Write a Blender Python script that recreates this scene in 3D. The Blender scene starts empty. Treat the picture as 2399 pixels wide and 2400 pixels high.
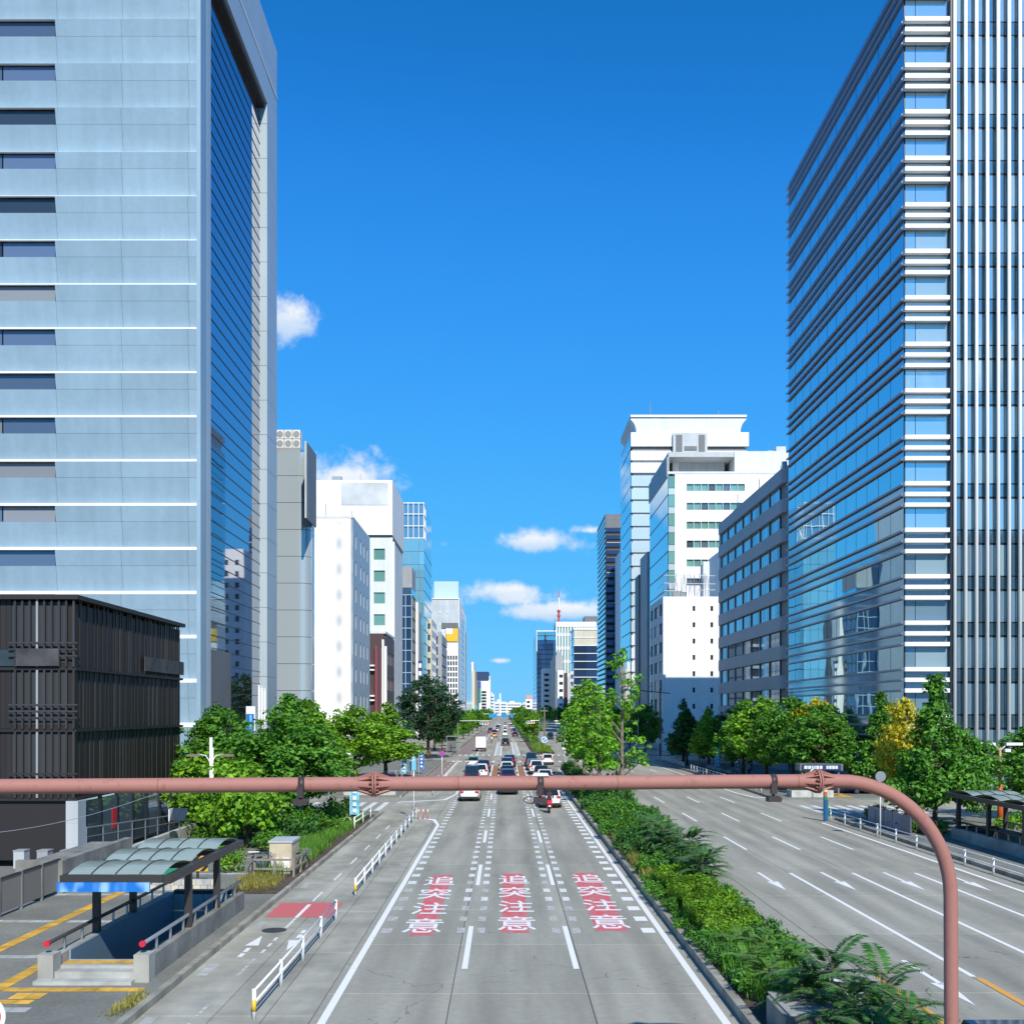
import bpy, math, random
import numpy as np
from mathutils import Vector, Matrix

random.seed(7)
rad = math.radians
SC = bpy.context.scene
COL = SC.collection

# ------------------------------------------------------------------ camera
EYE = 7.5                                   # standing on a footbridge
cam_d = bpy.data.cameras.new('camera')
cam_d.sensor_width = 36.0
cam_d.lens = 37.52
cam_d.shift_x = 0.0071
cam_d.shift_y = 0.195
cam_d.clip_start = 0.1
cam_d.clip_end = 20000
cam = bpy.data.objects.new('camera', cam_d)
COL.objects.link(cam)
cam.location = (0, 0, EYE)
cam.rotation_euler = (rad(90), 0, 0)
SC.camera = cam

# ------------------------------------------------------------------ sun and sky
SUN_AZ, SUN_EL = 15.0, 39.2                 # behind the camera, a little to the right
S = Vector((math.sin(rad(SUN_AZ)) * math.cos(rad(SUN_EL)), -math.cos(rad(SUN_AZ)) * math.cos(rad(SUN_EL)), math.sin(rad(SUN_EL))))
sun_d = bpy.data.lights.new('sun', 'SUN')
sun_d.energy = 5.0
sun_d.angle = rad(0.53)
sun_d.color = (1.0, 0.94, 0.82)
sun = bpy.data.objects.new('sun', sun_d)
COL.objects.link(sun)
sun.rotation_euler = S.to_track_quat('Z', 'Y').to_euler()

SC.view_settings.view_transform = 'Standard'
SC.view_settings.look = 'None'
SC.view_settings.exposure = 0.0
SC.view_settings.gamma = 1.0
SC.view_settings.use_curve_mapping = False
SC.render.engine = 'CYCLES'
SC.cycles.use_denoising = True
SC.cycles.max_bounces = 6
SC.cycles.diffuse_bounces = 3
SC.cycles.glossy_bounces = 4
SC.cycles.transmission_bounces = 4
SC.cycles.caustics_reflective = False
SC.cycles.caustics_refractive = False

world = bpy.data.worlds.new('World')
SC.world = world
world.use_nodes = True


def build_world():
    nt = world.node_tree
    nt.nodes.clear()
    N = lambda t: nt.nodes.new(t)
    L = nt.links.new
    out = N('ShaderNodeOutputWorld')
    bg = N('ShaderNodeBackground')
    bg.inputs['Strength'].default_value = 0.1
    L(bg.outputs[0], out.inputs[0])
    sky = N('ShaderNodeTexSky')
    sky.sky_type = 'NISHITA'
    sky.sun_disc = False
    sky.sun_elevation = rad(SUN_EL)
    sky.sun_rotation = rad(180 - SUN_AZ)
    sky.altitude = 100
    sky.air_density = 1.0
    sky.dust_density = 0.1
    sky.ozone_density = 4.0
    # grade the physical sky towards the photograph's deep polarised blue (one curve per channel, whole dome)
    sc_ = N('ShaderNodeVectorMath')
    sc_.operation = 'SCALE'
    sc_.inputs['Scale'].default_value = 0.1
    L(sky.outputs[0], sc_.inputs[0])
    cv = N('ShaderNodeRGBCurve')
    tabs = [[(0, 0), (.083, .011), (.12, .028), (.184, .050), (.311, .085), (.594, .14), (.843, .175), (1, .20)],
            [(0, 0), (.152, .176), (.215, .275), (.319, .37), (.503, .475), (.782, .55), (.872, .575), (1, .60)],
            [(0, 0), (.294, .56), (.399, .82), (.544, .95), (.69, .985), (.81, .995), (1, 1.0)]]
    for ci, pts in enumerate(tabs):
        c = cv.mapping.curves[ci]
        c.points[0].location = pts[0]
        c.points[1].location = pts[-1]
        for p in pts[1:-1]:
            c.points.new(*p)
    cv.mapping.update()
    L(sc_.outputs[0], cv.inputs['Color'])
    hs = N('ShaderNodeVectorMath')
    hs.operation = 'SCALE'
    hs.inputs['Scale'].default_value = 10.0
    L(cv.outputs[0], hs.inputs[0])
    geo = N('ShaderNodeTexCoord')
    GEN = geo.outputs['Generated']

    def math_(op, a, b=None, c=None):
        m = N('ShaderNodeMath')
        m.operation = op
        for i, v in enumerate((a, b, c)):
            if v is None:
                continue
            if isinstance(v, (int, float)):
                m.inputs[i].default_value = v
            else:
                L(v, m.inputs[i])
        return m.outputs[0]
    n1 = N('ShaderNodeTexNoise')
    n1.inputs['Scale'].default_value = 30
    n1.inputs['Detail'].default_value = 6
    n1.inputs['Roughness'].default_value = 0.6
    L(GEN, n1.inputs['Vector'])
    nn = math_('MULTIPLY_ADD', n1.outputs[0], 2.1, -1.05)
    # clouds: bearing (deg right of +Y), elevation (deg), half width, half height (radians), threshold shift
    clouds = [(-11.9, 19.7, .040, .027, .08), (-8.3, 11.7, .062, .036, .12), (1.6, 8.95, .072, .016, .0), (4.6, 9.6, .045, .009, -.35),
              (0.0, 6.25, .066, .0165, .08), (2.9, 5.3, .078, .0135, .05), (-0.3, 2.7, .014, .005, -.2),
              (-37, 33, .07, .035, .0), (-58, 18, .15, .045, .05), (-105, 22, .16, .06, .05), (62, 16, .16, .05, .05), (150, 16, .2, .06, .05)]
    best = None
    shade = None
    for az, el, rx, ry, sh0 in clouds:
        a, e = rad(az), rad(el)
        c = Vector((math.sin(a) * math.cos(e), math.cos(a) * math.cos(e), math.sin(e)))
        r = Vector((math.cos(a), -math.sin(a), 0))
        u = r.cross(c)
        rot = Matrix((r, c, u)).transposed().to_euler()
        mp = N('ShaderNodeMapping')
        mp.vector_type = 'TEXTURE'
        mp.inputs['Location'].default_value = c
        mp.inputs['Rotation'].default_value = rot
        mp.inputs['Scale'].default_value = (rx, rx * 2, ry)
        L(GEN, mp.inputs['Vector'])
        ln = N('ShaderNodeVectorMath')
        ln.operation = 'LENGTH'
        L(mp.outputs[0], ln.inputs[0])
        f = math_('SUBTRACT', 0.9 + sh0, ln.outputs['Value'])
        sp = N('ShaderNodeSeparateXYZ')
        L(mp.outputs[0], sp.inputs[0])
        # flat underside
        f = math_('MULTIPLY_ADD', math_('MINIMUM', sp.outputs[2], 0.0), 0.35, f)
        best = f if best is None else math_('MAXIMUM', best, f)
        w = math_('MULTIPLY', math_('MAXIMUM', math_('ADD', f, 0.5), 0.0), sp.outputs[2])
        shade = w if shade is None else math_('ADD', shade, w)
    mr = N('ShaderNodeMapRange')
    mr.interpolation_type = 'SMOOTHSTEP'
    mr.inputs['From Min'].default_value = 0.0
    mr.inputs['From Max'].default_value = 0.7
    mr.inputs['To Max'].default_value = 0.95
    L(math_('ADD', best, nn), mr.inputs['Value'])
    total = math_('MULTIPLY', mr.outputs[0], math_('GREATER_THAN', best, -0.55))
    ramp = N('ShaderNodeMapRange')
    ramp.inputs['From Min'].default_value = -0.5
    ramp.inputs['From Max'].default_value = 0.42
    L(math_('MULTIPLY_ADD', nn, 0.35, shade), ramp.inputs['Value'])
    cc = N('ShaderNodeMix')
    cc.data_type = 'RGBA'
    cc.inputs[6].default_value = (4.6, 6.6, 9.4, 1)
    cc.inputs[7].default_value = (9.2, 9.6, 10.0, 1)
    L(ramp.outputs[0], cc.inputs[0])
    mx = N('ShaderNodeMix')
    mx.data_type = 'RGBA'
    L(total, mx.inputs[0])
    L(hs.outputs[0], mx.inputs[6])
    L(cc.outputs[2], mx.inputs[7])
    L(mx.outputs[2], bg.inputs['Color'])
    world.cycles.sampling_method = 'MANUAL'
    world.cycles.sample_map_resolution = 256


build_world()

# ------------------------------------------------------------------ materials
MATS = {}


def mat(name, col, rough=0.6, metal=0.0, var=0.0, vscale=0.5, rand=0.0, bump=0.0, bscale=12.0, spec=0.5, stretch=None, island=0.0,
        trans=0.0, var2=0.0, v2scale=6.0):
    if name in MATS:
        return MATS[name]
    m = bpy.data.materials.new(name)
    MATS[name] = m
    m.use_nodes = True
    nt = m.node_tree
    p = nt.nodes['Principled BSDF']
    L = nt.links.new
    p.inputs['Roughness'].default_value = rough
    p.inputs['Metallic'].default_value = metal
    p.inputs['Specular IOR Level'].default_value = spec
    p.inputs['Base Color'].default_value = (*col, 1)
    geo = None
    fac = None

    def pos(st):
        nonlocal geo
        if geo is None:
            geo = nt.nodes.new('ShaderNodeNewGeometry')
        if st is None:
            return geo.outputs['Position']
        vm = nt.nodes.new('ShaderNodeVectorMath')
        vm.operation = 'MULTIPLY'
        vm.inputs[1].default_value = st
        L(geo.outputs['Position'], vm.inputs[0])
        return vm.outputs[0]

    def mul(a, b):
        if a is None:
            return b
        q = nt.nodes.new('ShaderNodeMath')
        q.operation = 'MULTIPLY'
        L(a, q.inputs[0])
        L(b, q.inputs[1])
        return q.outputs[0]

    def rng(src, lo, hi, f0=0.3, f1=0.7):
        r = nt.nodes.new('ShaderNodeMapRange')
        r.inputs['From Min'].default_value = f0
        r.inputs['From Max'].default_value = f1
        r.inputs['To Min'].default_value = lo
        r.inputs['To Max'].default_value = hi
        L(src, r.inputs['Value'])
        return r.outputs[0]

    def noise(scale, st, detail=5):
        n = nt.nodes.new('ShaderNodeTexNoise')
        n.inputs['Scale'].default_value = scale
        n.inputs['Detail'].default_value = detail
        L(pos(st), n.inputs['Vector'])
        return n.outputs[0]
    if var:
        fac = mul(fac, rng(noise(vscale, stretch), 1 - var, 1 + var))
    if var2:
        fac = mul(fac, rng(noise(v2scale, None, 3), 1 - var2, 1 + var2))
    if rand:
        oi = nt.nodes.new('ShaderNodeObjectInfo')
        fac = mul(fac, rng(oi.outputs['Random'], 1 - rand, 1 + rand, 0, 1))
    if island:
        geo = geo or nt.nodes.new('ShaderNodeNewGeometry')
        fac = mul(fac, rng(geo.outputs['Random Per Island'], 1 - island, 1 + island, 0, 1))
    if fac is not None:
        h = nt.nodes.new('ShaderNodeHueSaturation')
        h.inputs['Color'].default_value = (*col, 1)
        L(fac, h.inputs['Value'])
        if island:
            hv = rng(geo.outputs['Random Per Island'], 0.515, 0.485, 0, 1)
            L(hv, h.inputs['Hue'])
        L(h.outputs[0], p.inputs['Base Color'])
    if bump:
        b = nt.nodes.new('ShaderNodeBump')
        b.inputs['Strength'].default_value = bump
        b.inputs['Distance'].default_value = 0.02
        L(noise(bscale, None), b.inputs['Height'])
        L(b.outputs[0], p.inputs['Normal'])
    if trans:
        tr = nt.nodes.new('ShaderNodeBsdfTranslucent')
        src = p.inputs['Base Color'].links[0].from_socket if p.inputs['Base Color'].links else None
        if src:
            g = nt.nodes.new('ShaderNodeMix')
            g.data_type = 'RGBA'
            g.blend_type = 'MULTIPLY'
            g.inputs[0].default_value = 1.0
            g.inputs[7].default_value = (1.25, 1.35, 0.5, 1)
            L(src, g.inputs[6])
            L(g.outputs[2], tr.inputs['Color'])
        ms = nt.nodes.new('ShaderNodeMixShader')
        ms.inputs[0].default_value = trans
        L(p.outputs[0], ms.inputs[1])
        L(tr.outputs[0], ms.inputs[2])
        L(ms.outputs[0], nt.nodes['Material Output'].inputs['Surface'])
    return m


def add_joints(m, w, h, dark=.86, size=.012, streak=.10):
    """fine panel or tile joints and faint vertical rain streaks on a wall material"""
    nt = m.node_tree
    p = nt.nodes['Principled BSDF']
    L = nt.links.new
    g = nt.nodes.new('ShaderNodeNewGeometry')
    sx = nt.nodes.new('ShaderNodeSeparateXYZ')
    L(g.outputs['Position'], sx.inputs[0])
    ad = nt.nodes.new('ShaderNodeMath')
    ad.operation = 'ADD'
    L(sx.outputs[0], ad.inputs[0])
    L(sx.outputs[1], ad.inputs[1])
    cb = nt.nodes.new('ShaderNodeCombineXYZ')
    L(ad.outputs[0], cb.inputs[0])
    L(sx.outputs[2], cb.inputs[1])
    br = nt.nodes.new('ShaderNodeTexBrick')
    br.offset = 0.0
    br.inputs['Scale'].default_value = 1.0
    br.inputs['Brick Width'].default_value = w
    br.inputs['Row Height'].default_value = h
    br.inputs['Mortar Size'].default_value = size
    br.inputs['Color1'].default_value = (1, 1, 1, 1)
    br.inputs['Color2'].default_value = (.955, .955, .955, 1)
    br.inputs['Mortar'].default_value = (dark, dark, dark, 1)
    L(cb.outputs[0], br.inputs['Vector'])
    mp = nt.nodes.new('ShaderNodeVectorMath')
    mp.operation = 'MULTIPLY'
    mp.inputs[1].default_value = (1.1, 1.1, .05)
    L(g.outputs['Position'], mp.inputs[0])
    n = nt.nodes.new('ShaderNodeTexNoise')
    n.inputs['Scale'].default_value = 1.0
    n.inputs['Detail'].default_value = 4
    L(mp.outputs[0], n.inputs['Vector'])
    r = nt.nodes.new('ShaderNodeMapRange')
    r.inputs['From Min'].default_value = .35
    r.inputs['From Max'].default_value = .65
    r.inputs['To Min'].default_value = 1 - streak
    r.inputs['To Max'].default_value = 1
    L(n.outputs[0], r.inputs['Value'])
    old = p.inputs['Base Color'].links[0].from_socket if p.inputs['Base Color'].links else None
    m1 = nt.nodes.new('ShaderNodeMix')
    m1.data_type = 'RGBA'
    m1.blend_type = 'MULTIPLY'
    m1.inputs[0].default_value = 1
    if old:
        L(old, m1.inputs[6])
    else:
        m1.inputs[6].default_value = p.inputs['Base Color'].default_value
    L(br.outputs['Color'], m1.inputs[7])
    m2 = nt.nodes.new('ShaderNodeMix')
    m2.data_type = 'RGBA'
    m2.blend_type = 'MULTIPLY'
    m2.inputs[0].default_value = 1
    L(m1.outputs[2], m2.inputs[6])
    L(r.outputs[0], m2.inputs[7])
    L(m2.outputs[2], p.inputs['Base Color'])


def add_tracks(m, centre, period, amt=.16):
    """tyre-darkened wheel tracks along the lanes, and hairline cracks"""
    nt = m.node_tree
    p = nt.nodes['Principled BSDF']
    L = nt.links.new
    g = nt.nodes.new('ShaderNodeNewGeometry')
    sx = nt.nodes.new('ShaderNodeSeparateXYZ')
    L(g.outputs['Position'], sx.inputs[0])

    def M(op, a, b=None, c=None):
        q = nt.nodes.new('ShaderNodeMath')
        q.operation = op
        for i, v in enumerate((a, b, c)):
            if v is None:
                continue
            if isinstance(v, (int, float)):
                q.inputs[i].default_value = v
            else:
                L(v, q.inputs[i])
        return q.outputs[0]
    w = M('COSINE', M('MULTIPLY', M('SUBTRACT', sx.outputs[0], centre), 2 * math.pi / period))
    mp = nt.nodes.new('ShaderNodeVectorMath')
    mp.operation = 'MULTIPLY'
    mp.inputs[1].default_value = (.9, .05, 1)
    L(g.outputs['Position'], mp.inputs[0])
    n = nt.nodes.new('ShaderNodeTexNoise')
    n.inputs['Scale'].default_value = 1.0
    n.inputs['Detail'].default_value = 5
    L(mp.outputs[0], n.inputs['Vector'])
    f = M('SUBTRACT', 1.0, M('MULTIPLY', M('MULTIPLY_ADD', w, .5, .5), M('MULTIPLY', n.outputs[0], amt * 2)))
    vo = nt.nodes.new('ShaderNodeTexVoronoi')
    vo.feature = 'DISTANCE_TO_EDGE'
    vo.inputs['Scale'].default_value = .16
    nz = nt.nodes.new('ShaderNodeTexNoise')
    nz.inputs['Scale'].default_value = .9
    nz.inputs['Detail'].default_value = 6
    L(g.outputs['Position'], nz.inputs['Vector'])
    mv = nt.nodes.new('ShaderNodeVectorMath')
    mv.operation = 'MULTIPLY_ADD'
    mv.inputs[1].default_value = (1.6, 1.6, 0)
    L(nz.outputs['Color'], mv.inputs[0])
    L(g.outputs['Position'], mv.inputs[2])
    L(mv.outputs[0], vo.inputs['Vector'])
    cr = M('MULTIPLY', M('LESS_THAN', vo.outputs['Distance'], .0022), M('GREATER_THAN', nz.outputs[0], .52))
    f = M('MULTIPLY', f, M('SUBTRACT', 1.0, M('MULTIPLY', cr, .42)))
    old = p.inputs['Base Color'].links[0].from_socket
    m1 = nt.nodes.new('ShaderNodeMix')
    m1.data_type = 'RGBA'
    m1.blend_type = 'MULTIPLY'
    m1.inputs[0].default_value = 1
    L(old, m1.inputs[6])
    L(f, m1.inputs[7])
    L(m1.outputs[2], p.inputs['Base Color'])


def glass(name, col, metal=0.75, rough=0.03, wave=0.0, wscale=0.35, rand=0.0):
    m = mat(name, col, rough=rough, metal=metal, rand=rand, spec=0.8)
    if wave:
        nt = m.node_tree
        p = nt.nodes['Principled BSDF']
        n = nt.nodes.new('ShaderNodeTexNoise')
        n.inputs['Scale'].default_value = wscale
        n.inputs['Detail'].default_value = 1.0
        g = nt.nodes.new('ShaderNodeNewGeometry')
        nt.links.new(g.outputs['Position'], n.inputs['Vector'])
        b = nt.nodes.new('ShaderNodeBump')
        b.inputs['Strength'].default_value = wave
        b.inputs['Distance'].default_value = 0.06
        nt.links.new(n.outputs[0], b.inputs['Height'])
        nt.links.new(b.outputs[0], p.inputs['Normal'])
    return m


def paint_mat(name, col, under, wear=0.45, scale=3.0):
    """road paint that has worn through to the concrete in patches"""
    if name in MATS:
        return MATS[name]
    m = mat(name, col, rough=0.7)
    nt = m.node_tree
    p = nt.nodes['Principled BSDF']
    g = nt.nodes.new('ShaderNodeNewGeometry')
    n = nt.nodes.new('ShaderNodeTexNoise')
    n.inputs['Scale'].default_value = scale
    n.inputs['Detail'].default_value = 8
    n.inputs['Roughness'].default_value = 0.7
    nt.links.new(g.outputs['Position'], n.inputs['Vector'])
    r = nt.nodes.new('ShaderNodeMapRange')
    r.inputs['From Min'].default_value = wear - 0.06
    r.inputs['From Max'].default_value = wear + 0.06
    nt.links.new(n.outputs[0], r.inputs['Value'])
    x = nt.nodes.new('ShaderNodeMix')
    x.data_type = 'RGBA'
    x.inputs[6].default_value = (*under, 1)
    x.inputs[7].default_value = (*col, 1)
    nt.links.new(r.outputs[0], x.inputs[0])
    nt.links.new(x.outputs[2], p.inputs['Base Color'])
    return m


# ------------------------------------------------------------------ object helpers
ORG = {}


def org(parent):
    return ORG.get(parent.name, (0, 0, 0)) if parent else (0, 0, 0)


def props(o, label=None, cat=None, group=None, kind=None):
    if label:
        o['label'] = label
    if cat:
        o['category'] = cat
    if group:
        o['group'] = group
    if kind:
        o['kind'] = kind
    return o


def top(name, label, cat, loc=(0, 0, 0), group=None):
    o = bpy.data.objects.new(name, None)
    o.empty_display_size = 0.3
    COL.objects.link(o)
    o.location = loc
    ORG[o.name] = tuple(loc)
    return props(o, label, cat, group)


def link(name, me, parent=None, loc=(0, 0, 0)):
    o = bpy.data.objects.new(name, me)
    COL.objects.link(o)
    if parent is not None:
        o.parent = parent
    o.location = loc
    return o


_cubes = {}


def piece(name, x0, x1, y0, y1, z0, z1, m, parent=None):
    """one plain block, sharing one mesh per material"""
    me = _cubes.get(m.name)
    if me is None:
        v = [(x, y, z) for x in (-.5, .5) for y in (-.5, .5) for z in (-.5, .5)]
        f = [(0, 1, 3, 2), (4, 6, 7, 5), (0, 4, 5, 1), (2, 3, 7, 6), (0, 2, 6, 4), (1, 5, 7, 3)]
        me = bpy.data.meshes.new('block_' + m.name)
        me.from_pydata(v, [], f)
        me.materials.append(m)
        _cubes[m.name] = me
    q = org(parent)
    o = link(name, me, parent, ((x0 + x1) / 2 - q[0], (y0 + y1) / 2 - q[1], (z0 + z1) / 2 - q[2]))
    o.scale = (abs(x1 - x0), abs(y1 - y0), abs(z1 - z0))
    return o


class MB:
    """collects faces of ONE piece"""

    def __init__(s):
        s.v, s.f, s.mi = [], [], []

    def poly(s, pts, mi=0):
        b = len(s.v)
        s.v += [tuple(p) for p in pts]
        s.f.append(tuple(range(b, b + len(pts))))
        s.mi.append(mi)
        return s

    def box(s, x0, x1, y0, y1, z0, z1, mi=0):
        b = len(s.v)
        s.v += [(x, y, z) for x in (x0, x1) for y in (y0, y1) for z in (z0, z1)]
        for q in ((0, 1, 3, 2), (4, 6, 7, 5), (0, 4, 5, 1), (2, 3, 7, 6), (0, 2, 6, 4), (1, 5, 7, 3)):
            s.f.append(tuple(b + i for i in q))
            s.mi.append(mi)
        return s

    def prism(s, pts, axis, a0, a1, mi=0):
        """pts 2D outline; axis 'x','y','z' = extrusion direction; outline in the other two (order xyz)"""
        def mk(p, a):
            return {'x': (a, p[0], p[1]), 'y': (p[0], a, p[1]), 'z': (p[0], p[1], a)}[axis]
        n = len(pts)
        b = len(s.v)
        s.v += [mk(p, a0) for p in pts] + [mk(p, a1) for p in pts]
        s.f.append(tuple(range(b, b + n)))
        s.f.append(tuple(range(b + 2 * n - 1, b + n - 1, -1)))
        s.mi += [mi, mi]
        for i in range(n):
            j = (i + 1) % n
            s.f.append((b + i, b + n + i, b + n + j, b + j))
            s.mi.append(mi)
        return s

    def tube(s, pts, r, n=10, mi=0, caps=True):
        pts = [Vector(p) for p in pts]
        rs = r if isinstance(r, (list, tuple)) else [r] * len(pts)
        rings = []
        prev = None
        for i, p in enumerate(pts):
            d = (pts[min(i + 1, len(pts) - 1)] - pts[max(i - 1, 0)]).normalized()
            if prev is None:
                a = d.orthogonal().normalized()
            else:
                a = (prev - d * prev.dot(d)).normalized()
            prev = a
            b_ = d.cross(a)
            b = len(s.v)
            for k in range(n):
                t = 2 * math.pi * k / n
                s.v.append(tuple(p + (a * math.cos(t) + b_ * math.sin(t)) * rs[i]))
            rings.append(b)
        for i in range(len(rings) - 1):
            for k in range(n):
                j = (k + 1) % n
                s.f.append((rings[i] + k, rings[i] + j, rings[i + 1] + j, rings[i + 1] + k))
                s.mi.append(mi)
        if caps:
            s.f.append(tuple(rings[0] + k for k in range(n - 1, -1, -1)))
            s.f.append(tuple(rings[-1] + k for k in range(n)))
            s.mi += [mi, mi]
        return s

    def disc(s, c, nrm, r, th, n=24, mi=0):
        c, nrm = Vector(c), Vector(nrm).normalized()
        return s.tube([c - nrm * th / 2, c + nrm * th / 2], r, n, mi)

    def mesh(s, name, mats, smooth=False):
        me = bpy.data.meshes.new(name)
        me.from_pydata(s.v, [], s.f)
        for m in (mats if isinstance(mats, (list, tuple)) else [mats]):
            me.materials.append(m)
        if any(s.mi):
            me.polygons.foreach_set('material_index', s.mi)
        if smooth:
            me.polygons.foreach_set('use_smooth', [len(p) <= 4 for p in s.f])
        return me

    def build(s, name, mats, parent=None, smooth=False):
        q = org(parent)
        if q != (0, 0, 0):
            s.v = [(a - q[0], b - q[1], c - q[2]) for a, b, c in s.v]
        o = link(name, s.mesh(name, mats, smooth), parent)
        if parent is not None:
            ORG[o.name] = q
        return o


class Proto:
    """a thing built once around its own origin: (part name, mesh, parent index or None)"""

    def __init__(s):
        s.parts = []

    def add(s, name, mb, mats, smooth=False, under=None):
        me = mb.mesh(name, mats, smooth) if isinstance(mb, MB) else mb
        s.parts.append((name, me, under))
        return len(s.parts) - 1

    def spawn(s, name, label, cat, loc, rotz=0.0, group=None, scale=1.0, paint=None):
        t = top(name, label, cat, loc, group)
        t.rotation_euler = (0, 0, rotz)
        t.scale = scale if isinstance(scale, (tuple, list)) else (scale,) * 3
        made = []
        for pn, me, un in s.parts:
            o = link(pn, me, t if un is None else made[un])
            made.append(o)
            if paint and pn in paint:
                o.material_slots[0].link = 'OBJECT'
                o.material_slots[0].material = paint[pn]
        return t


def facade(parent, face, pos, a0, a1, z0, z1, cols, rows, wall, pane, depth=0.3, proud=0.0, pier_name='pier', band_name='spandrel'):
    """bands and piers standing in front of set-back window panes; face: 'front' (-Y at y=pos), 'east' (+X), 'west' (-X at x=pos)"""
    def blk(name, a, b, d0, d1, za, zb, m):
        if face == 'front':
            piece(name, a, b, pos + d0, pos + d1, za, zb, m, parent)
        elif face == 'east':
            piece(name, pos - d1, pos - d0, a, b, za, zb, m, parent)
        else:
            piece(name, pos + d0, pos + d1, a, b, za, zb, m, parent)
    zs = [z0] + [z for r in rows for z in r] + [z1]
    for i in range(0, len(zs), 2):
        if zs[i + 1] - zs[i] > 0.02:
            blk(band_name, a0, a1, -proud, depth, zs[i], zs[i + 1], wall)
    xs = [a0] + [a for c in cols for a in c] + [a1]
    for i in range(0, len(xs), 2):
        if xs[i + 1] - xs[i] > 0.02:
            blk(pier_name, xs[i], xs[i + 1], 0.004, depth - 0.004, z0, z1, wall)
    for (za, zb) in rows:
        for (a, b) in cols:
            blk('window', a, b, depth - 0.06, depth - 0.005, za, zb, pane[random.randrange(len(pane))] if isinstance(pane, list) else pane)


ORD = 'first second third fourth fifth sixth seventh eighth ninth tenth eleventh twelfth thirteenth fourteenth fifteenth sixteenth seventeenth eighteenth nineteenth twentieth twenty-first twenty-second twenty-third twenty-fourth twenty-fifth twenty-sixth twenty-seventh twenty-eighth twenty-ninth thirtieth'.split()


def grid(a0, a1, n, gap):
    w = (a1 - a0 - gap * (n + 1)) / n
    return [(a0 + gap + i * (w + gap), a0 + gap + i * (w + gap) + w) for i in range(n)]
# ------------------------------------------------------------------ shared materials
CONC = (0.355, 0.348, 0.29)
M_slab = mat('road_concrete', CONC, rough=0.85, var=0.16, vscale=1.2, stretch=(1, 0.10, 1), rand=0.06, var2=0.06, v2scale=4, bump=0.15, bscale=40, spec=0.25)
M_slab_on = mat('oncoming_concrete', CONC, rough=0.85, var=0.16, vscale=1.2, stretch=(1, 0.10, 1), rand=0.06, var2=0.06, v2scale=4, bump=0.15, bscale=40, spec=0.25)
add_tracks(M_slab, .45 + .8, 1.625)
add_tracks(M_slab_on, 11.75 + .75, 1.46)
M_slab2 = mat('path_concrete', (0.345, 0.34, 0.285), rough=0.85, var=0.25, vscale=0.6, stretch=(1, .3, 1), rand=0.08, var2=0.14, v2scale=1.1, bump=0.15, bscale=40, spec=0.25)
M_joint = mat('joint_tar', (0.045, 0.045, 0.045), rough=0.9)
M_asph = mat('asphalt', (0.33, 0.32, 0.265), rough=0.9, var=0.25, vscale=0.5, stretch=(1, .08, 1), var2=0.1, v2scale=3, spec=0.2)
M_pave = mat('pavement_asphalt', (0.205, 0.21, 0.185), rough=0.9, var=0.2, vscale=0.4, var2=0.12, v2scale=9, bump=0.2, bscale=60, spec=0.2)
M_ground = mat('ground_grey', (0.17, 0.17, 0.16), rough=0.95, var=0.2, vscale=0.05)
M_kerb = mat('kerb_concrete', (0.30, 0.29, 0.24), rough=0.9, var=0.3, vscale=1.2, rand=0.15, bump=0.3, bscale=20)
M_white = paint_mat('white_road_paint', (0.82, 0.83, 0.82), CONC, wear=0.33, scale=4)
M_white_worn = paint_mat('worn_white_paint', (0.72, 0.74, 0.72), CONC, wear=0.41, scale=5)
M_white_faint = paint_mat('faint_white_paint', (0.55, 0.56, 0.55), CONC, wear=0.50, scale=6)
M_orange = paint_mat('orange_road_paint', (0.78, 0.36, 0.05), CONC, wear=0.36, scale=5)
M_red = paint_mat('red_road_paint', (0.68, 0.11, 0.12), (0.42, 0.27, 0.24), wear=0.46, scale=3.0)
M_redpath = paint_mat('red_path_paint', (0.60, 0.14, 0.14), (0.40, 0.18, 0.17), wear=0.40, scale=2.2)
M_rust = paint_mat('ochre_road_paint', (0.36, 0.17, 0.06), CONC, wear=0.38, scale=2.0)
M_tact = mat('tactile_yellow', (0.62, 0.36, 0.05), rough=0.8, var=0.3, vscale=2, rand=0.18)
M_pale = mat('pale_paving_stone', (0.42, 0.43, 0.40), rough=0.85, var=0.2, vscale=2, rand=0.12)
M_conc = mat('wall_concrete', (0.33, 0.33, 0.30), rough=0.9, var=0.28, vscale=0.8, bump=0.25, bscale=25)
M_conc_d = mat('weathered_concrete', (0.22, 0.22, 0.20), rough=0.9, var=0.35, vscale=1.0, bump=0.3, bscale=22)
M_soil = mat('soil', (0.085, 0.06, 0.042), rough=1.0, var=0.4, vscale=2.5, bump=0.5, bscale=18)
M_wmetal = mat('white_enamel', (0.78, 0.79, 0.79), rough=0.45, var=0.08, vscale=3)
M_gmetal = mat('galvanised_steel', (0.42, 0.44, 0.45), rough=0.4, metal=0.7)
M_dmetal = mat('dark_bronze_metal', (0.055, 0.052, 0.05), rough=0.45, metal=0.3)
M_black = mat('black_rubber', (0.02, 0.02, 0.022), rough=0.7)


def setting(o, label=None):
    return props(o, label=label, kind='structure')


# ------------------------------------------------------------------ ground and road beds
HX0, HX1, HY0, HY1 = -12.3, -10.0, 30.2, 39.8        # stair well of the underground entrance
g = MB()
FAR = 9000
for x0, x1, y0, y1 in ((-FAR, HX0, -300, FAR), (HX1, FAR, -300, FAR), (HX0, HX1, -300, HY0), (HX0, HX1, HY1, FAR)):
    g.poly([(x0, y0, -.2), (x1, y0, -.2), (x1, y1, -.2), (x0, y1, -.2)])
setting(g.build('ground', M_ground), 'grey city ground reaching to the horizon')

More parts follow.
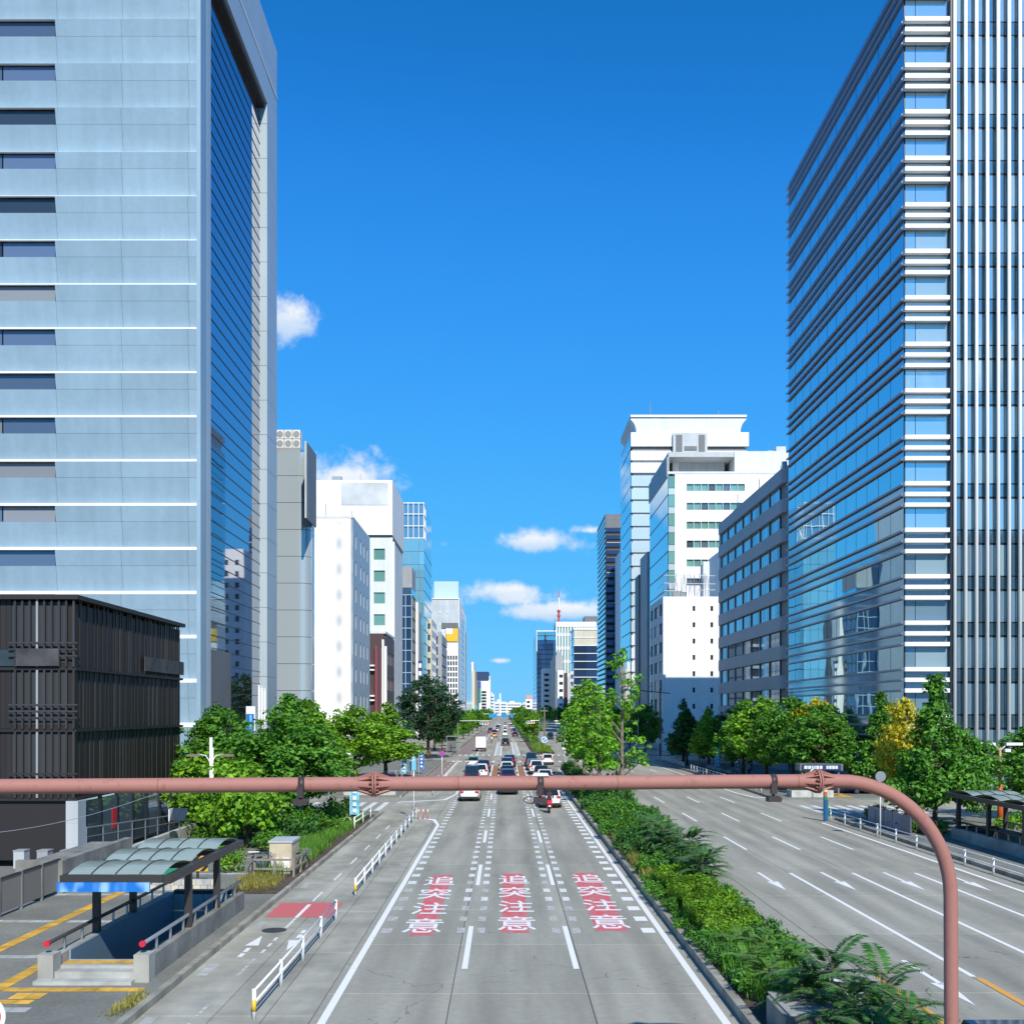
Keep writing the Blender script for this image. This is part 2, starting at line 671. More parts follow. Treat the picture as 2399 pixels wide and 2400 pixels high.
road = MB()
road.poly([(-9.0, 8, -.03), (9.4, 8, -.03), (9.4, 110, -.03), (-9.0, 110, -.03)])       # dark bed seen in the joints
road = setting(road.build('road', M_joint), 'concrete carriageway running away from the bridge with three lanes')
MB().poly([(-9.0, 110, 0), (9.4, 110, 0), (9.4, 2600, 0), (-9.0, 2600, 0)]).build('road_surface', M_asph, road)
oroad = setting(MB().poly([(9.4, 8, -.03), (22.9, 8, -.03), (22.9, 110, -.03), (9.4, 110, -.03)]).build('oncoming_road', M_joint), 'oncoming carriageway right of the planted median')
MB().poly([(9.4, 110, 0), (22.9, 110, 0), (22.9, 2600, 0), (9.4, 2600, 0)]).build('road_surface', M_asph, oroad)
for nm, x0, x1, y0, y1, lab in (('side_street', -70, -9.0, 79, 93, 'side street opening on the left between the trees'),
                                ('side_street', 22.9, 90, 74.5, 90.5, 'side street opening on the right beyond the guard rail')):
    setting(MB().poly([(x0, y0, 0), (x1, y0, 0), (x1, y1, 0), (x0, y1, 0)]).build(nm, M_asph), lab)
setting(MB().poly([(-300, 163, .004), (300, 163, .004), (300, 181, .004), (-300, 181, .004)]).build('crossing_street', M_asph), 'cross street at the far traffic lights')


def slabs(parent, xs, ys, m, gap=0.018, skew=0.0):
    cache = {}
    for i in range(len(xs) - 1):
        for j in range(len(ys) - 1):
            w, l = xs[i + 1] - xs[i] - gap, ys[j + 1] - ys[j] - gap
            key = (round(w, 3), round(l, 3))
            if key not in cache:
                b = MB()
                e = 0.012
                b.poly([(-w / 2 + e, -l / 2 + e, 0), (w / 2 - e, -l / 2 + e, 0), (w / 2 - e, l / 2 - e, 0), (-w / 2 + e, l / 2 - e, 0)])
                o4 = [(-w / 2, -l / 2), (w / 2, -l / 2), (w / 2, l / 2), (-w / 2, l / 2)]
                i4 = [(-w / 2 + e, -l / 2 + e), (w / 2 - e, -l / 2 + e), (w / 2 - e, l / 2 - e), (-w / 2 + e, l / 2 - e)]
                for k in range(4):
                    n = (k + 1) % 4
                    b.poly([(*o4[k], -.012), (*o4[n], -.012), (*i4[n], 0), (*i4[k], 0)])
                    b.poly([(*o4[k], -.035), (*o4[n], -.035), (*o4[n], -.012), (*o4[k], -.012)])
                cache[key] = b.mesh('concrete_slab', m)
            link('concrete_slab', cache[key], parent, ((xs[i] + xs[i + 1]) / 2, (ys[j] + ys[j + 1]) / 2, 0))


YS = [10.4 + 6.0 * k for k in range(17)] + [110]
slabs(road, [-4.72, -1.42, 2.22, 5.72], YS, M_slab)
slabs(road, [-9.0, -7.18, -5.9, -4.72], [12.5 + 6.9 * k for k in range(14)] + [110], M_slab2)
slabs(road, [5.72, 9.4], [10.4 + 12 * k for k in range(8)] + [110], M_slab2)
slabs(oroad, [9.4, 10.22, 13.2, 16.1, 19.0, 22.9], [13.5 + 7.5 * k for k in range(12)] + [110], M_slab_on)


# ------------------------------------------------------------------ painted markings (thin sheets 4 mm apart)
def sheet(name, x0, x1, y0, y1, m, parent, z=0.004):
    return MB().poly([(x0, y0, z), (x1, y0, z), (x1, y1, z), (x0, y1, z)]).build(name, m, parent)


_mk = {}


def mark(name, xc, yc, w, l, m, parent, z=0.004):
    k = (name, w, l, m.name)
    if k not in _mk:
        _mk[k] = MB().poly([(-w / 2, -l / 2, 0), (w / 2, -l / 2, 0), (w / 2, l / 2, 0), (-w / 2, l / 2, 0)]).mesh(name, m)
    return link(name, _mk[k], parent, (xc, yc, z))


LX = [-4.41, -1.17, 2.09, 5.33]
sheet('edge_line', LX[0] - .10, LX[0] + .10, 10, 70.5, M_white, road)
sheet('edge_line', LX[0] - .09, LX[0] + .09, 97, 160, M_white, road)
sheet('edge_line', LX[3] - .10, LX[3] + .10, 10, 111, M_white, road)
MB().poly([(LX[0] - .09, 70.5, .004), (LX[0] + .1, 70.5, .004), (LX[0] - .35, 74.2, .004), (LX[0] - .55, 73.6, .004)]).build('edge_line', M_white, road)
MB().poly([(LX[0] - .55, 73.6, .004), (LX[0] - .35, 74.2, .004), (-6.1, 75.6, .004), (-6.1, 75.0, .004)]).build('edge_line', M_white, road)
MB().poly([(-8.9, 88.6, .004), (-5.2, 91.2, .004), (-4.5, 97, .004), (-4.32, 97, .004), (-4.95, 90.7, .004), (-8.9, 88.0, .004)]).build('edge_line', M_white, road)
for x in LX[1:3]:
    for k in range(6):
        mark('lane_dash', x, 34.2 + 15 * k, .17, 6.2, M_white, road, .008)
for k in range(34):
    y = 36.6 + 2.05 * k
    worn = M_white_worn if k > 2 else M_white_faint
    for x in LX[1:3]:
        mark('rumble_block', x - .33 - (0 if k < 10 else .0), y, .27, .85, worn if random.random() < .8 else M_white_faint, road)
        mark('rumble_block', x + .36, y, .27, .85, worn if random.random() < .85 else M_white_faint, road)
    mark('rumble_block', LX[0] + .36, y, .36, .8, M_white_faint if k < 5 else M_white_worn, road)
    mark('rumble_block', LX[3] - .42, y, .44, .8, M_white, road)
# wide painted islands between the far lanes
for x in LX[1:3]:
    for a, b in ((112, 150), (184, 262)):
        sheet('island_border', x - .62, x - .42, a, b, M_white, road)
        sheet('island_border', x + .42, x + .62, a, b, M_white, road)
        if a < 150:
            sheet('island_fill', x - .38, x + .38, a + 1, b - 2, M_rust, road)
        else:
            for k in range(16):
                mark('island_bar', x, a + 2 + k * 4.8, .8, 2.6, M_white_worn, road)
    for k in range(24):
        mark('lane_dash', x, 268 + 15 * k, .2, 6, M_white, road)
sheet('edge_line', -5.0, -4.8, 184, 700, M_white, road)
sheet('edge_line', 5.0, 5.2, 184, 300, M_white, road)
sheet('stop_line', -5.2, 6.9, 157.5, 158.2, M_white, road)
for x0 in range(-8, 22):
    mark('zebra_bar', x0 + .3, 161, .48, 3.4, M_white, road if x0 < 9 else oroad, .012)
    mark('zebra_bar', x0 + .3, 184.0, .48, 3.4, M_white, road if x0 < 9 else oroad, .012)
for x in (-2.9, 3.6):
    mark('red_patch', x, 166.5, 1.7, 6, M_red, road, .012)
sheet('edge_line', 6.95, 7.1, 112, 140, M_white, road)
# bicycle path paint on the left
for k in range(9):
    mark('path_dash', -7.58, 26.2 + 5.2 * k + (0 if k < 2 else 1.5), .1, 2.2, M_white_faint if k < 2 else M_white_worn, road)
sheet('red_patch', -8.75, -6.32, 38.9, 41.9, M_redpath, road)
mark('path_dash', -7.58, 40.2, .14, 2.6, M_white, road, .008)
arrow = MB().poly([(-.22, 0, 0), (.22, 0, 0), (0, 1.5, 0)]).poly([(-.07, -.35, 0), (.07, -.35, 0), (.07, -.9, 0), (-.07, -.9, 0)]).poly([(-.07, -1.1, 0), (.07, -1.1, 0), (.07, -1.6, 0), (-.07, -1.6, 0)])
am = arrow.mesh('path_arrow', M_white)
o = link('path_arrow', am, road, (-8.1, 34.2, .006))
o = link('path_arrow', am, road, (-6.85, 35.0, .006))
o.rotation_euler = (0, 0, math.pi)
for k in range(3):
    mark('path_dash', -7.55, 33.4 + k * .9, .1, .5, M_white_worn, road)
MB().tube([(-7.9, 36.6, .004), (-7.9, 36.6, .012)], .42, 24).build('manhole_cover', M_dmetal, road)
# zebra of the left side street
for k in range(12):
    mark('zebra_bar', -9.7 - k * .95, 84.5, .45, 7.5, M_white_worn, road, .006)
# oncoming carriageway
OX = [13.25, 16.15, 19.05]
for x in OX:
    sheet('lane_line', x - .08, x + .08, 30.2, 49.6, M_white, oroad)
    for k in range(30):
        mark('lane_dash', x - .12, 61 + 15 * k, .15, 6.0, M_white, oroad)
sheet('lane_line', OX[0] - .03, OX[0] + .17, 10, 30.0, M_orange, oroad)
sheet('lane_line', OX[1] - .08, OX[1] + .08, 10, 30.0, M_white, oroad)
sheet('lane_line', OX[2] - .08, OX[2] + .08, 10, 30.0, M_white, oroad)
sheet('lane_line', 10.46, 10.66, 10, 30.3, M_orange, oroad)
MB().poly([(21.75, 10, .004), (21.95, 10, .004), (21.5, 72, .004), (21.3, 72, .004)]).build('edge_line', M_white, oroad)
MB().poly([(24.5, 91.2, .004), (21.7, 93.5, .004), (21.25, 98, .004), (21.05, 160, .004), (21.2, 160, .004), (21.45, 98, .004), (21.9, 94, .004), (24.5, 91.8, .004)]).build('edge_line', M_white, oroad)
sheet('lane_line', 9.55, 9.7, 63, 160, M_white_worn, oroad)
am = MB().poly([(-.075, 2.6, 0), (-.075, -.3, 0), (.075, -.3, 0), (.075, 2.6, 0)]).poly([(-.25, -.1, 0), (0, -2.4, 0), (.25, -.1, 0)]).mesh('turn_arrow', M_white)
for x, y in ((11.8, 47.2), (14.75, 47.2), (17.65, 47.2), (20.35, 47.0), (12.0, 29.6), (9.2, 28.6), (11.2, 124), (14.6, 124), (17.6, 124)):
    link('lane_arrow', am, oroad, (x, y, .006))
for k in range(9):
    mark('zebra_bar', 23.6 + k * .95, 82, .45, 6.5, M_white_worn, oroad, .006)

# the lettering in the three lanes: a slow-down warning on red
def glyph(ch):
    cu = bpy.data.curves.new('glyph', 'FONT')
    cu.body = ch
    cu.size = 1
    cu.offset = 0.008
    cu.resolution_u = 3
    o = bpy.data.objects.new('glyph', cu)
    COL.objects.link(o)
    dg = bpy.context.evaluated_depsgraph_get()
    me = bpy.data.meshes.new_from_object(o.evaluated_get(dg))
    bpy.data.objects.remove(o)
    xs = [v.co.x for v in me.vertices]
    ys = [v.co.y for v in me.vertices]
    cx, cy, w, h = (min(xs) + max(xs)) / 2, (min(ys) + max(ys)) / 2, max(xs) - min(xs), max(ys) - min(ys)
    for v in me.vertices:
        v.co = ((v.co.x - cx) / w, (v.co.y - cy) / h, 0)
    me.materials.clear()
    me.materials.append(M_white)
    me.name = 'road_character'
    return me


chars = [glyph(c) for c in '追突注意']
for li, (xc, dy, rx0, rx1) in enumerate(((-2.85, -.4, -.36, .44), (.42, 0, -.52, .42), (3.72, .3, -.58, .5))):
    sheet('red_patch', xc + rx0, xc + rx1, 36.2 + dy, 49.4 + dy, M_red, road)
    for me, y0, y1 in zip(chars, (46.5, 43.1, 39.9, 36.6), (48.9, 45.6, 42.3, 39.1)):
        o = link('road_character', me, road, (xc, (y0 + y1) / 2 + dy, .008))
        o.scale = (1.36, y1 - y0, 1)

# ------------------------------------------------------------------ pavements, median bed, kerbs
lp = MB()
for x0, x1, y0, y1 in ((-18.2, HX0, 8, 79), (HX0, HX1, 8, HY0), (HX0, HX1, HY1, 43.0), (HX1, -9.15, 8, 43.0), (HX0, -11.5, 43.0, 79), (-11.5, -9.15, 75.5, 79)):
    lp.box(x0, x1, y0, y1, -.19, .15)
lp = setting(lp.build('pavement', M_pave), 'dark pavement with pale bands on the left')
setting(MB().box(-60, -9.15, 93, 163, -.19, .15).build('pavement', M_pave), 'left pavement beyond the side street')
setting(MB().box(-60, -9.15, 181, 2400, -.19, .15).build('pavement', M_asph), 'left pavement beyond the far crossing')
rp = setting(MB().box(23.1, 60, 8, 74.5, -.19, .15).build('pavement', M_pave), 'pavement behind the right guard rail')
setting(MB().box(23.1, 80, 90.5, 163, -.19, .15).build('pavement', M_pave), 'right pavement in front of the tall buildings')
setting(MB().box(23.1, 80, 181, 2400, -.19, .15).build('pavement', M_asph), 'right pavement beyond the far crossing')
setting(MB().box(-11.5, -9.15, 43.0, 75.5, -.19, .22).build('planting_bed', M_soil), 'strip of soil and grass beside the bicycle path')
med = MB()
med.prism([(5.95, 8), (8.15, 8), (8.15, 46), (9.1, 62), (9.1, 138), (8.4, 146), (7.7, 146), (7.4, 138), (7.3, 118), (5.95, 108)], 'z', -.19, .2)
setting(med.build('median', M_soil), 'soil bed of the planted strip between the carriageways')
med2 = MB().prism([(5.4, 186), (8.2, 186), (9.0, 192), (9.0, 2400), (5.3, 2400), (5.0, 200)], 'z', -.19, .2)
setting(med2.build('median', M_soil), 'median strip beyond the far crossing')


def kerb(x, y0, y1, w, h, parent, step=2.0, name='kerb_stone'):
    n = max(1, round((y1 - y0) / step))
    st = (y1 - y0) / n
    for k in range(n):
        piece(name, x - w / 2, x + w / 2, y0 + k * st + .008, y0 + (k + 1) * st - .008, -.03, h + random.uniform(-.006, .006), M_kerb, parent)


kerb(-9.06, 12, 79, .2, .19, lp)
kerb(5.83, 12, 108, .24, .27, lp)
kerb(8.27, 12, 46, .24, .27, lp)
kerb(22.98, 30, 74, .22, .19, rp)
setting(MB().prism([(8.15, 46), (8.39, 46), (9.34, 62), (9.1, 62)], 'z', -.03, .25).build('kerb', M_kerb), 'kerb edging the right side of the median')
setting(MB().box(9.1, 9.32, 62, 138, -.03, .24).build('kerb', M_kerb), 'far kerb along the oncoming road')
setting(MB().box(-9.15, -8.95, 93, 163, -.03, .2).build('kerb', M_kerb), 'kerb of the left pavement past the side street')
setting(MB().box(22.9, 23.1, 90.5, 163, -.03, .2).build('kerb', M_kerb), 'kerb of the right pavement past the side street')

# pale bands and yellow guiding tiles on the left pavement
for y in (26.3, 32.0, 37.4, 42.9, 48.4, 53.9, 59.4):
    for k in range(14):
        x0 = -18.0 + k * .45
        if -16.1 < x0 < -15.6:
            continue
        if x0 + .43 > HX0 - .3 and 28 < y < 43:
            continue
        mark('paving_stone', x0 + .215, y, .43, .42, M_pale, lp, .154)
for k in range(70):
    mark('tactile_tile', -15.6, 24.2 + k * .41, .4, .4, M_tact, lp, .158)
for k in range(9):
    mark('tactile_tile', -13.42, 28.3 + k * .41, .4, .4, M_tact, lp, .158)
for k in range(9):
    mark('tactile_tile', -13.01 + k * .41, 28.2, .4, .4, M_tact, lp, .158)
for k in range(6):
    mark('tactile_tile', -14.2 + k * .41, 27.0, .4, .4, M_tact, lp, .158)
for k in range(2):
    mark('tactile_tile', -12.5 + k * .41, 27.55, .4, .6, M_tact, lp, .162)
mark('manhole_cover', -12.9, 26.0, .8, .7, M_kerb, lp, .160)
for y, x in ((25.5, -8.86), (31.0, -8.83), (37.5, -8.83), (46, -8.8), (56, -8.8)):
    mark('drain_cover', x + .22, y, .3, 1.4, M_pale, road, .006)

M_rpath = paint_mat('worn_red_path', (0.29, 0.20, 0.175), (0.27, 0.235, 0.20), wear=.48, scale=1.5)
sheet('red_path', -8.8, -6.75, 100, 160, M_rpath, road)
sheet('red_path', -8.8, -6.0, 186, 420, M_rpath, road)
for k in range(8):
    mark('path_dash', -7.75, 104 + k * 7, .12, 3, M_white_worn, road, .008)
# ------------------------------------------------------------------ buildings, near
W_tower = mat('pale_blue_panel', (0.30, 0.43, 0.53), rough=0.34, var=0.05, vscale=0.12, rand=0.05, var2=0.03, v2scale=2)
W_white = mat('white_render', (0.87, 0.87, 0.85), rough=0.6, var=0.03, vscale=0.1)
W_white2 = mat('off_white_tile', (0.72, 0.75, 0.76), rough=0.5, var=0.06, vscale=0.15)
W_grey = mat('grey_panel', (0.36, 0.38, 0.40), rough=0.55, var=0.08, vscale=0.2)
W_lgrey = mat('light_grey_panel', (0.52, 0.56, 0.58), rough=0.5, var=0.08, vscale=0.2)
W_dgrey = mat('dark_grey_panel', (0.16, 0.17, 0.18), rough=0.5, var=0.1, vscale=0.2)
W_beige = mat('beige_tile', (0.62, 0.58, 0.47), rough=0.7, var=0.08, vscale=0.2)
W_cream = mat('cream_render', (0.74, 0.64, 0.45), rough=0.7)
W_maroon = mat('maroon_panel', (0.24, 0.05, 0.06), rough=0.5)
W_brown = mat('dark_brown_panel', (0.075, 0.045, 0.045), rough=0.5)
W_black = mat('blackened_slat', (0.019, 0.0165, 0.0165), rough=0.6, rand=0.15)
W_black2 = mat('black_backing', (0.017, 0.015, 0.015), rough=0.6)
W_slate = mat('slate_slat', (0.036, 0.033, 0.034), rough=0.55, rand=0.3)
G_side = glass('blue_mirror_glass', (0.44, 0.68, 0.74), metal=0.95, rough=0.015, wave=0.16, wscale=0.22)
G_tower = glass('deep_blue_glass', (0.34, 0.355, 0.43), metal=0.96, rough=0.02, wave=0.05, wscale=0.2)
G_front = glass('clear_blue_glass', (0.55, 0.78, 0.92), metal=0.75, rough=0.02, wave=0.05)
G_span = glass('spandrel_glass', (0.34, 0.54, 0.64), metal=0.88, rough=0.05)
G_dark = glass('dark_window_glass', (0.045, 0.065, 0.085), metal=0.35, rough=0.04, rand=0.3)
G_mid = glass('grey_window_glass', (0.16, 0.22, 0.27), metal=0.5, rough=0.05, rand=0.3)
G_green = glass('green_window_glass', (0.20, 0.42, 0.38), metal=0.25, rough=0.06, rand=0.15)
G_cyan = glass('cyan_curtain_glass', (0.30, 0.62, 0.72), metal=0.55, rough=0.05, rand=0.08)
G_pale = glass('pale_curtain_glass', (0.62, 0.74, 0.78), metal=0.25, rough=0.12, rand=0.06)
G_blue = glass('navy_curtain_glass', (0.08, 0.17, 0.33), metal=0.75, rough=0.04, rand=0.15)
G_office = glass('office_window_glass', (0.30, 0.46, 0.55), metal=0.7, rough=0.03, rand=0.3)
M_mull = mat('dark_mullion', (0.025, 0.03, 0.04), rough=0.4, metal=0.4)
M_blind = mat('window_blind', (0.62, 0.66, 0.68), rough=0.4, rand=0.2)


for _m, _w, _h in ((W_white, 1.6, .9), (W_white2, 1.2, .6), (W_lgrey, 1.8, 1.0), (W_grey, 2.0, 1.2), (W_beige, .9, .45), (W_dgrey, 2.0, 1.2), (W_cream, 1.5, .8)):
    add_joints(_m, _w, _h, streak=.04 if _m is W_white else .10, dark=.92 if _m is W_white else .86)
add_joints(W_tower, 5.66, 3.787, dark=.93, size=.004, streak=.09)


def left_tower():
    X, Y1, Y2, ZT = -26.0, 91.4, 122.0, 83.0
    t = top('office_tower', 'tall pale blue panelled office tower with white ledges and a framed glass side', 'building', (X - 15, Y1 + 15, 0))
    G_win = glass('slate_blue_window', (0.12, 0.17, 0.26), metal=.25, rough=.08, rand=.35)
    M_blind2 = mat('grey_blind', (0.20, 0.22, 0.25), rough=.5, rand=.2)
    P, sl = 3.787, 0.33                  # storey height, height of the sloping sill
    zb0 = 17.74 - 5 * P
    bt = 0.60
    # saw-tooth storeys: the panels lean out, the sloping sills above them catch the sun
    cols = [(-38.5, -32.85), (-32.85, -27.15), (-27.15, -26.35)]
    for k in range(21):
        z0 = zb0 + k * P + sl / 2          # foot of the leaning panel
        z1 = zb0 + (k + 1) * P - sl / 2    # head of it
        zm = z1 - 1.32
        f = (zm - z0) / (z1 - z0)
        ym = Y1 + bt * (1 - f)
        for i, (a, b) in enumerate(cols):
            e = 0.012
            for za, ya, zc, yc in ((z0, Y1 + bt, zm - .02, ym), (zm, ym, z1, Y1)):
                MB().prism([(ya, za), (yc, zc), (yc + .3, zc), (ya + .3, za)], 'x', a + e, b - e).build('wall_panel', W_tower, t)
        MB().prism([(Y1 + bt, z0), (ym, zm - .02), (ym + .3, zm - .02), (Y1 + bt + .3, z0)], 'x', -60, -38.512).build('wall_panel', W_tower, t)
        MB().prism([(Y1 - .005, z1), (Y1 + bt, z1 + sl), (Y1 + bt + .3, z1 + sl), (Y1 + .3, z1)], 'x', -60, -26.35).build('sloping_sill', W_white, t)
        # strip window of the left part, set back below the sill
        w0 = -60 + (k % 3) * 1.3
        x = -43.6 if k % 2 else -43.2
        for a, b in ((-60, -55.5), (-55.4, -50.5), (-50.4, -46.9), (-46.8, x), (x + .12, -38.62)):
            piece('window', a, b, Y1 + .40, Y1 + .45, zm + .02, z1 - .05, G_win if random.random() < .75 else (G_dark if random.random() < .7 else M_blind2), t)
    piece('wall', -60, -27.0, Y1 + 1.0, Y2, 0, ZT - .6, W_dgrey, t)
    piece('corner_pier', -26.35, X, Y1 - .06, Y1 + 1.9, 0, ZT, W_tower, t)
    # portal frame of the street side
    W_fr = mat('frame_panel', (0.42, 0.50, 0.56), rough=0.35, var=0.06, vscale=0.15)
    piece('frame_jamb', X - 1.0, X + .01, Y1 + 1.9, 94.5, 0, ZT, W_fr, t)
    for k in range(22):
        piece('frame_panel', X - .96, X - .02 + .0, 117.0, Y2, k * P + .02, min((k + 1) * P - .02, 83.0), W_fr, t)
    piece('frame_joint', X - 1.0, X - .06, 117.04, Y2 - .03, 0, ZT - .5, M_mull, t)
    piece('frame_beam', X - 1.3, X, 94.5, 117.0, 74.2, ZT, W_fr, t)
    piece('frame_beam_line', X - 1.0, X + .05, 94.5, Y2, 77.4, 77.6, W_white, t)
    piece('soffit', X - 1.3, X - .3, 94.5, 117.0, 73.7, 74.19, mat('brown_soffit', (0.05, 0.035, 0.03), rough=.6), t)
    # mirror glass behind, with dark transoms
    n = 56
    h = 73.7 / n
    for k in range(n):
        piece('glass_band', X - .95, X - .85, 94.5, 117.0, k * h + .06, (k + 1) * h, G_tower, t)
        piece('transom', X - .97, X - .80, 94.5, 117.0, k * h, k * h + .06, M_mull, t)
    piece('entrance_recess', X - .79, X - .70, 95.4, 104.2, 0, 13.2, W_dgrey, t)
    return t


left_tower()


def right_tower():
    X, Y1, Y2 = 35.0, 93.6, 131.8
    ZT = 72.8
    t = top('glass_tower', 'tall blue glass tower with white rails and vertical white fins on the right', 'building', (X + 15, Y1 + 18, 0))
    P = 4.05
    G_front2 = glass('curtained_glass', (0.44, 0.62, 0.70), metal=.45, rough=.05)
    M_rail = mat('white_rail', (0.80, 0.80, 0.79), rough=0.35)
    M_fin = mat('white_fin', (0.82, 0.82, 0.80), rough=0.4)
    piece('core', X + .6, X + 34, Y1 + .9, Y2, 0, ZT - .3, W_black2, t)
    zs = [23.36 + P * k for k in range(-6, 13)]
    pane_y = [Y1 + .05 + (Y2 - Y1 - .1) / 12 * k for k in range(13)]
    for k, z in enumerate(zs):
        lo, hi = max(z - 3.95, 0), z - 2.15
        if z < -1:
            continue
        # rails: three to a storey
        for dz in (0, -.93, -1.86):
            zz = z + dz
            if zz < .5 or zz > ZT + .3:
                continue
            piece('rail', X - .14, 38.75, Y1 - .62, Y1 - .12, zz - .18, zz + .18, M_rail, t)
            piece('side_rail', X - .26, X - .1, Y1 - .10, Y2 + .1, zz - .085, zz + .085, mat('shaded_rail', (0.40, 0.38, 0.43), rough=.4), t)  # side run of the white rails, with its shade put into a darker colour
        top_z = min(z + 2.12 - .0, ZT)
        # vision panes between the rail groups, spandrel behind the rails
        v0, v1 = z + .1, min(z + P - 1.95, ZT)
        if v1 > v0 and v1 > 0:
            for i in range(12):
                piece('window', X - .02, X + .05, pane_y[i] + .05, pane_y[i + 1] - .05, max(v0, .1), v1, G_side, t)
            piece('window', X + .1, X + .95, Y1, Y1 + .05, max(v0, .1), v1, G_front, t)
            piece('window', X + 1.0, 38.85, Y1, Y1 + .05, max(v0, .1), v1, random.choice((G_front, G_front, G_front2)), t)
        s0, s1 = z - 1.93, z + .06
        if s1 > 0 and s0 < ZT:
            piece('spandrel', X - .02, X + .05, Y1 + .05, Y2 - .05, max(s0, 0), min(s1, ZT), G_span, t)
            piece('spandrel', X + .1, 38.85, Y1 + .004, Y1 + .05, max(s0, 0), min(s1, ZT), G_front, t)
    # bay of vertical fins
    for k in range(22):
        x = 39.25 + .95 * k
        MB().tube([(x, Y1 - .42, 0), (x, Y1 - .42, ZT + 1)], .155, 10).build('fin', M_fin, t, smooth=True)
        for z in zs:
            if z > -3:
                a, b = max(z + .12, 0.02), min(z + P - 1.25, ZT)
                if b > a:
                    piece('window', x + .03, x + .92, Y1 + .0, Y1 + .05, a, b, random.choice((G_front, G_front, G_front2, G_span)), t)
                a, b = max(z - 1.05, 0.02), min(z - .0, ZT)
                if b > a:
                    piece('spandrel', x + .03, x + .92, Y1 + .004, Y1 + .05, a, b, G_span, t)
    piece('mullion_wall', 38.9, X + 25, Y1 + .06, Y1 + .3, 0, ZT, M_mull, t)
    piece('fin_post', 38.86, 39.0, Y1 - .5, Y1 + .06, 0, ZT, M_mull, t)
    piece('corner_post', X - .02, X + .09, Y1 - .02, Y1 + .05, 0, ZT, M_mull, t)
    piece('wall', X + .051, X + .2, Y1 + .06, Y2, 0, ZT, M_mull, t)


right_tower()


def dark_cube():
    X, Y1, Y2, ZT = -21.0, 52.5, 70.0, 13.25
    t = top('slatted_building', 'low black building clad in vertical slats left of the trees', 'building', (X - 7, Y1 + 8, 0))
    piece('wall', -40, X - .28, Y1 + .262, Y2, 3.2, ZT - .4, W_black2, t)
    piece('roof', -40, X + .05, Y1 - .1, Y2 + .1, ZT - .22, ZT, W_black, t)
    for z in (9.55, 6.5, 3.1):
        piece('ledge', -40, X - .1, Y1 + .1, Y2 + .12, z, z + .14, W_black, t)
    for z0, z1 in ((9.71, ZT - .22), (6.66, 9.55), (3.26, 6.5)):
        y = Y1 + .9
        while y < Y2 - .3:
            w = random.choice((.16, .22, .3))
            piece('slat', X - .28, X - .245, y, y + w, z0, z1, W_slate if random.random() < .42 else W_black, t)
            y += w + random.choice((.16, .3, .55, .7))
        x = X - 3.6
        while x > -39:
            piece('slat', x, x + .24, Y1 + .235, Y1 + .26, z0, z1, W_black, t)
            x -= .27
        # open corner lattice with lit frames behind
        for k in range(9):
            piece('lattice_post', X - .25 - k * .36, X - .16 - k * .36, Y1 + .02, Y1 + .12, z0, z1, W_grey if k == 5 else W_slate, t)
        for k in range(3):
            piece('lattice_rail', X - 3.4, X, Y1 - .02, Y1 + .02, z0 + .5 + k * .32, z0 + .58 + k * .32, W_slate, t)
        piece('window', X - 3.3, X - .6, Y1 + .24, Y1 + .258, z0 + .2, z1 - .1, mat('dim_shop_glass', (0.05, 0.055, 0.06), rough=.3), t)
    # shop front below
    for k in range(6):
        y0 = Y1 + 1.0 + k * 2.4
        piece('shop_window', X - .2, X - .14, y0, y0 + 2.25, .2, 3.0, G_mid, t)
        piece('shop_mullion', X - .24, X - .05, y0 + 2.26, y0 + 2.39, .15, 3.1, M_mull, t)
    piece('shop_wall', X - .3, X + .02, Y1 + 15.4, Y2, .15, 3.1, W_black, t)
    piece('shop_wall', -40, X - .6, Y1 + .3, Y1 + .5, .15, 3.1, W_black, t)
    piece('pillar', X - .55, X + .05, Y1 - .05, Y1 + .95, .15, 3.1, W_lgrey, t)
    piece('poster', X - .135, X - .12, Y1 + 5.0, Y1 + 5.9, 1.2, 2.3, mat('red_poster', (0.6, 0.03, 0.05), rough=.5), t)
    M_bl1 = mat('blurred_sign_grey', (0.065, 0.062, 0.065), rough=.6, var=.6, vscale=.9)
    M_bl2 = mat('blurred_sign_teal', (0.02, 0.045, 0.06), rough=.6, var=.5, vscale=.7)
    piece('sign', -27.5, X - 3.0, Y1 + .12, Y1 + .18, 9.75, 10.55, M_bl2, t)
    piece('sign', X - 3.0, X - .9, Y1 - .06, Y1 - .03, 9.75, 10.6, M_bl1, t)
    piece('sign', X - .14, X - .08, Y1 + 10.2, Y2 + .2, 9.9, 10.75, M_bl1, t)


dark_cube()


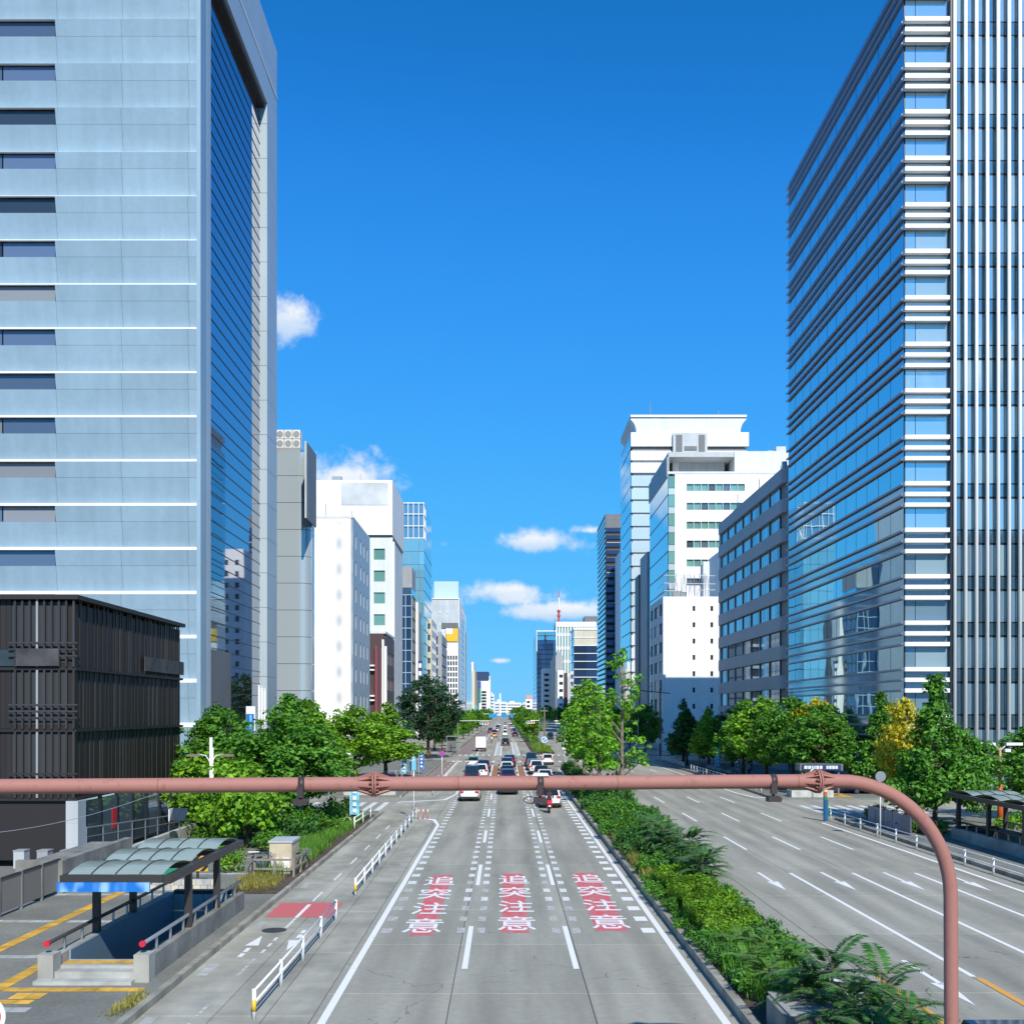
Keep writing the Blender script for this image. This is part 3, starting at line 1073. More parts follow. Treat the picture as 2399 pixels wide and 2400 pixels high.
def band_office():
    X, Y1, Y2, ZT, P = 35.0, 133.0, 175.0, 38.2, 3.72
    t = top('banded_office', 'grey office block with long window bands and a rounded corner beside the glass tower', 'building', (X + 12, Y1 + 20, 0))
    W_band = mat('grey_band', (0.34, 0.36, 0.38), rough=0.5, var=0.06, vscale=0.2)
    piece('core', X + .6, X + 25, Y1 + .6, Y2 - .6, 0, ZT, W_dgrey, t)
    for k in range(11):
        z1 = ZT - k * P
        z0 = max(z1 - 1.75, .1)
        pts = [(X, Y2), (X, Y1 + 3.2)]
        for q in range(1, 7):
            a = math.pi / 2 * q / 6
            pts.append((X + 3.2 - 3.2 * math.cos(a), Y1 + 3.2 - 3.2 * math.sin(a)))
        pts += [(X + 25, Y1), (X + 25, Y1 + 1), (X + 4, Y1 + 1), (X + 1, Y1 + 4), (X + 1, Y2)]
        if z1 > .5:
            MB().prism(pts, 'z', z0, z1).build('spandrel_band', W_band, t)
        zw0, zw1 = z0 - (P - 1.75) + .06, z0 - .02
        if zw0 < .2:
            break
        for gidx in range(7):
            ya = Y1 + 4.6 + gidx * 5.35
            for j in range(4):
                y0 = ya + j * 1.2
                piece('window', X + .42, X + .48, y0 + .04, y0 + 1.16, zw0, zw1, G_office, t)
            piece('pier', X + .3, X + .6, ya + 4.84, ya + 5.31, zw0, zw1, W_dgrey, t)
    piece('parapet', X + 1.5, X + 20, Y1 + 6, Y2 - 4, ZT, ZT + 1.4, W_dgrey, t)
    for y, h in ((140, 1.6), (152, 2.4), (166, 3.2)):
        MB().tube([(X + 1.2, y, ZT), (X + 1.2, y, ZT + h)], .05, 5).build('roof_aerial', M_gmetal, t)
    MB().tube([(X + 1.0, 137.5, ZT), (X + 1.0, 137.5, ZT + 1.5)], .35, 8).build('roof_vent', W_white2, t)
    piece('stair_end', X + .2, X + 3, Y2 - .6, Y2 + .4, 0, ZT - .3, W_lgrey, t)


band_office()


def roof_clutter(t, x0, x1, y0, y1, z, n, seed):
    """tanks, air handlers and rails on a flat roof"""
    rr4 = random.Random(seed)
    for k in range(n):
        w, d, h = rr4.uniform(.8, 2.4), rr4.uniform(.8, 2.0), rr4.uniform(.7, 2.2)
        x, y = rr4.uniform(x0, x1 - w), rr4.uniform(y0, y1 - d)
        piece('roof_unit', x, x + w, y, y + d, z, z + h, rr4.choice((W_lgrey, W_white2, M_gmetal, W_grey)), t)
    for k in range(2):
        x, y = rr4.uniform(x0, x1), rr4.uniform(y0, y1)
        MB().tube([(x, y, z), (x, y, z + rr4.uniform(2, 4.5))], .06, 5).build('aerial', M_gmetal, t)
# ------------------------------------------------------------------ buildings further up the street
def rows_from(z_top, pitch, h, n):
    return [(z_top - k * pitch - h, z_top - k * pitch) for k in range(n - 1, -1, -1) if z_top - k * pitch - h > 0.3]


def block(name, label, x0, x1, y0, y1, z, wall):
    t = top(name, label, 'building', ((x0 + x1) / 2, (y0 + y1) / 2, 0))
    return t


# -- left side ------------------------------------------------------
def l_curved():
    t = block('curved_glass_building', 'narrow grey building with a curved glass corner and fan units on its roof', -38, -26, 143, 168, 42, W_lgrey)
    piece('wall', -38, -26.6, 144.5, 147, 0, 42.0, W_grey, t)
    M_cg = glass('frosted_grey_glass', (0.50, 0.58, 0.62), metal=.35, rough=.16)
    z = 42.3
    k = 0
    while z > 0:
        h = 3.6 if k else 3.2
        pts = [(-38, 143.0), (-27.6, 143.0)]
        for q in range(1, 9):
            a = math.pi / 2 * q / 8
            pts.append((-27.6 + 1.6 * math.sin(a), 144.6 - 1.6 * math.cos(a)))
        pts += [(-26, 146), (-26.5, 146), (-26.6, 145), (-27.6, 144.2), (-38, 144.2)]
        MB().prism(pts, 'z', max(z - h + .06, 0), z).build('curved_panel', M_cg, t, smooth=False)
        z -= h
        k += 1
    piece('fin_board', -25.75, -25.55, 137.9, 144.9, 32.5, 42.4, W_dgrey, t)
    piece('board_edge', -25.77, -25.53, 137.6, 137.9, 32.5, 42.4, W_lgrey, t)
    piece('board_arm', -26.2, -25.7, 143.2, 144.6, 33.4, 33.7, W_dgrey, t)
    piece('unit_rack', -30.8, -27.4, 143.4, 145.6, 42.3, 43.0, M_gmetal, t)
    M_un = mat('white_unit', (0.75, 0.75, 0.73), rough=.5)
    for i in range(3):
        for j in range(2):
            x, zz = -30.2 + i * 1.1, 43.6 + j * 1.25
            b = MB()
            b.box(x - .5, x + .5, 143.6, 145.2, zz - .58, zz + .58)
            u = b.build('roof_unit', M_un, t)
            MB().disc((x, 143.58, zz), (0, 1, 0), .42, .08, 16).build('fan_grille', M_gmetal, u)
    return t


l_curved()


def l_white():
    t = block('white_block', 'blank white building with a blurred vertical sign, shade-grey windowed side', -33.3, -26, 183, 206, 40.7, W_white)
    piece('wall', -40, -26.35, 183, 206, 0, 40.7, W_white, t)
    rows = rows_from(38.4, 4.65, 2.5, 8)
    ys = [186.8, 193.0, 197.4, 202.2]
    W_sg = mat('shaded_side_wall', (0.36, 0.42, 0.47), rough=.35)  # side of the white building, its shade put into a blue grey colour
    facade(t, 'east', -26.0, 183.1, 206, 0, 40.6, [(y - .55, y + .55) for y in ys], rows, W_sg, M_blind, depth=.34)
    m = mat('blurred_vertical_sign', (0.66, 0.67, 0.68), rough=.6)
    nt = m.node_tree
    g = nt.nodes.new('ShaderNodeNewGeometry')
    sx = nt.nodes.new('ShaderNodeSeparateXYZ')
    nt.links.new(g.outputs['Position'], sx.inputs[0])

    def mth(op, a, b):
        q = nt.nodes.new('ShaderNodeMath')
        q.operation = op
        for i, v in enumerate((a, b)):
            if isinstance(v, (int, float)):
                q.inputs[i].default_value = v
            else:
                nt.links.new(v, q.inputs[i])
        return q.outputs[0]
    wz = mth('SINE', mth('MULTIPLY', sx.outputs[2], 2 * math.pi / 4.4), 0)
    wx = mth('SUBTRACT', 1.0, mth('MULTIPLY', mth('ABSOLUTE', mth('ADD', sx.outputs[0], 28.35), 0), 1.25))
    f = mth('MULTIPLY', mth('MAXIMUM', mth('MULTIPLY', mth('ADD', wz, 0.35), .6), 0), mth('MAXIMUM', wx, 0))
    mx = nt.nodes.new('ShaderNodeMix')
    mx.data_type = 'RGBA'
    mx.inputs[6].default_value = (0.79, 0.80, 0.80, 1)
    mx.inputs[7].default_value = (0.40, 0.42, 0.44, 1)
    nt.links.new(f, mx.inputs[0])
    nt.links.new(mx.outputs[2], nt.nodes['Principled BSDF'].inputs['Base Color'])
    piece('sign_panel', -29.3, -27.4, 182.9, 182.995, 6, 40.0, m, t)
    piece('roof_edge', -40.1, -26.0, 182.95, 206.05, 40.7, 41.1, W_white2, t)
    roof_clutter(t, -34, -27, 185, 203, 41.1, 4, 1)


l_white()


def l_logo():
    t = block('logo_building', 'large white building with a blurred grey logo near its top and green windows', -44, -26, 248, 275, 61, W_white)
    piece('wall', -44, -26.3, 248.4, 275, 0, 48.0, W_white2, t)
    piece('upper_wall', -46, -26.0, 247.4, 276, 48.5, 61.2, W_white, t)
    piece('shadow_gap', -44, -26.4, 247.9, 275, 48.0, 48.5, W_dgrey, t)
    rows = rows_from(45.4, 5.08, 2.6, 8)
    facade(t, 'front', 248.0, -33.0, -26.0, 0, 48.0, [(-30.4, -27.8)], rows, W_white2, G_green, depth=.4)
    roof_clutter(t, -44, -27, 250, 270, 61.2, 5, 2)
    piece('side_fin', -26.0, -25.6, 248.2, 249.0, 0, 47.0, W_white, t)
    piece('sign_panel', -37.8, -27.0, 247.3, 247.38, 55.4, 60.6, mat('blurred_logo', (0.60, 0.63, 0.66), rough=.6, var=.25, vscale=.16), t)


l_logo()


def l_lattice():
    t = block('lattice_tower', 'cyan glass tower topped by an open white lattice frame', -36, -26, 344, 380, 75, G_cyan)
    piece('core', -36, -26.1, 344.3, 380, 0, 63.2, W_dgrey, t)
    piece('wing_wall', -26.3, -26.1, 352, 380, 63.2, 75, G_cyan, t)
    for k in range(15):
        z0 = k * 4.22
        piece('glass_band', -36, -27.6, 344, 344.25, z0 + .12, z0 + 4.2, G_cyan, t)
        piece('glass_corner', -27.55, -26.0, 344.02, 345.6, z0 + .12, z0 + 4.2, G_cyan, t)
        piece('side_band', -26.1, -25.95, 345.7, 380, z0 + .35, z0 + 4.2, G_cyan, t)
        piece('joint', -36, -26.05, 344.06, 380, z0, z0 + .12, W_dgrey, t)
    for x in (-35.8, -34.3, -32.7, -31.1, -29.4, -27.7, -26.1):
        for y in (344.1, 348, 352):
            piece('lattice_post', x - .1, x + .1, y - .1, y + .1, 63.2, 75, W_white, t)
    for z in (63.5, 67.4, 71.2, 74.8):
        for y in (344.1, 348, 352):
            piece('lattice_beam', -36, -26, y - .12, y + .12, z - .12, z + .12, W_white, t)
        for x in (-35.8, -31.1, -26.1):
            piece('lattice_tie', x - .16, x + .16, 344, 352, z - .16, z + .16, W_white, t)
    piece('lattice_glass', -35.8, -26.2, 344.5, 344.6, 63.2, 74.5, glass('lattice_pane', (0.22, 0.42, 0.58), metal=.6, rough=.06), t)
    for i in range(6):
        for z in (63.8, 67.7):
            if (i * 7 + int(z)) % 3:
                piece('plant_unit', -35.4 + i * 1.6, -34.2 + i * 1.6, 346, 350, z, z + 2.4, M_blind if i % 2 else W_dgrey, t)


l_lattice()


def l_darkglass():
    t = block('dark_glass_office', 'dark blue glass office with a grey box on top', -35, -25, 288, 300, 47, G_blue)
    piece('core', -35, -25.3, 288.3, 300, 0, 40.9, W_black2, t)
    piece('top_box', -35, -25, 288, 300, 41, 46.6, W_grey, t)
    roof_clutter(t, -34, -26, 290, 298, 46.6, 3, 6)
    piece('top_glass', -35, -25.05, 287.96, 300, 39.2, 40.95, G_side, t)
    facade(t, 'front', 288.0, -35, -25, 0, 39.2, grid(-35, -25, 6, .18), [(k * 3.0 + .15, k * 3.0 + 2.95) for k in range(13)], mat('pale_blue_mullion', (0.35, 0.5, 0.6), rough=.4), G_blue, depth=.25)
    facade(t, 'east', -25.0, 288.3, 300, 0, 39.2, grid(288.3, 300, 4, .15), [(k * 3.0 + .2, k * 3.0 + 2.95) for k in range(13)], W_dgrey, G_blue, depth=.25)
    for x in (-34, -30, -26):
        piece('roof_rail_post', x, x + .15, 288.3, 288.45, 46.6, 49.5, M_gmetal, t)
    piece('roof_rail', -34, -25.85, 288.3, 288.45, 49.3, 49.5, M_gmetal, t)
    MB().tube([(-31, 290, 46.6), (-31, 290, 51), (-32, 290, 52), (-34, 290, 52.4)], .25, 6).build('roof_pipe', W_white, t)


l_darkglass()


def l_small():
    t = block('maroon_building', 'small maroon building with white balconies', -28.4, -26, 218, 226, 21, W_maroon)
    piece('wall', -29, -26.5, 219, 226, 0, 20.5, W_brown, t)
    piece('side_wall', -26.5, -26.0, 218, 226, 0, 21, W_maroon, t)
    for k in range(3):
        for dz in (0, .9):
            piece('balcony', -28.9, -26.6, 218, 219, 3.5 + k * 6.2 + dz, 3.8 + k * 6.2 + dz, W_white, t)
    piece('white_edge', -26.0, -25.6, 226.1, 227.5, 0, 22.8, W_white, t)
    t = block('brown_building', 'dark brown building with pale square windows beside the logo building', -30, -25.5, 228, 247, 24, W_brown)
    piece('wall', -30, -25.8, 228, 247, 0, 24.2, W_brown, t)
    facade(t, 'east', -25.5, 228.4, 247, 0, 24, [(233, 236.2), (238, 241.2), (242.4, 245)], rows_from(20.5, 5.6, 2.8, 4), W_brown, M_blind, depth=.28)
    piece('white_fin', -26.5, -25.2, 228, 228.6, 8.5, 21.5, W_white, t)
    piece('parapet', -30, -25.4, 227.9, 247, 24.2, 24.7, W_white2, t)
    t = block('white_slab', 'thin white slab building behind the dark glass office', -28, -24.6, 303, 316, 39, W_white)
    piece('wall', -28, -24.6, 303, 309, 0, 38.6, W_white, t)
    piece('back_wall', -28, -24.8, 309, 316, 0, 36.5, W_dgrey, t)
    M_bs = mat('navy_sign', (0.03, 0.07, 0.2), rough=.5)
    piece('blue_sign', -24.6, -23.4, 303.0, 303.2, 8, 22, M_bs, t)
    for k in range(6):
        piece('sign_square', -24.4, -23.6, 302.95, 302.99, 9 + k * 2.2, 10.2 + k * 2.2, W_white, t)
    t = block('beige_apartments', 'beige apartment block with square windows and a small white roof lantern', -30, -25, 366, 392, 39.5, W_beige)
    piece('core', -30, -25.4, 366.4, 392, 0, 39.2, W_beige, t)
    rows = rows_from(37.8, 3.95, 1.9, 9)
    facade(t, 'front', 366.0, -30, -25.0, 0, 39.4, [(-28.9, -28.2), (-26.6, -25.5)], rows, W_beige, G_dark, depth=.38)
    facade(t, 'east', -25.0, 366.4, 392, 0, 39.4, grid(367, 391, 5, 1.6), rows, W_white2, G_dark, depth=.38)
    for k in range(4):
        piece('lantern_post', -29.2 + k * .8, -28.95 + k * .8, 367, 367.3, 39.5, 42.4, W_white, t)
    MB().prism([(-29.6, 42.4), (-26.1, 42.4), (-27.8, 44.6)], 'y', 366.6, 369).build('lantern_roof', W_white, t)
    piece('lantern_core', -29.0, -26.7, 367.6, 369, 39.4, 42.3, W_grey, t)
    t = block('striped_building', 'dark grey building with open black storeys', -32, -25, 425, 462, 39.5, W_grey)
    piece('core', -32, -25.3, 425.5, 462, 0, 38.8, W_black2, t)
    for k in range(9):
        piece('floor_slab', -32, -26.6, 424.6, 426, k * 4.3 + 3.2, k * 4.3 + 4.3, W_lgrey, t)
        piece('side_panel', -25.3, -24.95, 425, 462, k * 4.3 + .5, k * 4.3 + 4.1, W_grey, t)
    piece('corner_pier', -26.6, -25.0, 424.6, 425.4, 0, 39.3, W_grey, t)
    t = block('yellow_sign_building', 'white office with a yellow rooftop sign and a white window grid', -34, -25, 573, 600, 54, W_white)
    piece('core', -34, -25.2, 573.6, 600, 0, 54, W_white2, t)
    facade(t, 'front', 573.0, -34, -25, 0, 44.6, grid(-34, -25, 6, .5), rows_from(37.6, 3.0, 2.3, 12), W_white, G_dark, depth=.55)
    piece('sign_board', -31.5, -25.1, 572.5, 572.9, 45.2, 52.2, mat('yellow_sign', (0.85, 0.48, 0.02), rough=.5), t)
    piece('sign_patch', -31.5, -28.0, 572.42, 572.49, 49.2, 52.2, W_white, t)
    piece('top_band', -34, -25, 573, 573.5, 52.4, 55.2, W_dgrey, t)
    t = block('stepped_grey_tower', 'light grey tower with a paler box set on its roof, white framed street side', -42, -26, 613, 700, 83, W_lgrey)
    piece('wall', -42, -26.4, 613.5, 690, 0, 72.2, W_lgrey, t)
    piece('upper_box', -41, -26.8, 620, 680, 72.2, 83.2, G_pale, t)
    piece('roof_line', -42, -26, 613, 690, 72.2, 72.7, W_white, t)
    piece('street_side', -26.4, -26.0, 613, 700, 0, 72.2, W_white, t)
    for k in range(3):
        for x in (-37.8, -33.4):
            piece('window', x, x + 1.2, 613.3, 613.45, 50 + k * 7, 51.6 + k * 7, M_blind, t)
    for k in range(17):
        piece('side_window', -26.0, -25.9, 640, 688, 2 + k * 4.1, 4 + k * 4.1, G_mid, t)
    t = block('curved_white_building', 'pale curved glass building far up the left side', -30, -26, 705, 850, 71, G_pale)
    b = MB()
    pts = [(705, 0), (705, 71), (730, 70), (760, 66), (800, 58), (835, 45), (850, 30), (850, 0)]
    b.prism(pts, 'x', -34, -26.0).build('wall', G_pale, t)
    piece('front_panel', -34.1, -26.6, 704.6, 704.99, 0, 70.5, W_white2, t)
    roof_clutter(t, -33, -27, 706, 722, 70.5, 3, 5)
    piece('dark_edge', -26.0, -25.7, 705, 712, 0, 60, W_dgrey, t)
    t = block('cream_building', 'cream coloured slab building far up the left side', -31, -25, 890, 1000, 42, W_cream)
    piece('wall', -31, -25.0, 890, 960, 0, 41.8, W_cream, t)
    piece('roof_box', -30.5, -26, 892, 950, 41.8, 49, W_white, t)
    piece('side_wall', -24.95, -24.0, 960, 1000, 0, 36, W_dgrey, t)
    piece('sign', -25.0, -23.2, 905, 906, 4, 13, mat('cyan_sign', (0.02, 0.42, 0.5), rough=.5), t)
    t = block('navy_roof_building', 'white balconied building with a navy roof and green banners far up the street', -36, -20, 1390, 1450, 59, W_white)
    piece('wall', -36, -20.5, 1391, 1450, 0, 49, W_white, t)
    piece('navy_top', -37, -20.8, 1389, 1450, 49, 59.5, mat('navy_cladding', (0.02, 0.05, 0.13), rough=.5), t)
    for k in range(8):
        piece('balcony_gap', -30, -24, 1390.3, 1390.9, 4 + k * 4, 6.4 + k * 4, W_black2, t)
    piece('banner', -35.5, -30.8, 1389.4, 1390.2, 20, 38, mat('green_banner', (0.02, 0.28, 0.26), rough=.5), t)
    piece('banner', -35.5, -30.8, 1389.3, 1390.1, 38.5, 47, mat('blue_banner', (0.03, 0.10, 0.5), rough=.5), t)
    piece('side_edge', -20.5, -18.5, 1392, 1450, 0, 54, W_white2, t)


l_small()


# -- right side -----------------------------------------------------
def r_white_low():
    t = block('white_annex', 'plain white annex with tiny windows and a lattice aerial frame on its roof', 30, 41, 203, 221, 31, W_white)
    piece('core', 30.5, 47, 203.4, 221, 0, 29.2, W_white2, t)
    facade(t, 'front', 203.0, 30.1, 47, 0, 29.4, [(35.7, 36.2), (39.1, 39.6), (42.5, 43.0)], rows_from(27.6, 3.1, .95, 8), W_white, G_dark, depth=.38)
    facade(t, 'west', 30.1, 203.4, 221, 0, 29.4, [(204.5, 207.8), (210, 215), (217.2, 220.5)], rows_from(28.2, 3.65, 2.2, 7), W_lgrey, [G_mid, G_office, M_blind], depth=.36)
    b = MB()
    rr = random.Random(4)
    for k in range(9):
        x = 31 + k * 1.08
        b.tube([(x, 205, 29.4), (x + rr.uniform(-.3, .3), 205, 34.1)], .055, 5)
        b.tube([(x, 208, 29.4), (x + rr.uniform(-.3, .3), 208, 33.7)], .055, 5)
    for z in (30.7, 32.2, 33.7):
        b.tube([(30.6, 205, z), (40.4, 205, z + rr.uniform(-.3, .3))], .055, 5)
        b.tube([(30.6, 205, z), (30.6, 214, z)], .055, 5)
    for k in range(12):
        x = 31 + k * .75
        b.tube([(x, 205, 29.6 + rr.random()), (x + rr.uniform(-1, 1.4), 205, 33.3 + rr.random())], .045, 5)
    b.build('aerial_frame', M_gmetal, t)
    roof_clutter(t, 33, 41, 206, 218, 29.4, 4, 4)
    piece('roof_box', 41.4, 47, 204, 216, 29.4, 38.5, W_white2, t)


r_white_low()


def r_white_main():
    t = block('white_ribbon_office', 'white office building with ribbon windows and a recessed grey penthouse', 36, 66, 236, 266, 65, W_white)
    piece('core', 37.8, 66, 236.5, 266, 0, 60.2, W_white, t)
    rows = rows_from(57.9, 4.18, 1.6, 14)
    facade(t, 'front', 236.0, 37.6, 66, 0, 60.4, grid(40.1, 53.1, 8, .08), rows, W_white, [G_green, G_mid, G_green], depth=.45)
    for k in range(13):
        z = 59.6 - k * 4.18
        piece('corner_glass', 36.2, 37.55, 236.02, 236.3, z - 2.6, z, G_green, t)
        piece('corner_glass', 36.2, 37.55, 236.02, 236.3, z - 4.08, z - 2.7, G_pale, t)
        piece('side_glass', 36.1, 36.25, 236.4, 266, z - 3.95, z, G_side, t)
        piece('side_transom', 36.04, 36.3, 236.4, 266, z - 4.16, z - 3.97, M_mull, t)
    piece('side_core', 36.3, 37.8, 236.5, 266, 0, 60, W_dgrey, t)
    piece('roof_band', 36.0, 66, 235.9, 236.5, 60.1, 60.6, W_white2, t)
    # penthouse set under a projecting roof slab
    piece('penthouse', 39.6, 50, 243, 262, 60.4, 64.2, W_lgrey, t)
    piece('penthouse_side', 38.2, 39.6, 243, 262, 60.4, 64.2, W_white, t)
    piece('roof_slab', 36.4, 51.0, 237.5, 266, 64.2, 65.3, W_lgrey, t)
    piece('side_slab', 36.0, 36.6, 237.5, 267, 59.5, 64.2, W_grey, t)
    piece('penthouse_wing', 51.2, 70, 238, 262, 60.5, 65.6, W_white2, t)
    roof_clutter(t, 52, 68, 240, 258, 65.6, 6, 3)
    piece('lower_box', 43.6, 54, 234.6, 235.9, 0, 40.5, W_white2, t)


r_white_main()


def r_white_tall():
    t = block('flared_top_tower', 'tall white tower with a flared concave crown and aerials', 38, 73, 322, 350, 96, W_white)
    piece('core', 38.6, 73, 322.6, 350, 0, 86, W_lgrey, t)
    z = 79.5
    piece('upper_band', 38, 73.5, 321.6, 350, 87.5, 91.7, W_white, t)
    piece('gap', 38.5, 72.5, 322.4, 350, 86.2, 87.5, W_dgrey, t)
    for z0, z1 in ((83.4, 86.2), (79.6, 82.6)):
        piece('white_band', 38, 73, 321.8, 350, z0, z1, W_white, t)
    for k in range(19):
        z0 = 75.6 - k * 4.0
        if z0 < 0:
            break
        piece('white_band', 38.2, 73, 322.1, 322.5, z0, z0 + 3.1, G_pale if k < 12 else W_white2, t)
        piece('side_glass', 37.9, 38.3, 322.6, 350, z0, z0 + 3.7, G_side, t)
    for z0 in (79.6, 83.4, 87.5):
        piece('side_glass', 37.9, 37.99, 322.6, 350, z0 - .6, z0 + 3.0, G_side, t)
    prof = [(0.0, 96.4), (0.0, 95.6), (.5, 95.2), (1.2, 94.2), (1.6, 93.0), (1.75, 91.7)]
    outline = [(38.0 + a, z) for a, z in prof] + [(72.8 - a, z) for a, z in reversed(prof)]
    MB().prism(outline, 'y', 322.2, 350).build('crown', W_white2, t)
    piece('crown_edge', 37.9, 72.9, 321.7, 350, 96.4, 97.0, W_white, t)
    piece('penthouse_block', 50.5, 60.8, 320.4, 321.6, 84.6, 91.2, W_lgrey, t)
    for a, b in ((51.4, 53.2), (58.2, 60.0)):
        piece('louvre', a, b, 320.2, 320.38, 85.2, 90.6, W_dgrey, t)
    piece('louvre', 53.9, 57.6, 320.2, 320.38, 86.0, 87.2, W_dgrey, t)
    for x, h in ((44.3, 5.0), (65.0, 2.2)):
        MB().tube([(x, 325, 97), (x, 325, 97 + h)], .13, 6).build('aerial', M_gmetal, t)
    t = block('dark_slab', 'dark grey windowless slab between the white buildings', 36, 46, 270, 288, 48, W_dgrey)
    piece('wall', 36, 46, 270, 284, 0, 48, W_grey, t)
    piece('lower_wall', 35.6, 40, 284, 292, 0, 44, W_dgrey, t)


r_white_tall()


def r_far():
    t = block('dark_louvred_tower', 'dark blue tower with louvred side rising behind the white towers', 40, 46, 424, 461, 86, G_blue)
    piece('core', 40.3, 47.5, 424.4, 461, 0, 85.5, W_black2, t)
    for k in range(28):
        z = 1 + k * 3.0
        piece('front_band', 40.2, 47.5, 424, 424.35, z, z + 1.5, G_blue, t)
        piece('front_line', 40.4, 47.5, 423.9, 424.3, z + 1.6, z + 1.85, W_lgrey if k % 4 == 0 else W_dgrey, t)
    for k in range(42):
        piece('louvre', 39.8, 40.28, 424.2, 461, 1 + k * 2.0, 2.2 + k * 2.0, G_side, t)
    piece('cap', 39.9, 47.6, 423.9, 461.2, 80.5, 86, W_dgrey, t)
    t = block('beige_topped_office', 'dark glass office with beige upper storeys and white lines', 35, 47, 540, 565, 48.5, W_beige)
    piece('core', 35.3, 47, 540.4, 565, 0, 48, W_black2, t)
    for k in range(12):
        z = 1.2 + k * 4.0
        m = W_beige if k >= 10 else G_blue
        piece('storey_band', 35, 47.2, 540, 540.35, z, z + 3.5, m, t)
        piece('white_line', 34.8, 47.3, 539.7, 565, z + 3.6, z + 3.95, W_white, t)
        piece('side_band', 34.9, 35.2, 540.4, 565, z, z + 3.4, G_blue, t)
    piece('roof_line', 34.7, 47.3, 539.6, 565, 49.1, 50, W_white, t)
    t = block('white_fin_office', 'white office with tall vertical piers under a red and white mast', 38, 67, 792, 830, 74, W_white)
    piece('core', 38.4, 68, 793, 830, 0, 73.5, G_green, t)
    piece('top_band', 38, 68, 792, 830, 70.6, 74.2, W_white, t)
    for k in range(15):
        x = 38 + k * 2.1
        piece('pier', x, x + .9, 792.1, 793, 33, 70.6, W_white, t)
    for k in range(4):
        piece('spandrel', 38.1, 68, 792.5, 792.95, 33.5 + k * 10, 36.0 + k * 10, W_lgrey, t)
    piece('base_wall', 38, 68, 792.05, 793, 0, 33, W_white, t)
    b = MB()
    b.tube([(40.5, 800, 74), (40.5, 800, 84)], .8, 8, 0).tube([(40.5, 800, 84), (40.5, 800, 93)], .55, 8, 1).tube([(40.5, 800, 93), (40.5, 800, 98)], .3, 8, 0)
    b.build('mast', [mat('mast_red', (0.55, 0.06, 0.05), rough=.5), W_white], t)
    for z in (79, 82.5):
        MB().tube([(40.5, 800, z), (40.5, 800, z + .7)], 1.6, 10).build('mast_gallery', MATS['mast_red'], t)
    piece('roof_plant', 60, 70, 800, 820, 74.2, 79, W_dgrey, t)
    t = block('blue_glass_tower', 'distant blue glass tower on the right of the street end', 28, 42, 933, 1060, 78, G_blue)
    piece('core', 28.3, 43, 934, 1060, 0, 77, W_dgrey, t)
    for k in range(19):
        piece('glass_band', 28.6, 43, 933, 933.9, k * 4.1 + .3, k * 4.1 + 3.9, G_side if k > 16 else G_blue, t)
        piece('side_band', 28.0, 28.29, 934, 1060, k * 4.1 + .2, k * 4.1 + 3.95, G_blue, t)
    piece('white_frame', 27.7, 28.3, 932.6, 940, 60, 78.5, W_white, t)
    piece('white_frame', 28.0, 43, 932.6, 934, 77.5, 78.6, W_white2, t)
    t = block('balcony_tower', 'narrow white block with dark balcony gaps on the right', 30, 35, 850, 870, 42, W_white)
    piece('wall', 30, 36, 850.6, 875, 0, 42, W_white, t)
    for k in range(9):
        piece('balcony_gap', 31.6, 35, 850.1, 850.5, 2.5 + k * 4.2, 4.3 + k * 4.2, W_black2, t)
    t = block('grey_slab', 'blue grey slab in shade beyond the white block on the right', 33, 40, 690, 780, 40, W_grey)
    piece('wall', 33, 38, 692, 775, 0, 44, W_grey, t)
    piece('roof_box', 34, 37, 700, 760, 44, 47, W_grey, t)
    t = block('brown_strip_block', 'white block with dark window strips beside a brown stair tower', 30, 36, 606, 630, 31, W_white)
    piece('wall', 30, 33.6, 606.4, 625, 0, 31, W_white, t)
    for k in range(7):
        piece('window_strip', 31, 33, 606.0, 606.39, 2.5 + k * 4.1, 4.0 + k * 4.1, G_dark, t)
    piece('stair_tower', 33.7, 35.6, 605.6, 622, 0, 29.5, W_brown, t)
    piece('rear_wall', 35.7, 38.2, 607, 622, 0, 27, W_lgrey, t)
    t = block('small_white_block', 'small white and red topped block at the far right of the street end', 25, 33, 1276, 1300, 28, W_white)
    piece('wall', 25, 33, 1276.5, 1300, 0, 23, W_white, t)
    piece('red_top', 25.5, 33, 1276, 1298, 23, 27, mat('salmon_sign', (0.65, 0.32, 0.27), rough=.6), t)
    for k in range(4):
        piece('window_strip', 26.5, 30, 1276.0, 1276.4, 3 + k * 5, 5.4 + k * 5, G_dark, t)
    # small blocks closing the street
    rr = random.Random(11)
    spec = [(-44, -26, 1700, 46, W_white, 'slim white block at the street end, left of centre'), (-26, -18, 1850, 38, W_white2, 'second white block at the street end, just right of the slim one'),
            (-20, 4, 2100, 27, W_white2, 'low wide white building closing the street'), (4, 34, 2200, 26, W_white, 'long flat white building at the end of the street'),
            (34, 60, 2300, 24, W_beige, 'beige roofs low on the horizon right of the street end'), (-75, -47, 1500, 40, W_lgrey, 'grey block behind the navy roofed building'),
            (60, 110, 2250, 27, W_white2, 'pale far block near the green treetops on the right')]
    for x0, x1, y, z, m, lab in spec:
        t = top('distant_building', lab, 'building', ((x0 + x1) / 2, y, 0))
        piece('wall', x0, x1, y, y + 40, 0, z, m, t)
        piece('roof_box', x0 + (x1 - x0) * .2, x0 + (x1 - x0) * .55, y + 5, y + 25, z, z + rr.uniform(2, 5), W_white2, t)
        for k in range(int(z // 6)):
            piece('window_strip', x0 + 1.5, x1 - 1.5, y - .5, y - .1, 4 + k * 5.5, 5.8 + k * 5.5, G_mid, t)
    t = top('chimney', 'thin white chimney standing up at the street end', 'chimney', (-9, 2050, 0))
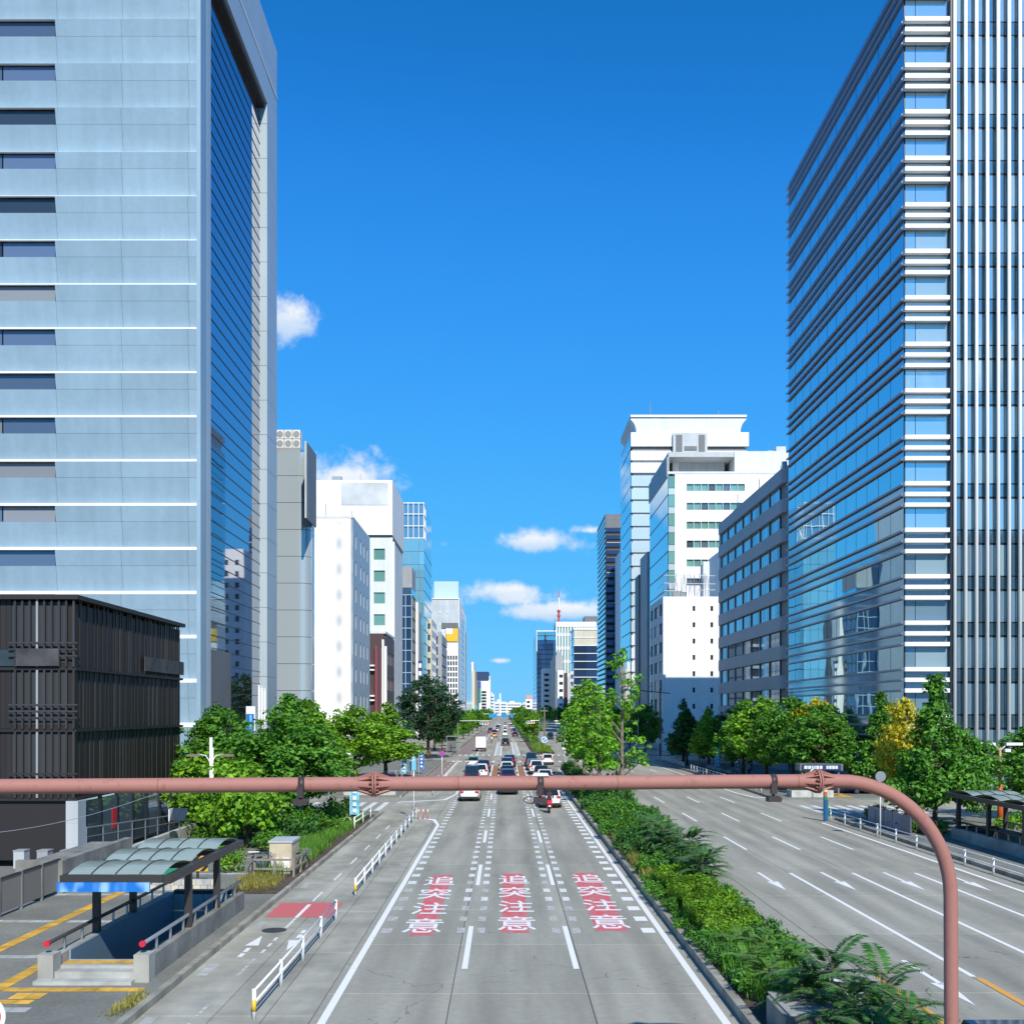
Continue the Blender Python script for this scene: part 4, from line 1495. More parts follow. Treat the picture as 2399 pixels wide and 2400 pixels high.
    MB().tube([(-9, 2050, 0), (-9, 2050, 43)], [2.2, 1.5], 10).build('stack', W_white, t)


r_far()


t = block('hidden_rear_slab', 'hidden white slab added behind the flared tower to mirror in the left tower glass', 44, 75, 397, 420, 68, W_white)
piece('wall', 43.4, 75, 397.4, 420, 0, 68, W_white, t)  # unseen slab added so that a pale wall reflects in the tower glass
facade(t, 'front', 397.0, 43.4, 75, 0, 68, [(45, 46.5), (49, 50.5)], rows_from(64, 4.2, 2.0, 15), W_white, G_dark, depth=.38)


def mirrored():
    t = block('green_office', 'pale green office block mirrored in the lower panes of the glass tower front', 85, 160, -90, -60, 48, W_lgrey)
    m = mat('pale_green_wall', (0.30, 0.40, 0.36), rough=.6)
    piece('core', 85, 165, -90, -60.5, 0, 47, m, t)
    for k in range(11):
        z = 2.0 + k * 4.1
        piece('floor_band', 85, 165, -60.5, -60.1, z, z + 2.2, m, t)
        piece('window_band', 85, 165, -60.49, -60.3, z + 2.25, z + 4.05, G_mid, t)
    piece('parapet', 84.5, 165.5, -90.5, -60, 47, 49, W_grey, t)


mirrored()
# ------------------------------------------------------------------ vegetation
def leafmat(name, col, island=0.45, trans=0.28):
    return mat(name, col, rough=0.55, island=island, trans=trans, spec=0.3, var=.28, vscale=.8)


F_green = leafmat('leaf_green', (0.095, 0.265, 0.030))
F_fresh = leafmat('leaf_fresh', (0.165, 0.36, 0.026))
F_gink = leafmat('leaf_ginkgo', (0.155, 0.375, 0.026))
F_dark = leafmat('leaf_dark', (0.022, 0.075, 0.028), trans=.12)
F_deep = leafmat('leaf_deep', (0.045, 0.15, 0.028), trans=.15)
F_yel = leafmat('leaf_yellow', (0.52, 0.46, 0.03))
F_azal = leafmat('leaf_azalea', (0.145, 0.30, 0.018))
F_weed = leafmat('leaf_weed', (0.10, 0.27, 0.028))
F_grass = leafmat('grass_blade', (0.11, 0.27, 0.03))
F_dry = leafmat('dry_grass_blade', (0.30, 0.28, 0.07))
M_bark = mat('bark', (0.11, 0.085, 0.065), rough=0.95, var=0.4, vscale=3, bump=.6, bscale=14)
M_bark2 = mat('pale_bark', (0.20, 0.17, 0.13), rough=0.95, var=0.4, vscale=3, bump=.6, bscale=14)


def quad_mesh(name, V, m):
    """V: (n,4,3) array of leaf corners"""
    n = len(V)
    me = bpy.data.meshes.new(name)
    me.vertices.add(n * 4)
    me.vertices.foreach_set('co', V.astype(np.float32).ravel())
    me.loops.add(n * 4)
    me.loops.foreach_set('vertex_index', np.arange(n * 4, dtype=np.int32))
    me.polygons.add(n)
    me.polygons.foreach_set('loop_start', np.arange(0, n * 4, 4, dtype=np.int32))
    for q in (m if isinstance(m, (list, tuple)) else [m]):
        me.materials.append(q)
    me.update(calc_edges=True)
    return me


def unit(a):
    return a / np.maximum(np.linalg.norm(a, axis=-1, keepdims=True), 1e-6)


def leaves(rng, P, Nn, size, aspect=.62):
    n = len(P)
    t = unit(np.cross(Nn, rng.normal(size=(n, 3))))
    b = np.cross(Nn, t)
    s = size * rng.uniform(.5, 1.5, (n, 1))
    fold = Nn * s * .18
    return np.stack([P + t * s, P + b * s * aspect + fold, P - t * s, P - b * s * aspect + fold], axis=1)


def crown(name, seed, clumps, nleaf, size, m, flat=.72, up=.45):
    rng = np.random.default_rng(seed)
    out = []
    for (x, y, z, r) in clumps:
        k = max(10, int(nleaf * r * r))
        d = unit(rng.normal(size=(k, 3)))
        rr = r * rng.uniform(.3, 1.0, (k, 1)) ** .6 * rng.choice([1, 1, 1, 1.35], (k, 1))
        P = np.array([x, y, z]) + d * rr * np.array([1, 1, flat])
        Nn = unit(d * .7 + np.array([0, 0, up]) + rng.normal(size=(k, 3)) * .45)
        out.append(leaves(rng, P, Nn, size))
    return quad_mesh(name, np.concatenate(out), m)


def tree_proto(seed, h, base, R, prof, nclump, m, nleaf=150, size=.17, trunk_r=.16, bark=None, rc=(.55, 1.0)):
    rr = random.Random(seed)
    clumps = []
    tries = 0
    while len(clumps) < nclump and tries < 4000:
        tries += 1
        t = rr.random()
        rad_ = prof(t) * R
        if rr.random() > (rad_ / R) ** 1.1 + .08:
            continue
        a = rr.uniform(0, 2 * math.pi)
        q = rad_ * math.sqrt(rr.uniform(.12, 1))
        clumps.append((q * math.cos(a), q * math.sin(a), base + t * (h - base) + rr.uniform(-.2, .2), rr.uniform(*rc) * (.55 + .45 * rad_ / R)))
    for k in range(nclump // 3):
        t = rr.uniform(.05, .97)
        a = rr.uniform(0, 2 * math.pi)
        q = prof(t) * R * rr.uniform(1.0, 1.28)
        clumps.append((q * math.cos(a), q * math.sin(a), base + t * (h - base) + rr.uniform(-.3, .4), rr.uniform(.22, .42)))
    clumps.append((0, 0, h - .25, .34))
    clumps.append((0.05, 0, h - .75, .45))
    p = Proto()
    tr = MB()
    tr.tube([(0, 0, 0), (.05, 0, base * .5), (-.03, .04, base), (.03, -.02, (base + h) / 2), (0, 0, h - .6)], [trunk_r * 1.15, trunk_r, trunk_r * .8, trunk_r * .45, .03], 8)
    p.add('trunk', tr, bark or M_bark, True)
    lim = MB()
    for c in clumps[::3]:
        z0 = max(base * .75, c[2] - 1.3)
        lim.tube([(0, 0, z0), (c[0] * .55, c[1] * .55, (z0 + c[2]) / 2 + .1), (c[0] * .95, c[1] * .95, c[2])], [trunk_r * .38, trunk_r * .22, .015], 5)
    p.add('branches', lim, bark or M_bark)
    p.add('crown', crown('crown', seed, clumps, nleaf, size, m), None)
    return p


cone = lambda t: max(.1, (1 - t) ** .8) * (1.0 if t > .12 else .72)
ball = lambda t: max(.12, math.sin(math.pi * min(1, t * .92 + .12)) ** .65)
spire = lambda t: max(.08, (1 - t) ** 1.35 * 1.0) * (1 if t > .1 else .8)
egg = lambda t: max(.1, math.sin(math.pi * (t * .86 + .12)) ** .8 * (1 - .28 * t))
T_zel = [tree_proto(s, 8.8, 2.2, 3.2, egg, 88, m, nleaf=230, size=.14) for s, m in ((21, F_green), (22, F_fresh), (23, F_green))]
T_cone = [tree_proto(s, 8.6, 2.2, 2.7, cone, 84, m, nleaf=230, size=.14) for s, m in ((31, F_green), (32, F_fresh), (33, F_deep))]
T_dark = tree_proto(41, 13.0, 3.0, 4.9, ball, 150, F_dark, nleaf=150, size=.17, trunk_r=.3)
T_gink = [tree_proto(s, 9.6, 2.6, 2.5, lambda t: max(.12, egg(t) * (1.12 - .75 * t)), 60, F_gink, nleaf=230, size=.14, bark=M_bark2, trunk_r=.17, rc=(.4, .8)) for s in (51, 52)]
T_spar = tree_proto(57, 12.2, 3.0, 2.2, lambda t: .95 * (1 - t) ** .7 + .1, 34, F_gink, nleaf=230, size=.14, bark=M_bark2, trunk_r=.2, rc=(.35, .75))
T_yel = tree_proto(61, 7.6, 2.2, 1.9, ball, 48, F_yel, nleaf=230, size=.13)
T_spire = tree_proto(62, 9.8, 1.8, 3.0, spire, 110, F_green, nleaf=230, size=.14)
T_small = tree_proto(63, 4.2, .9, 1.9, ball, 36, F_fresh, nleaf=170, size=.13, trunk_r=.07)
T_coni = tree_proto(64, 7.4, 1.2, 1.7, spire, 44, F_deep, nleaf=190, size=.13)


def tree(proto, label, x, y, sc=1.0, rot=None, group=None, name='street_tree', z=.15):
    return proto.spawn(name, label, 'tree', (x, y, z), random.uniform(0, 6.28) if rot is None else rot, group, sc)


# left pavement
tree(T_cone[0], 'pointed green tree in front of the curved glass building', -15.2, 75.5, (1.4, 1.4, 1.0))
tree(T_cone[1], 'broad fresh green tree left of the light blue banner', -13.4, 72.0, (1.3, 1.3, .95))
tree(T_zel[0], 'dark green round tree overhanging the grass by the bicycle path', -13.0, 64.5, (1.15, 1.15, .84))
tree(T_zel[2], 'leafy green tree behind the white lamp post', -18.6, 70.0, (1.05, 1.05, .84))
tree(T_cone[2], 'thin green tree between the black building and the office tower', -21.6, 79.0, (.95, .95, .9))
tree(T_small, 'small yellow green tree leaning over the cabinet', -13.9, 57.5, 1.1)
tree(T_small, 'low bushy tree beside the underground entrance roof', -15.8, 60.5, 1.1)
tree(T_small, 'dark low tree behind the white lamp post foot', -17.6, 65.5, (1.4, 1.4, 1.2))
tree(T_zel[0], 'low spreading tree filling the gap behind the entrance roof', -15.6, 67.0, (1.05, 1.05, .62))
tree(T_cone[1], 'bright green conical tree right of the white blank building', -13.2, 118, (1.45, 1.45, .97))
tree(T_zel[1], 'fresh green tree just left of the bright conical tree', -15.4, 110, (1.35, 1.35, .9))
tree(T_dark, 'big dark green evergreen tree on the left pavement', -12.2, 170, (1.0, 1.0, 1.04))
tree(T_dark, 'smaller dark tree behind the big evergreen on the left', -13.5, 205, .8)
for k, (x, y, s) in enumerate(((-11.5, 196, .85), (-11.2, 226, .9), (-11, 252, .85), (-11, 285, .9), (-10.8, 320, .9), (-10.8, 360, .95), (-10.5, 410, .95), (-10.5, 470, 1.0), (-10.5, 540, 1.0), (-10.5, 620, 1.05), (-10.5, 720, 1.1))):
    tree(T_cone[k % 3] if k % 2 else T_zel[k % 3], ORD[k] + ' green street tree from the crossing in the far left row', x, y, s, group='far trees along the left pavement')
# median
tree(T_spar, 'tall thin ginkgo tree with bare upper trunk in the median', 9.0, 82.0, 1.0, name='ginkgo_tree', z=.2)
tree(T_gink[0], 'nearest of the full ginkgo trees in the median', 8.2, 92.5, 1.0, name='ginkgo_tree', z=.2)
tree(T_gink[1], 'second full ginkgo tree in the median', 8.2, 101.5, 1.05, name='ginkgo_tree', z=.2)
tree(T_gink[0], 'third full ginkgo tree in the median', 8.2, 110, 1.1, name='ginkgo_tree', z=.2)
tree(T_gink[1], 'farthest of the near ginkgo trees in the median', 8.2, 123, 1.05, name='ginkgo_tree', z=.2)
for k, (x, y, s) in enumerate(((7.2, 262, .85), (7.2, 300, .9), (7.2, 345, .95), (7.2, 400, 1.0), (7.2, 470, 1.1), (7.2, 560, 1.1), (7.2, 680, 1.1), (7.0, 820, 1.2))):
    tree(T_zel[(k + 1) % 3], ORD[k] + ' round green tree in the far median, counted from the near end', x, y, s, group='far median trees')
# right pavement
tree(T_spire, 'tall pointed green tree in front of the white fins', 26.8, 66.5, (1.05, 1.05, .98))
tree(T_yel, 'yellow leaved tree left of the tall pointed tree', 27.2, 72.4, (.85, .85, 1.1))
tree(T_zel[0], 'broad green tree below the tall pointed tree', 29.5, 69.5, (.95, .95, .72))
tree(T_zel[2], 'dark green tree at the right picture edge behind the orange lamp post', 36.5, 73.0, (1.1, 1.1, .75))
tree(T_spire, 'pointed dark green tree beside the yellow crown', 33.4, 95.0, (.95, .95, .92))
tree(T_yel, 'tree with a bright yellow crown over the crossing', 29.9, 102.5, (1.0, 1.0, 1.16))
for k, (x, y, s, lab) in enumerate(((29.0, 97.5, (1.1, 1.1, .93), 'nearest tree of the big green clump across the side street'), (28.0, 104, (1.2, 1.2, .98), 'second tree of the big green clump across the side street'),
                                    (27.4, 112, (1.25, 1.25, 1.0), 'third tree of the big green clump across the side street'), (27.0, 121, (1.25, 1.25, 1.02), 'left end tree of the big green clump'))):
    tree((T_zel[0], T_zel[2], T_zel[1], T_cone[0])[k], lab, x, y, s)
tree(T_cone[1], 'small bright conical tree left of the big green clump', 26.0, 136, (1.0, 1.0, .9))
tree(T_coni, 'dark conifer in front of the white annex', 26.4, 158, 1.25)
tree(T_coni, 'second dark conifer right behind the small conical tree', 28.6, 150, 1.1)
tree(T_cone[2], 'loose dark tree leaning left of the small conical tree', 24.9, 146, (1.1, 1.1, .9))
tree(T_dark, 'dark shaded tree below the banded office', 30.5, 143, .62)
for k, (x, y, s) in enumerate(((25, 190, 1.0), (25, 214, .95), (25, 240, .95), (25, 275, 1.0), (25, 315, 1.0), (25, 360, 1.0), (25, 420, 1.1), (25, 500, 1.1), (25, 600, 1.2), (25, 720, 1.2))):
    tree((T_dark if k in (4, 6) else T_zel[k % 3]), ORD[k] + ' street tree from the crossing in the far right row', x, y, s * (.75 if k in (4, 6) else 1), group='far trees along the right pavement')


# shrubs ------------------------------------------------------------
def shrub_proto(seed, R, h, m, n, size=.075, nleaf=420):
    rr = random.Random(seed)
    cl = []
    for k in range(n):
        a = rr.uniform(0, 6.28)
        q = R * math.sqrt(rr.random()) * .8
        cl.append((q * math.cos(a), q * math.sin(a), h * rr.uniform(.25, .92) * (1 - .45 * (q / R) ** 2), rr.uniform(.24, .42) * R))
    p = Proto()
    st = MB()
    for k in range(6):
        c = cl[k % len(cl)]
        st.tube([(0, 0, 0), (c[0] * .5, c[1] * .5, c[2] * .6), (c[0], c[1], c[2])], [.03, .02, .008], 5)
    p.add('stems', st, M_bark)
    p.add('foliage', crown('foliage', seed, cl, nleaf / R / R * .9, size, m), None)
    return p


S_var = [shrub_proto(71, .95, 1.35, F_deep, 20), shrub_proto(72, 1.0, 1.2, F_weed, 20), shrub_proto(73, .9, 1.5, F_green, 20), shrub_proto(74, .9, .95, F_fresh, 18)]


def shrub(k, x, y, s, label, group=None, z=.2):
    return S_var[k].spawn('shrub', label, 'shrub', (x, y, z), random.uniform(0, 6.28), group, s)


rr = random.Random(5)
y = 47.0
kinds = ('dark green', 'light leafed', 'tall green', 'low bright green')
row = 0
while y < 112:
    for q, x in enumerate((6.45, 7.3, 8.15 + (.6 if y > 60 else .1))):
        k = rr.choice((0, 0, 1, 2, 2, 3)) if x < 7 else rr.choice((0, 0, 2, 1))
        s = rr.uniform(.8, 1.2) * (.8 if x < 7 else 1)
        lab = '%s shrub, %s of the %s median row past the hedge' % (kinds[k], ORD[min(row, 29)], ('left', 'middle', 'right')[q])
        shrub(k, x + rr.uniform(-.2, .2), y + rr.uniform(-.4, .4), (s, s, s * rr.uniform(.7, 1.2)), lab, 'median shrubs')
    y += 2.25
    row += 1
for k in range(12):
    s = rr.uniform(.45, .7)
    shrub(rr.choice((1, 2, 0)), 6.15 + rr.uniform(-.1, .1), 30.5 + k * 1.3, (s, s, s * rr.uniform(.7, 1.1)), ORD[k] + ' small shrub from the camera at the left foot of the azalea hedge', 'shrubs at the left foot of the hedge')
for k in range(11):
    s = rr.uniform(.55, .85)
    shrub(rr.choice((0, 2, 1)), 8.15 + rr.uniform(-.1, .15), 31 + k * 1.4, (s, s, s * rr.uniform(.7, 1.1)), ORD[k] + ' small shrub from the camera at the oncoming foot of the hedge', 'shrubs at the oncoming foot of the hedge')
for k in range(8):
    s = rr.uniform(.55, .9)
    shrub(rr.choice((1, 2, 0)), 6.5 + rr.random() * 1.5, 26.0 + k * .85, (s, s, s * rr.uniform(.6, .9)), ORD[k] + ' bush from the camera among the tall weeds before the hedge', 'bushes among the weeds')
for x, y, s, lab in ((8.6, 83.5, (1.0, 1.0, 2.3), 'upright spiky shrub behind the median planting'), (8.9, 78.5, (.8, .8, 1.5), 'small upright shrub near the thin ginkgo')):
    shrub(0, x, y, s, lab)
for k in range(7):
    shrub(3, 6.1 + rr.random() * 2.3, 188 + k * 3.2, (1.1, 1.1, .8), ORD[k] + ' yellow green shrub from the near tip of the far traffic island', 'shrubs on the far island')
for k in range(8):
    shrub(rr.choice((0, 1)), 7.6 + rr.random() * .8, 112 + k * 3.6, .95, ORD[k] + ' low shrub under the ginkgo trees, counted from the camera', 'shrubs under the ginkgo trees')
# along the left bed
for k in range(13):
    shrub(rr.choice((0, 2, 1)), -10.9 - rr.random() * 1.8, 55 + k * 1.6, (1.1, 1.1, rr.uniform(.9, 1.4)), ORD[k] + ' shaded shrub from the camera in the bed under the left trees', 'shrubs under the left trees')
for k, (x, y, s) in enumerate(((-13.6, 52.5, .9), (-14.6, 54.0, .8), (-15.6, 57.5, .9), (-17.2, 60.5, .8), (-18.4, 63, .9), (-12.6, 49.2, .85))):
    shrub(rr.choice((1, 3)), x, y, s, ('nearest left', 'second', 'third', 'fourth', 'farthest', 'foremost right')[k] + ' small fresh shrub behind the left underground entrance', 'shrubs near the underground entrance', .15)
for k in range(10):
    shrub(rr.choice((0, 2)), 24.6 + rr.random() * 1.2, 63.5 + k * 1.1, (.95, .95, .8), ORD[k] + ' dark shrub from the camera behind the right guard rail panels', 'shrubs behind the right guard rail', .15)
for k in range(8):
    shrub(rr.choice((3, 1)), 30.5 + rr.random() * 3, 56 + k * 1.6, 1.0, ORD[k] + ' bright shrub from the camera behind the right underground entrance', 'shrubs behind the right underground entrance', .15)


# clipped azalea hedge ----------------------------------------------
def hedge():
    rng = np.random.default_rng(9)
    t = top('azalea_hedge', 'clipped yellow green azalea hedge in the median', 'hedge', (7.05, 38, .2))
    x0, x1, y0, y1, h = 6.25, 8.05, 33.5, 44.6, .8
    n = 30000
    u = rng.random((n, 3))
    P = np.empty((n, 3))
    Nn = np.empty((n, 3))
    side = rng.random(n)
    topm = side < .62
    lm = (side >= .62) & (side < .80)
    rm = (side >= .80) & (side < .94)
    fm = side >= .94
    P[:, 0] = x0 + u[:, 0] * (x1 - x0)
    P[:, 1] = y0 + u[:, 1] * (y1 - y0)
    P[:, 2] = h
    Nn[:] = (0, 0, 1)
    P[lm, 0] = x0
    P[rm, 0] = x1
    P[fm, 1] = y0
    P[lm | rm | fm, 2] = u[lm | rm | fm, 2] * h
    Nn[lm] = (-1, 0, .3)
    Nn[rm] = (1, 0, .3)
    Nn[fm] = (0, -1, .3)
    # rounded shoulders and a bumpy top
    ex = np.minimum(P[:, 0] - x0, x1 - P[:, 0])
    P[topm, 2] -= np.clip(.3 - ex[topm], 0, .3) ** 2 * 2.6
    bump = .09 * np.sin(P[:, 1] * 2.1 + P[:, 0] * 1.3) + .07 * np.sin(P[:, 1] * 4.7 - P[:, 0] * 3.1) + .05 * np.sin(P[:, 0] * 7 + P[:, 1] * .9)
    P[:, 2] += bump * P[:, 2] / h
    P[:, 0] += .10 * np.sin(P[:, 1] * 1.7) * np.where(lm | rm, 1, .6)
    P += rng.normal(size=(n, 3)) * .035
    Nn = unit(Nn + rng.normal(size=(n, 3)) * .55)
    V = leaves(rng, P - np.array([7.05, 38, 0]), Nn, .048)
    link('foliage', quad_mesh('foliage', V, F_azal), t)
    MB().box(x0 + .12, x1 - .12, y0 + .12, y1 - .12, .2, .82).build('dark_core', M_soil, t)  # solid dark box added inside to block views through the leaves


hedge()


# feathery compound-leaf plants -------------------------------------
def frond_proto(seed, h, n, L, m):
    rr = random.Random(seed)
    rng = np.random.default_rng(seed)
    quads = []
    st = MB()
    st.tube([(0, 0, 0), (rr.uniform(-.1, .1), rr.uniform(-.1, .1), h * .6), (rr.uniform(-.12, .12), rr.uniform(-.12, .12), h)], [.022, .016, .008], 5)
    for k in range(n):
        a = k * 2.4 + rr.uniform(-.3, .3)
        z0 = h * (.45 + .55 * k / n)
        el = rr.uniform(.25, 1.0) * (.6 + .6 * k / n)
        l = L * rr.uniform(.75, 1.15)
        d = Vector((math.cos(a), math.sin(a), 0))
        pts = []
        for i in range(25):
            t = i / 24
            pts.append(Vector((0, 0, z0)) + d * (l * t * math.cos(el) * (1 - .05 * t)) + Vector((0, 0, l * (t * math.sin(el) - .42 * t * t))))
        st.tube(pts[::3], [.007] * 5 + [.006, .005, .004, .003], 4)
        side = Vector((-d.y, d.x, 0))
        for i in range(3, 25):
            t = i / 24
            ll = l * .17 * (1.15 - .75 * abs(t - .42))
            tang = (pts[i] - pts[i - 1]).normalized()
            for s in (-1, 1):
                v = (side * s * .93 + tang * .3 + Vector((0, 0, -.16 + rr.uniform(-.1, .1)))).normalized()
                c = pts[i]
                w = tang * ll * .125
                quads.append([c, c + v * ll * .45 + w, c + v * ll, c + v * ll * .45 - w])
    p = Proto()
    p.add('stem', st, M_bark2)
    p.add('fronds', quad_mesh('fronds', np.array([[tuple(v) for v in q] for q in quads]), m), None)
    return p


FR = [frond_proto(81, 1.25, 13, 1.15, F_deep), frond_proto(82, 1.0, 12, 1.05, F_weed), frond_proto(83, 1.4, 15, 1.2, F_deep), frond_proto(84, .8, 12, .9, F_green)]
rr = random.Random(15)
FR[2].spawn('sumac_plant', 'tall feathery plant with fern like fronds in front of the orange line', 'plant', (8.05, 22.6, .2), .4, None, 1.3)
FR[0].spawn('sumac_plant', 'feathery plant left of the tallest one above the concrete planter', 'plant', (7.45, 24.4, .2), 1.3, None, 1.4)
FR[2].spawn('sumac_plant', 'wide feathery plant reaching towards the pipe post', 'plant', (7.9, 20.9, .2), 2.1, None, 1.15)
pl = sorted(((6.9 + rr.random() * 1.35 if k % 4 else 6.4 + rr.random(), 19.2 + rr.random() * 6.6) for k in range(28)), key=lambda q: q[1])
for k, (x, y) in enumerate(pl):
    FR[rr.randrange(4)].spawn('sumac_plant', ORD[k] + ' feathery plant from the camera at the near end of the median', 'plant', (x, y, .2), rr.uniform(0, 6), 'feathery plants at the near end of the median', rr.uniform(.7, 1.1))
pl = sorted(((6.6 + rr.random() * 1.5, 18.8 + rr.random() * 3.6) for k in range(9)), key=lambda q: q[1])
for k, (x, y) in enumerate(pl):
    shrub(rr.choice((0, 2, 0)), x, y, (.8, .8, rr.uniform(.7, 1.0)), ORD[k] + ' leafy bush from the camera among the feathery plants', 'bushes at the near end of the median')
pl = sorted(((7.7 + rr.random() * .9, 41.5 + rr.random() * 17) for k in range(18)), key=lambda q: q[1])
for k, (x, y) in enumerate(pl):
    FR[rr.choice((0, 2, 0))].spawn('sumac_plant', ORD[k] + ' dark feathery plant leaning out towards the oncoming lanes', 'plant', (x, y, .2), rr.uniform(0, 6), 'feathery plants on the oncoming side of the median', rr.uniform(.9, 1.3))
pl = sorted(((6.3 + rr.random() * 1.8, 26 + rr.random() * 6.5) for k in range(16)), key=lambda q: q[1])
for k, (x, y) in enumerate(pl):
    FR[rr.choice((1, 3))].spawn('sumac_plant', ORD[k] + ' light feathery plant between hedge and concrete planter', 'plant', (x, y, .2), rr.uniform(0, 6), 'feathery plants behind the concrete planter', rr.uniform(.6, .9))


# grass and weeds ----------------------------------------------------
def grass(name, label, x0, x1, y0, y1, n, h, m, z=.2, wid=.018, seed=1, lean=.35):
    rng = np.random.default_rng(seed)
    P = np.stack([rng.uniform(x0, x1, n), rng.uniform(y0, y1, n), np.full(n, z)], 1)
    # tufts
    c = np.stack([rng.uniform(x0, x1, n // 40 + 1), rng.uniform(y0, y1, n // 40 + 1), np.full(n // 40 + 1, z)], 1)
    idx = rng.integers(0, len(c), n)
    P[:, :2] = P[:, :2] * .45 + (c[idx] + rng.normal(size=(n, 3)) * .16)[:, :2] * .55
    hh = h * rng.uniform(.4, 1.2, (n, 1))
    a = rng.uniform(0, 6.28, n)
    d = np.stack([np.cos(a), np.sin(a), np.zeros(n)], 1)
    s = np.stack([-np.sin(a), np.cos(a), np.zeros(n)], 1) * wid
    up = np.array([0, 0, 1])
    mid = P + up * hh * .6 + d * hh * lean * .35
    tip = P + up * hh * .95 + d * hh * lean
    V = np.stack([P - s, mid - s * .7, tip, mid + s * .7], 1)
    o = link(name, quad_mesh(name, V, m))
    return props(o, label, 'grass', kind='stuff')


grass('grass', 'bright tall grass along the left kerb under the trees', -11.3, -9.3, 46.5, 62, 15000, .62, F_grass, seed=2)
grass('grass', 'short grass further along the left planting bed', -11.3, -9.3, 60, 75.5, 7000, .4, F_grass, seed=3)
grass('dry_grass', 'yellowish weeds behind the underground entrance wall', -11.4, -9.4, 43.1, 47, 3200, .34, F_dry, seed=4)
grass('weeds', 'tall weeds along the near kerb of the median', 6.0, 8.0, 25.6, 33.6, 8000, .62, F_weed, seed=5)
grass('dry_grass', 'yellow green weeds on the road side of the median', 5.98, 6.5, 44, 60, 5000, .55, F_dry, seed=6)
grass('grass', 'thin grass on the median soil', 6.0, 8.4, 45, 112, 9000, .35, F_weed, seed=7)
grass('grass', 'low grass of the far traffic island', 5.4, 8.8, 187, 240, 7000, .5, F_azal, seed=8, wid=.05)
grass('grass', 'grass tuft at the corner of the left kerb', -9.6, -9.2, 25.4, 28.0, 450, .2, F_dry, seed=9, z=.15)
grass('hedge_mass', 'low green planting that fills the far median', 5.2, 8.9, 240, 900, 26000, 1.1, F_green, seed=10, wid=.16)
# ------------------------------------------------------------------ street furniture
M_pipe = paint_mat('rust_red_pipe', (0.37, 0.165, 0.135), (0.29, 0.12, 0.09), wear=.38, scale=6)
M_bolt = mat('rusty_bolt', (0.30, 0.13, 0.08), rough=0.7)
M_orangep = mat('orange_paint', (0.62, 0.12, 0.03), rough=.5)
M_yellowp = mat('yellow_paint', (0.78, 0.50, 0.03), rough=.5)
M_redp = mat('red_paint', (0.62, 0.02, 0.05), rough=.4)
M_bluep = mat('blue_paint', (0.02, 0.16, 0.55), rough=.4)
M_lblue = mat('light_blue_banner', (0.16, 0.50, 0.72), rough=.6)
M_greenp = mat('green_paint', (0.01, 0.24, 0.12), rough=.5)


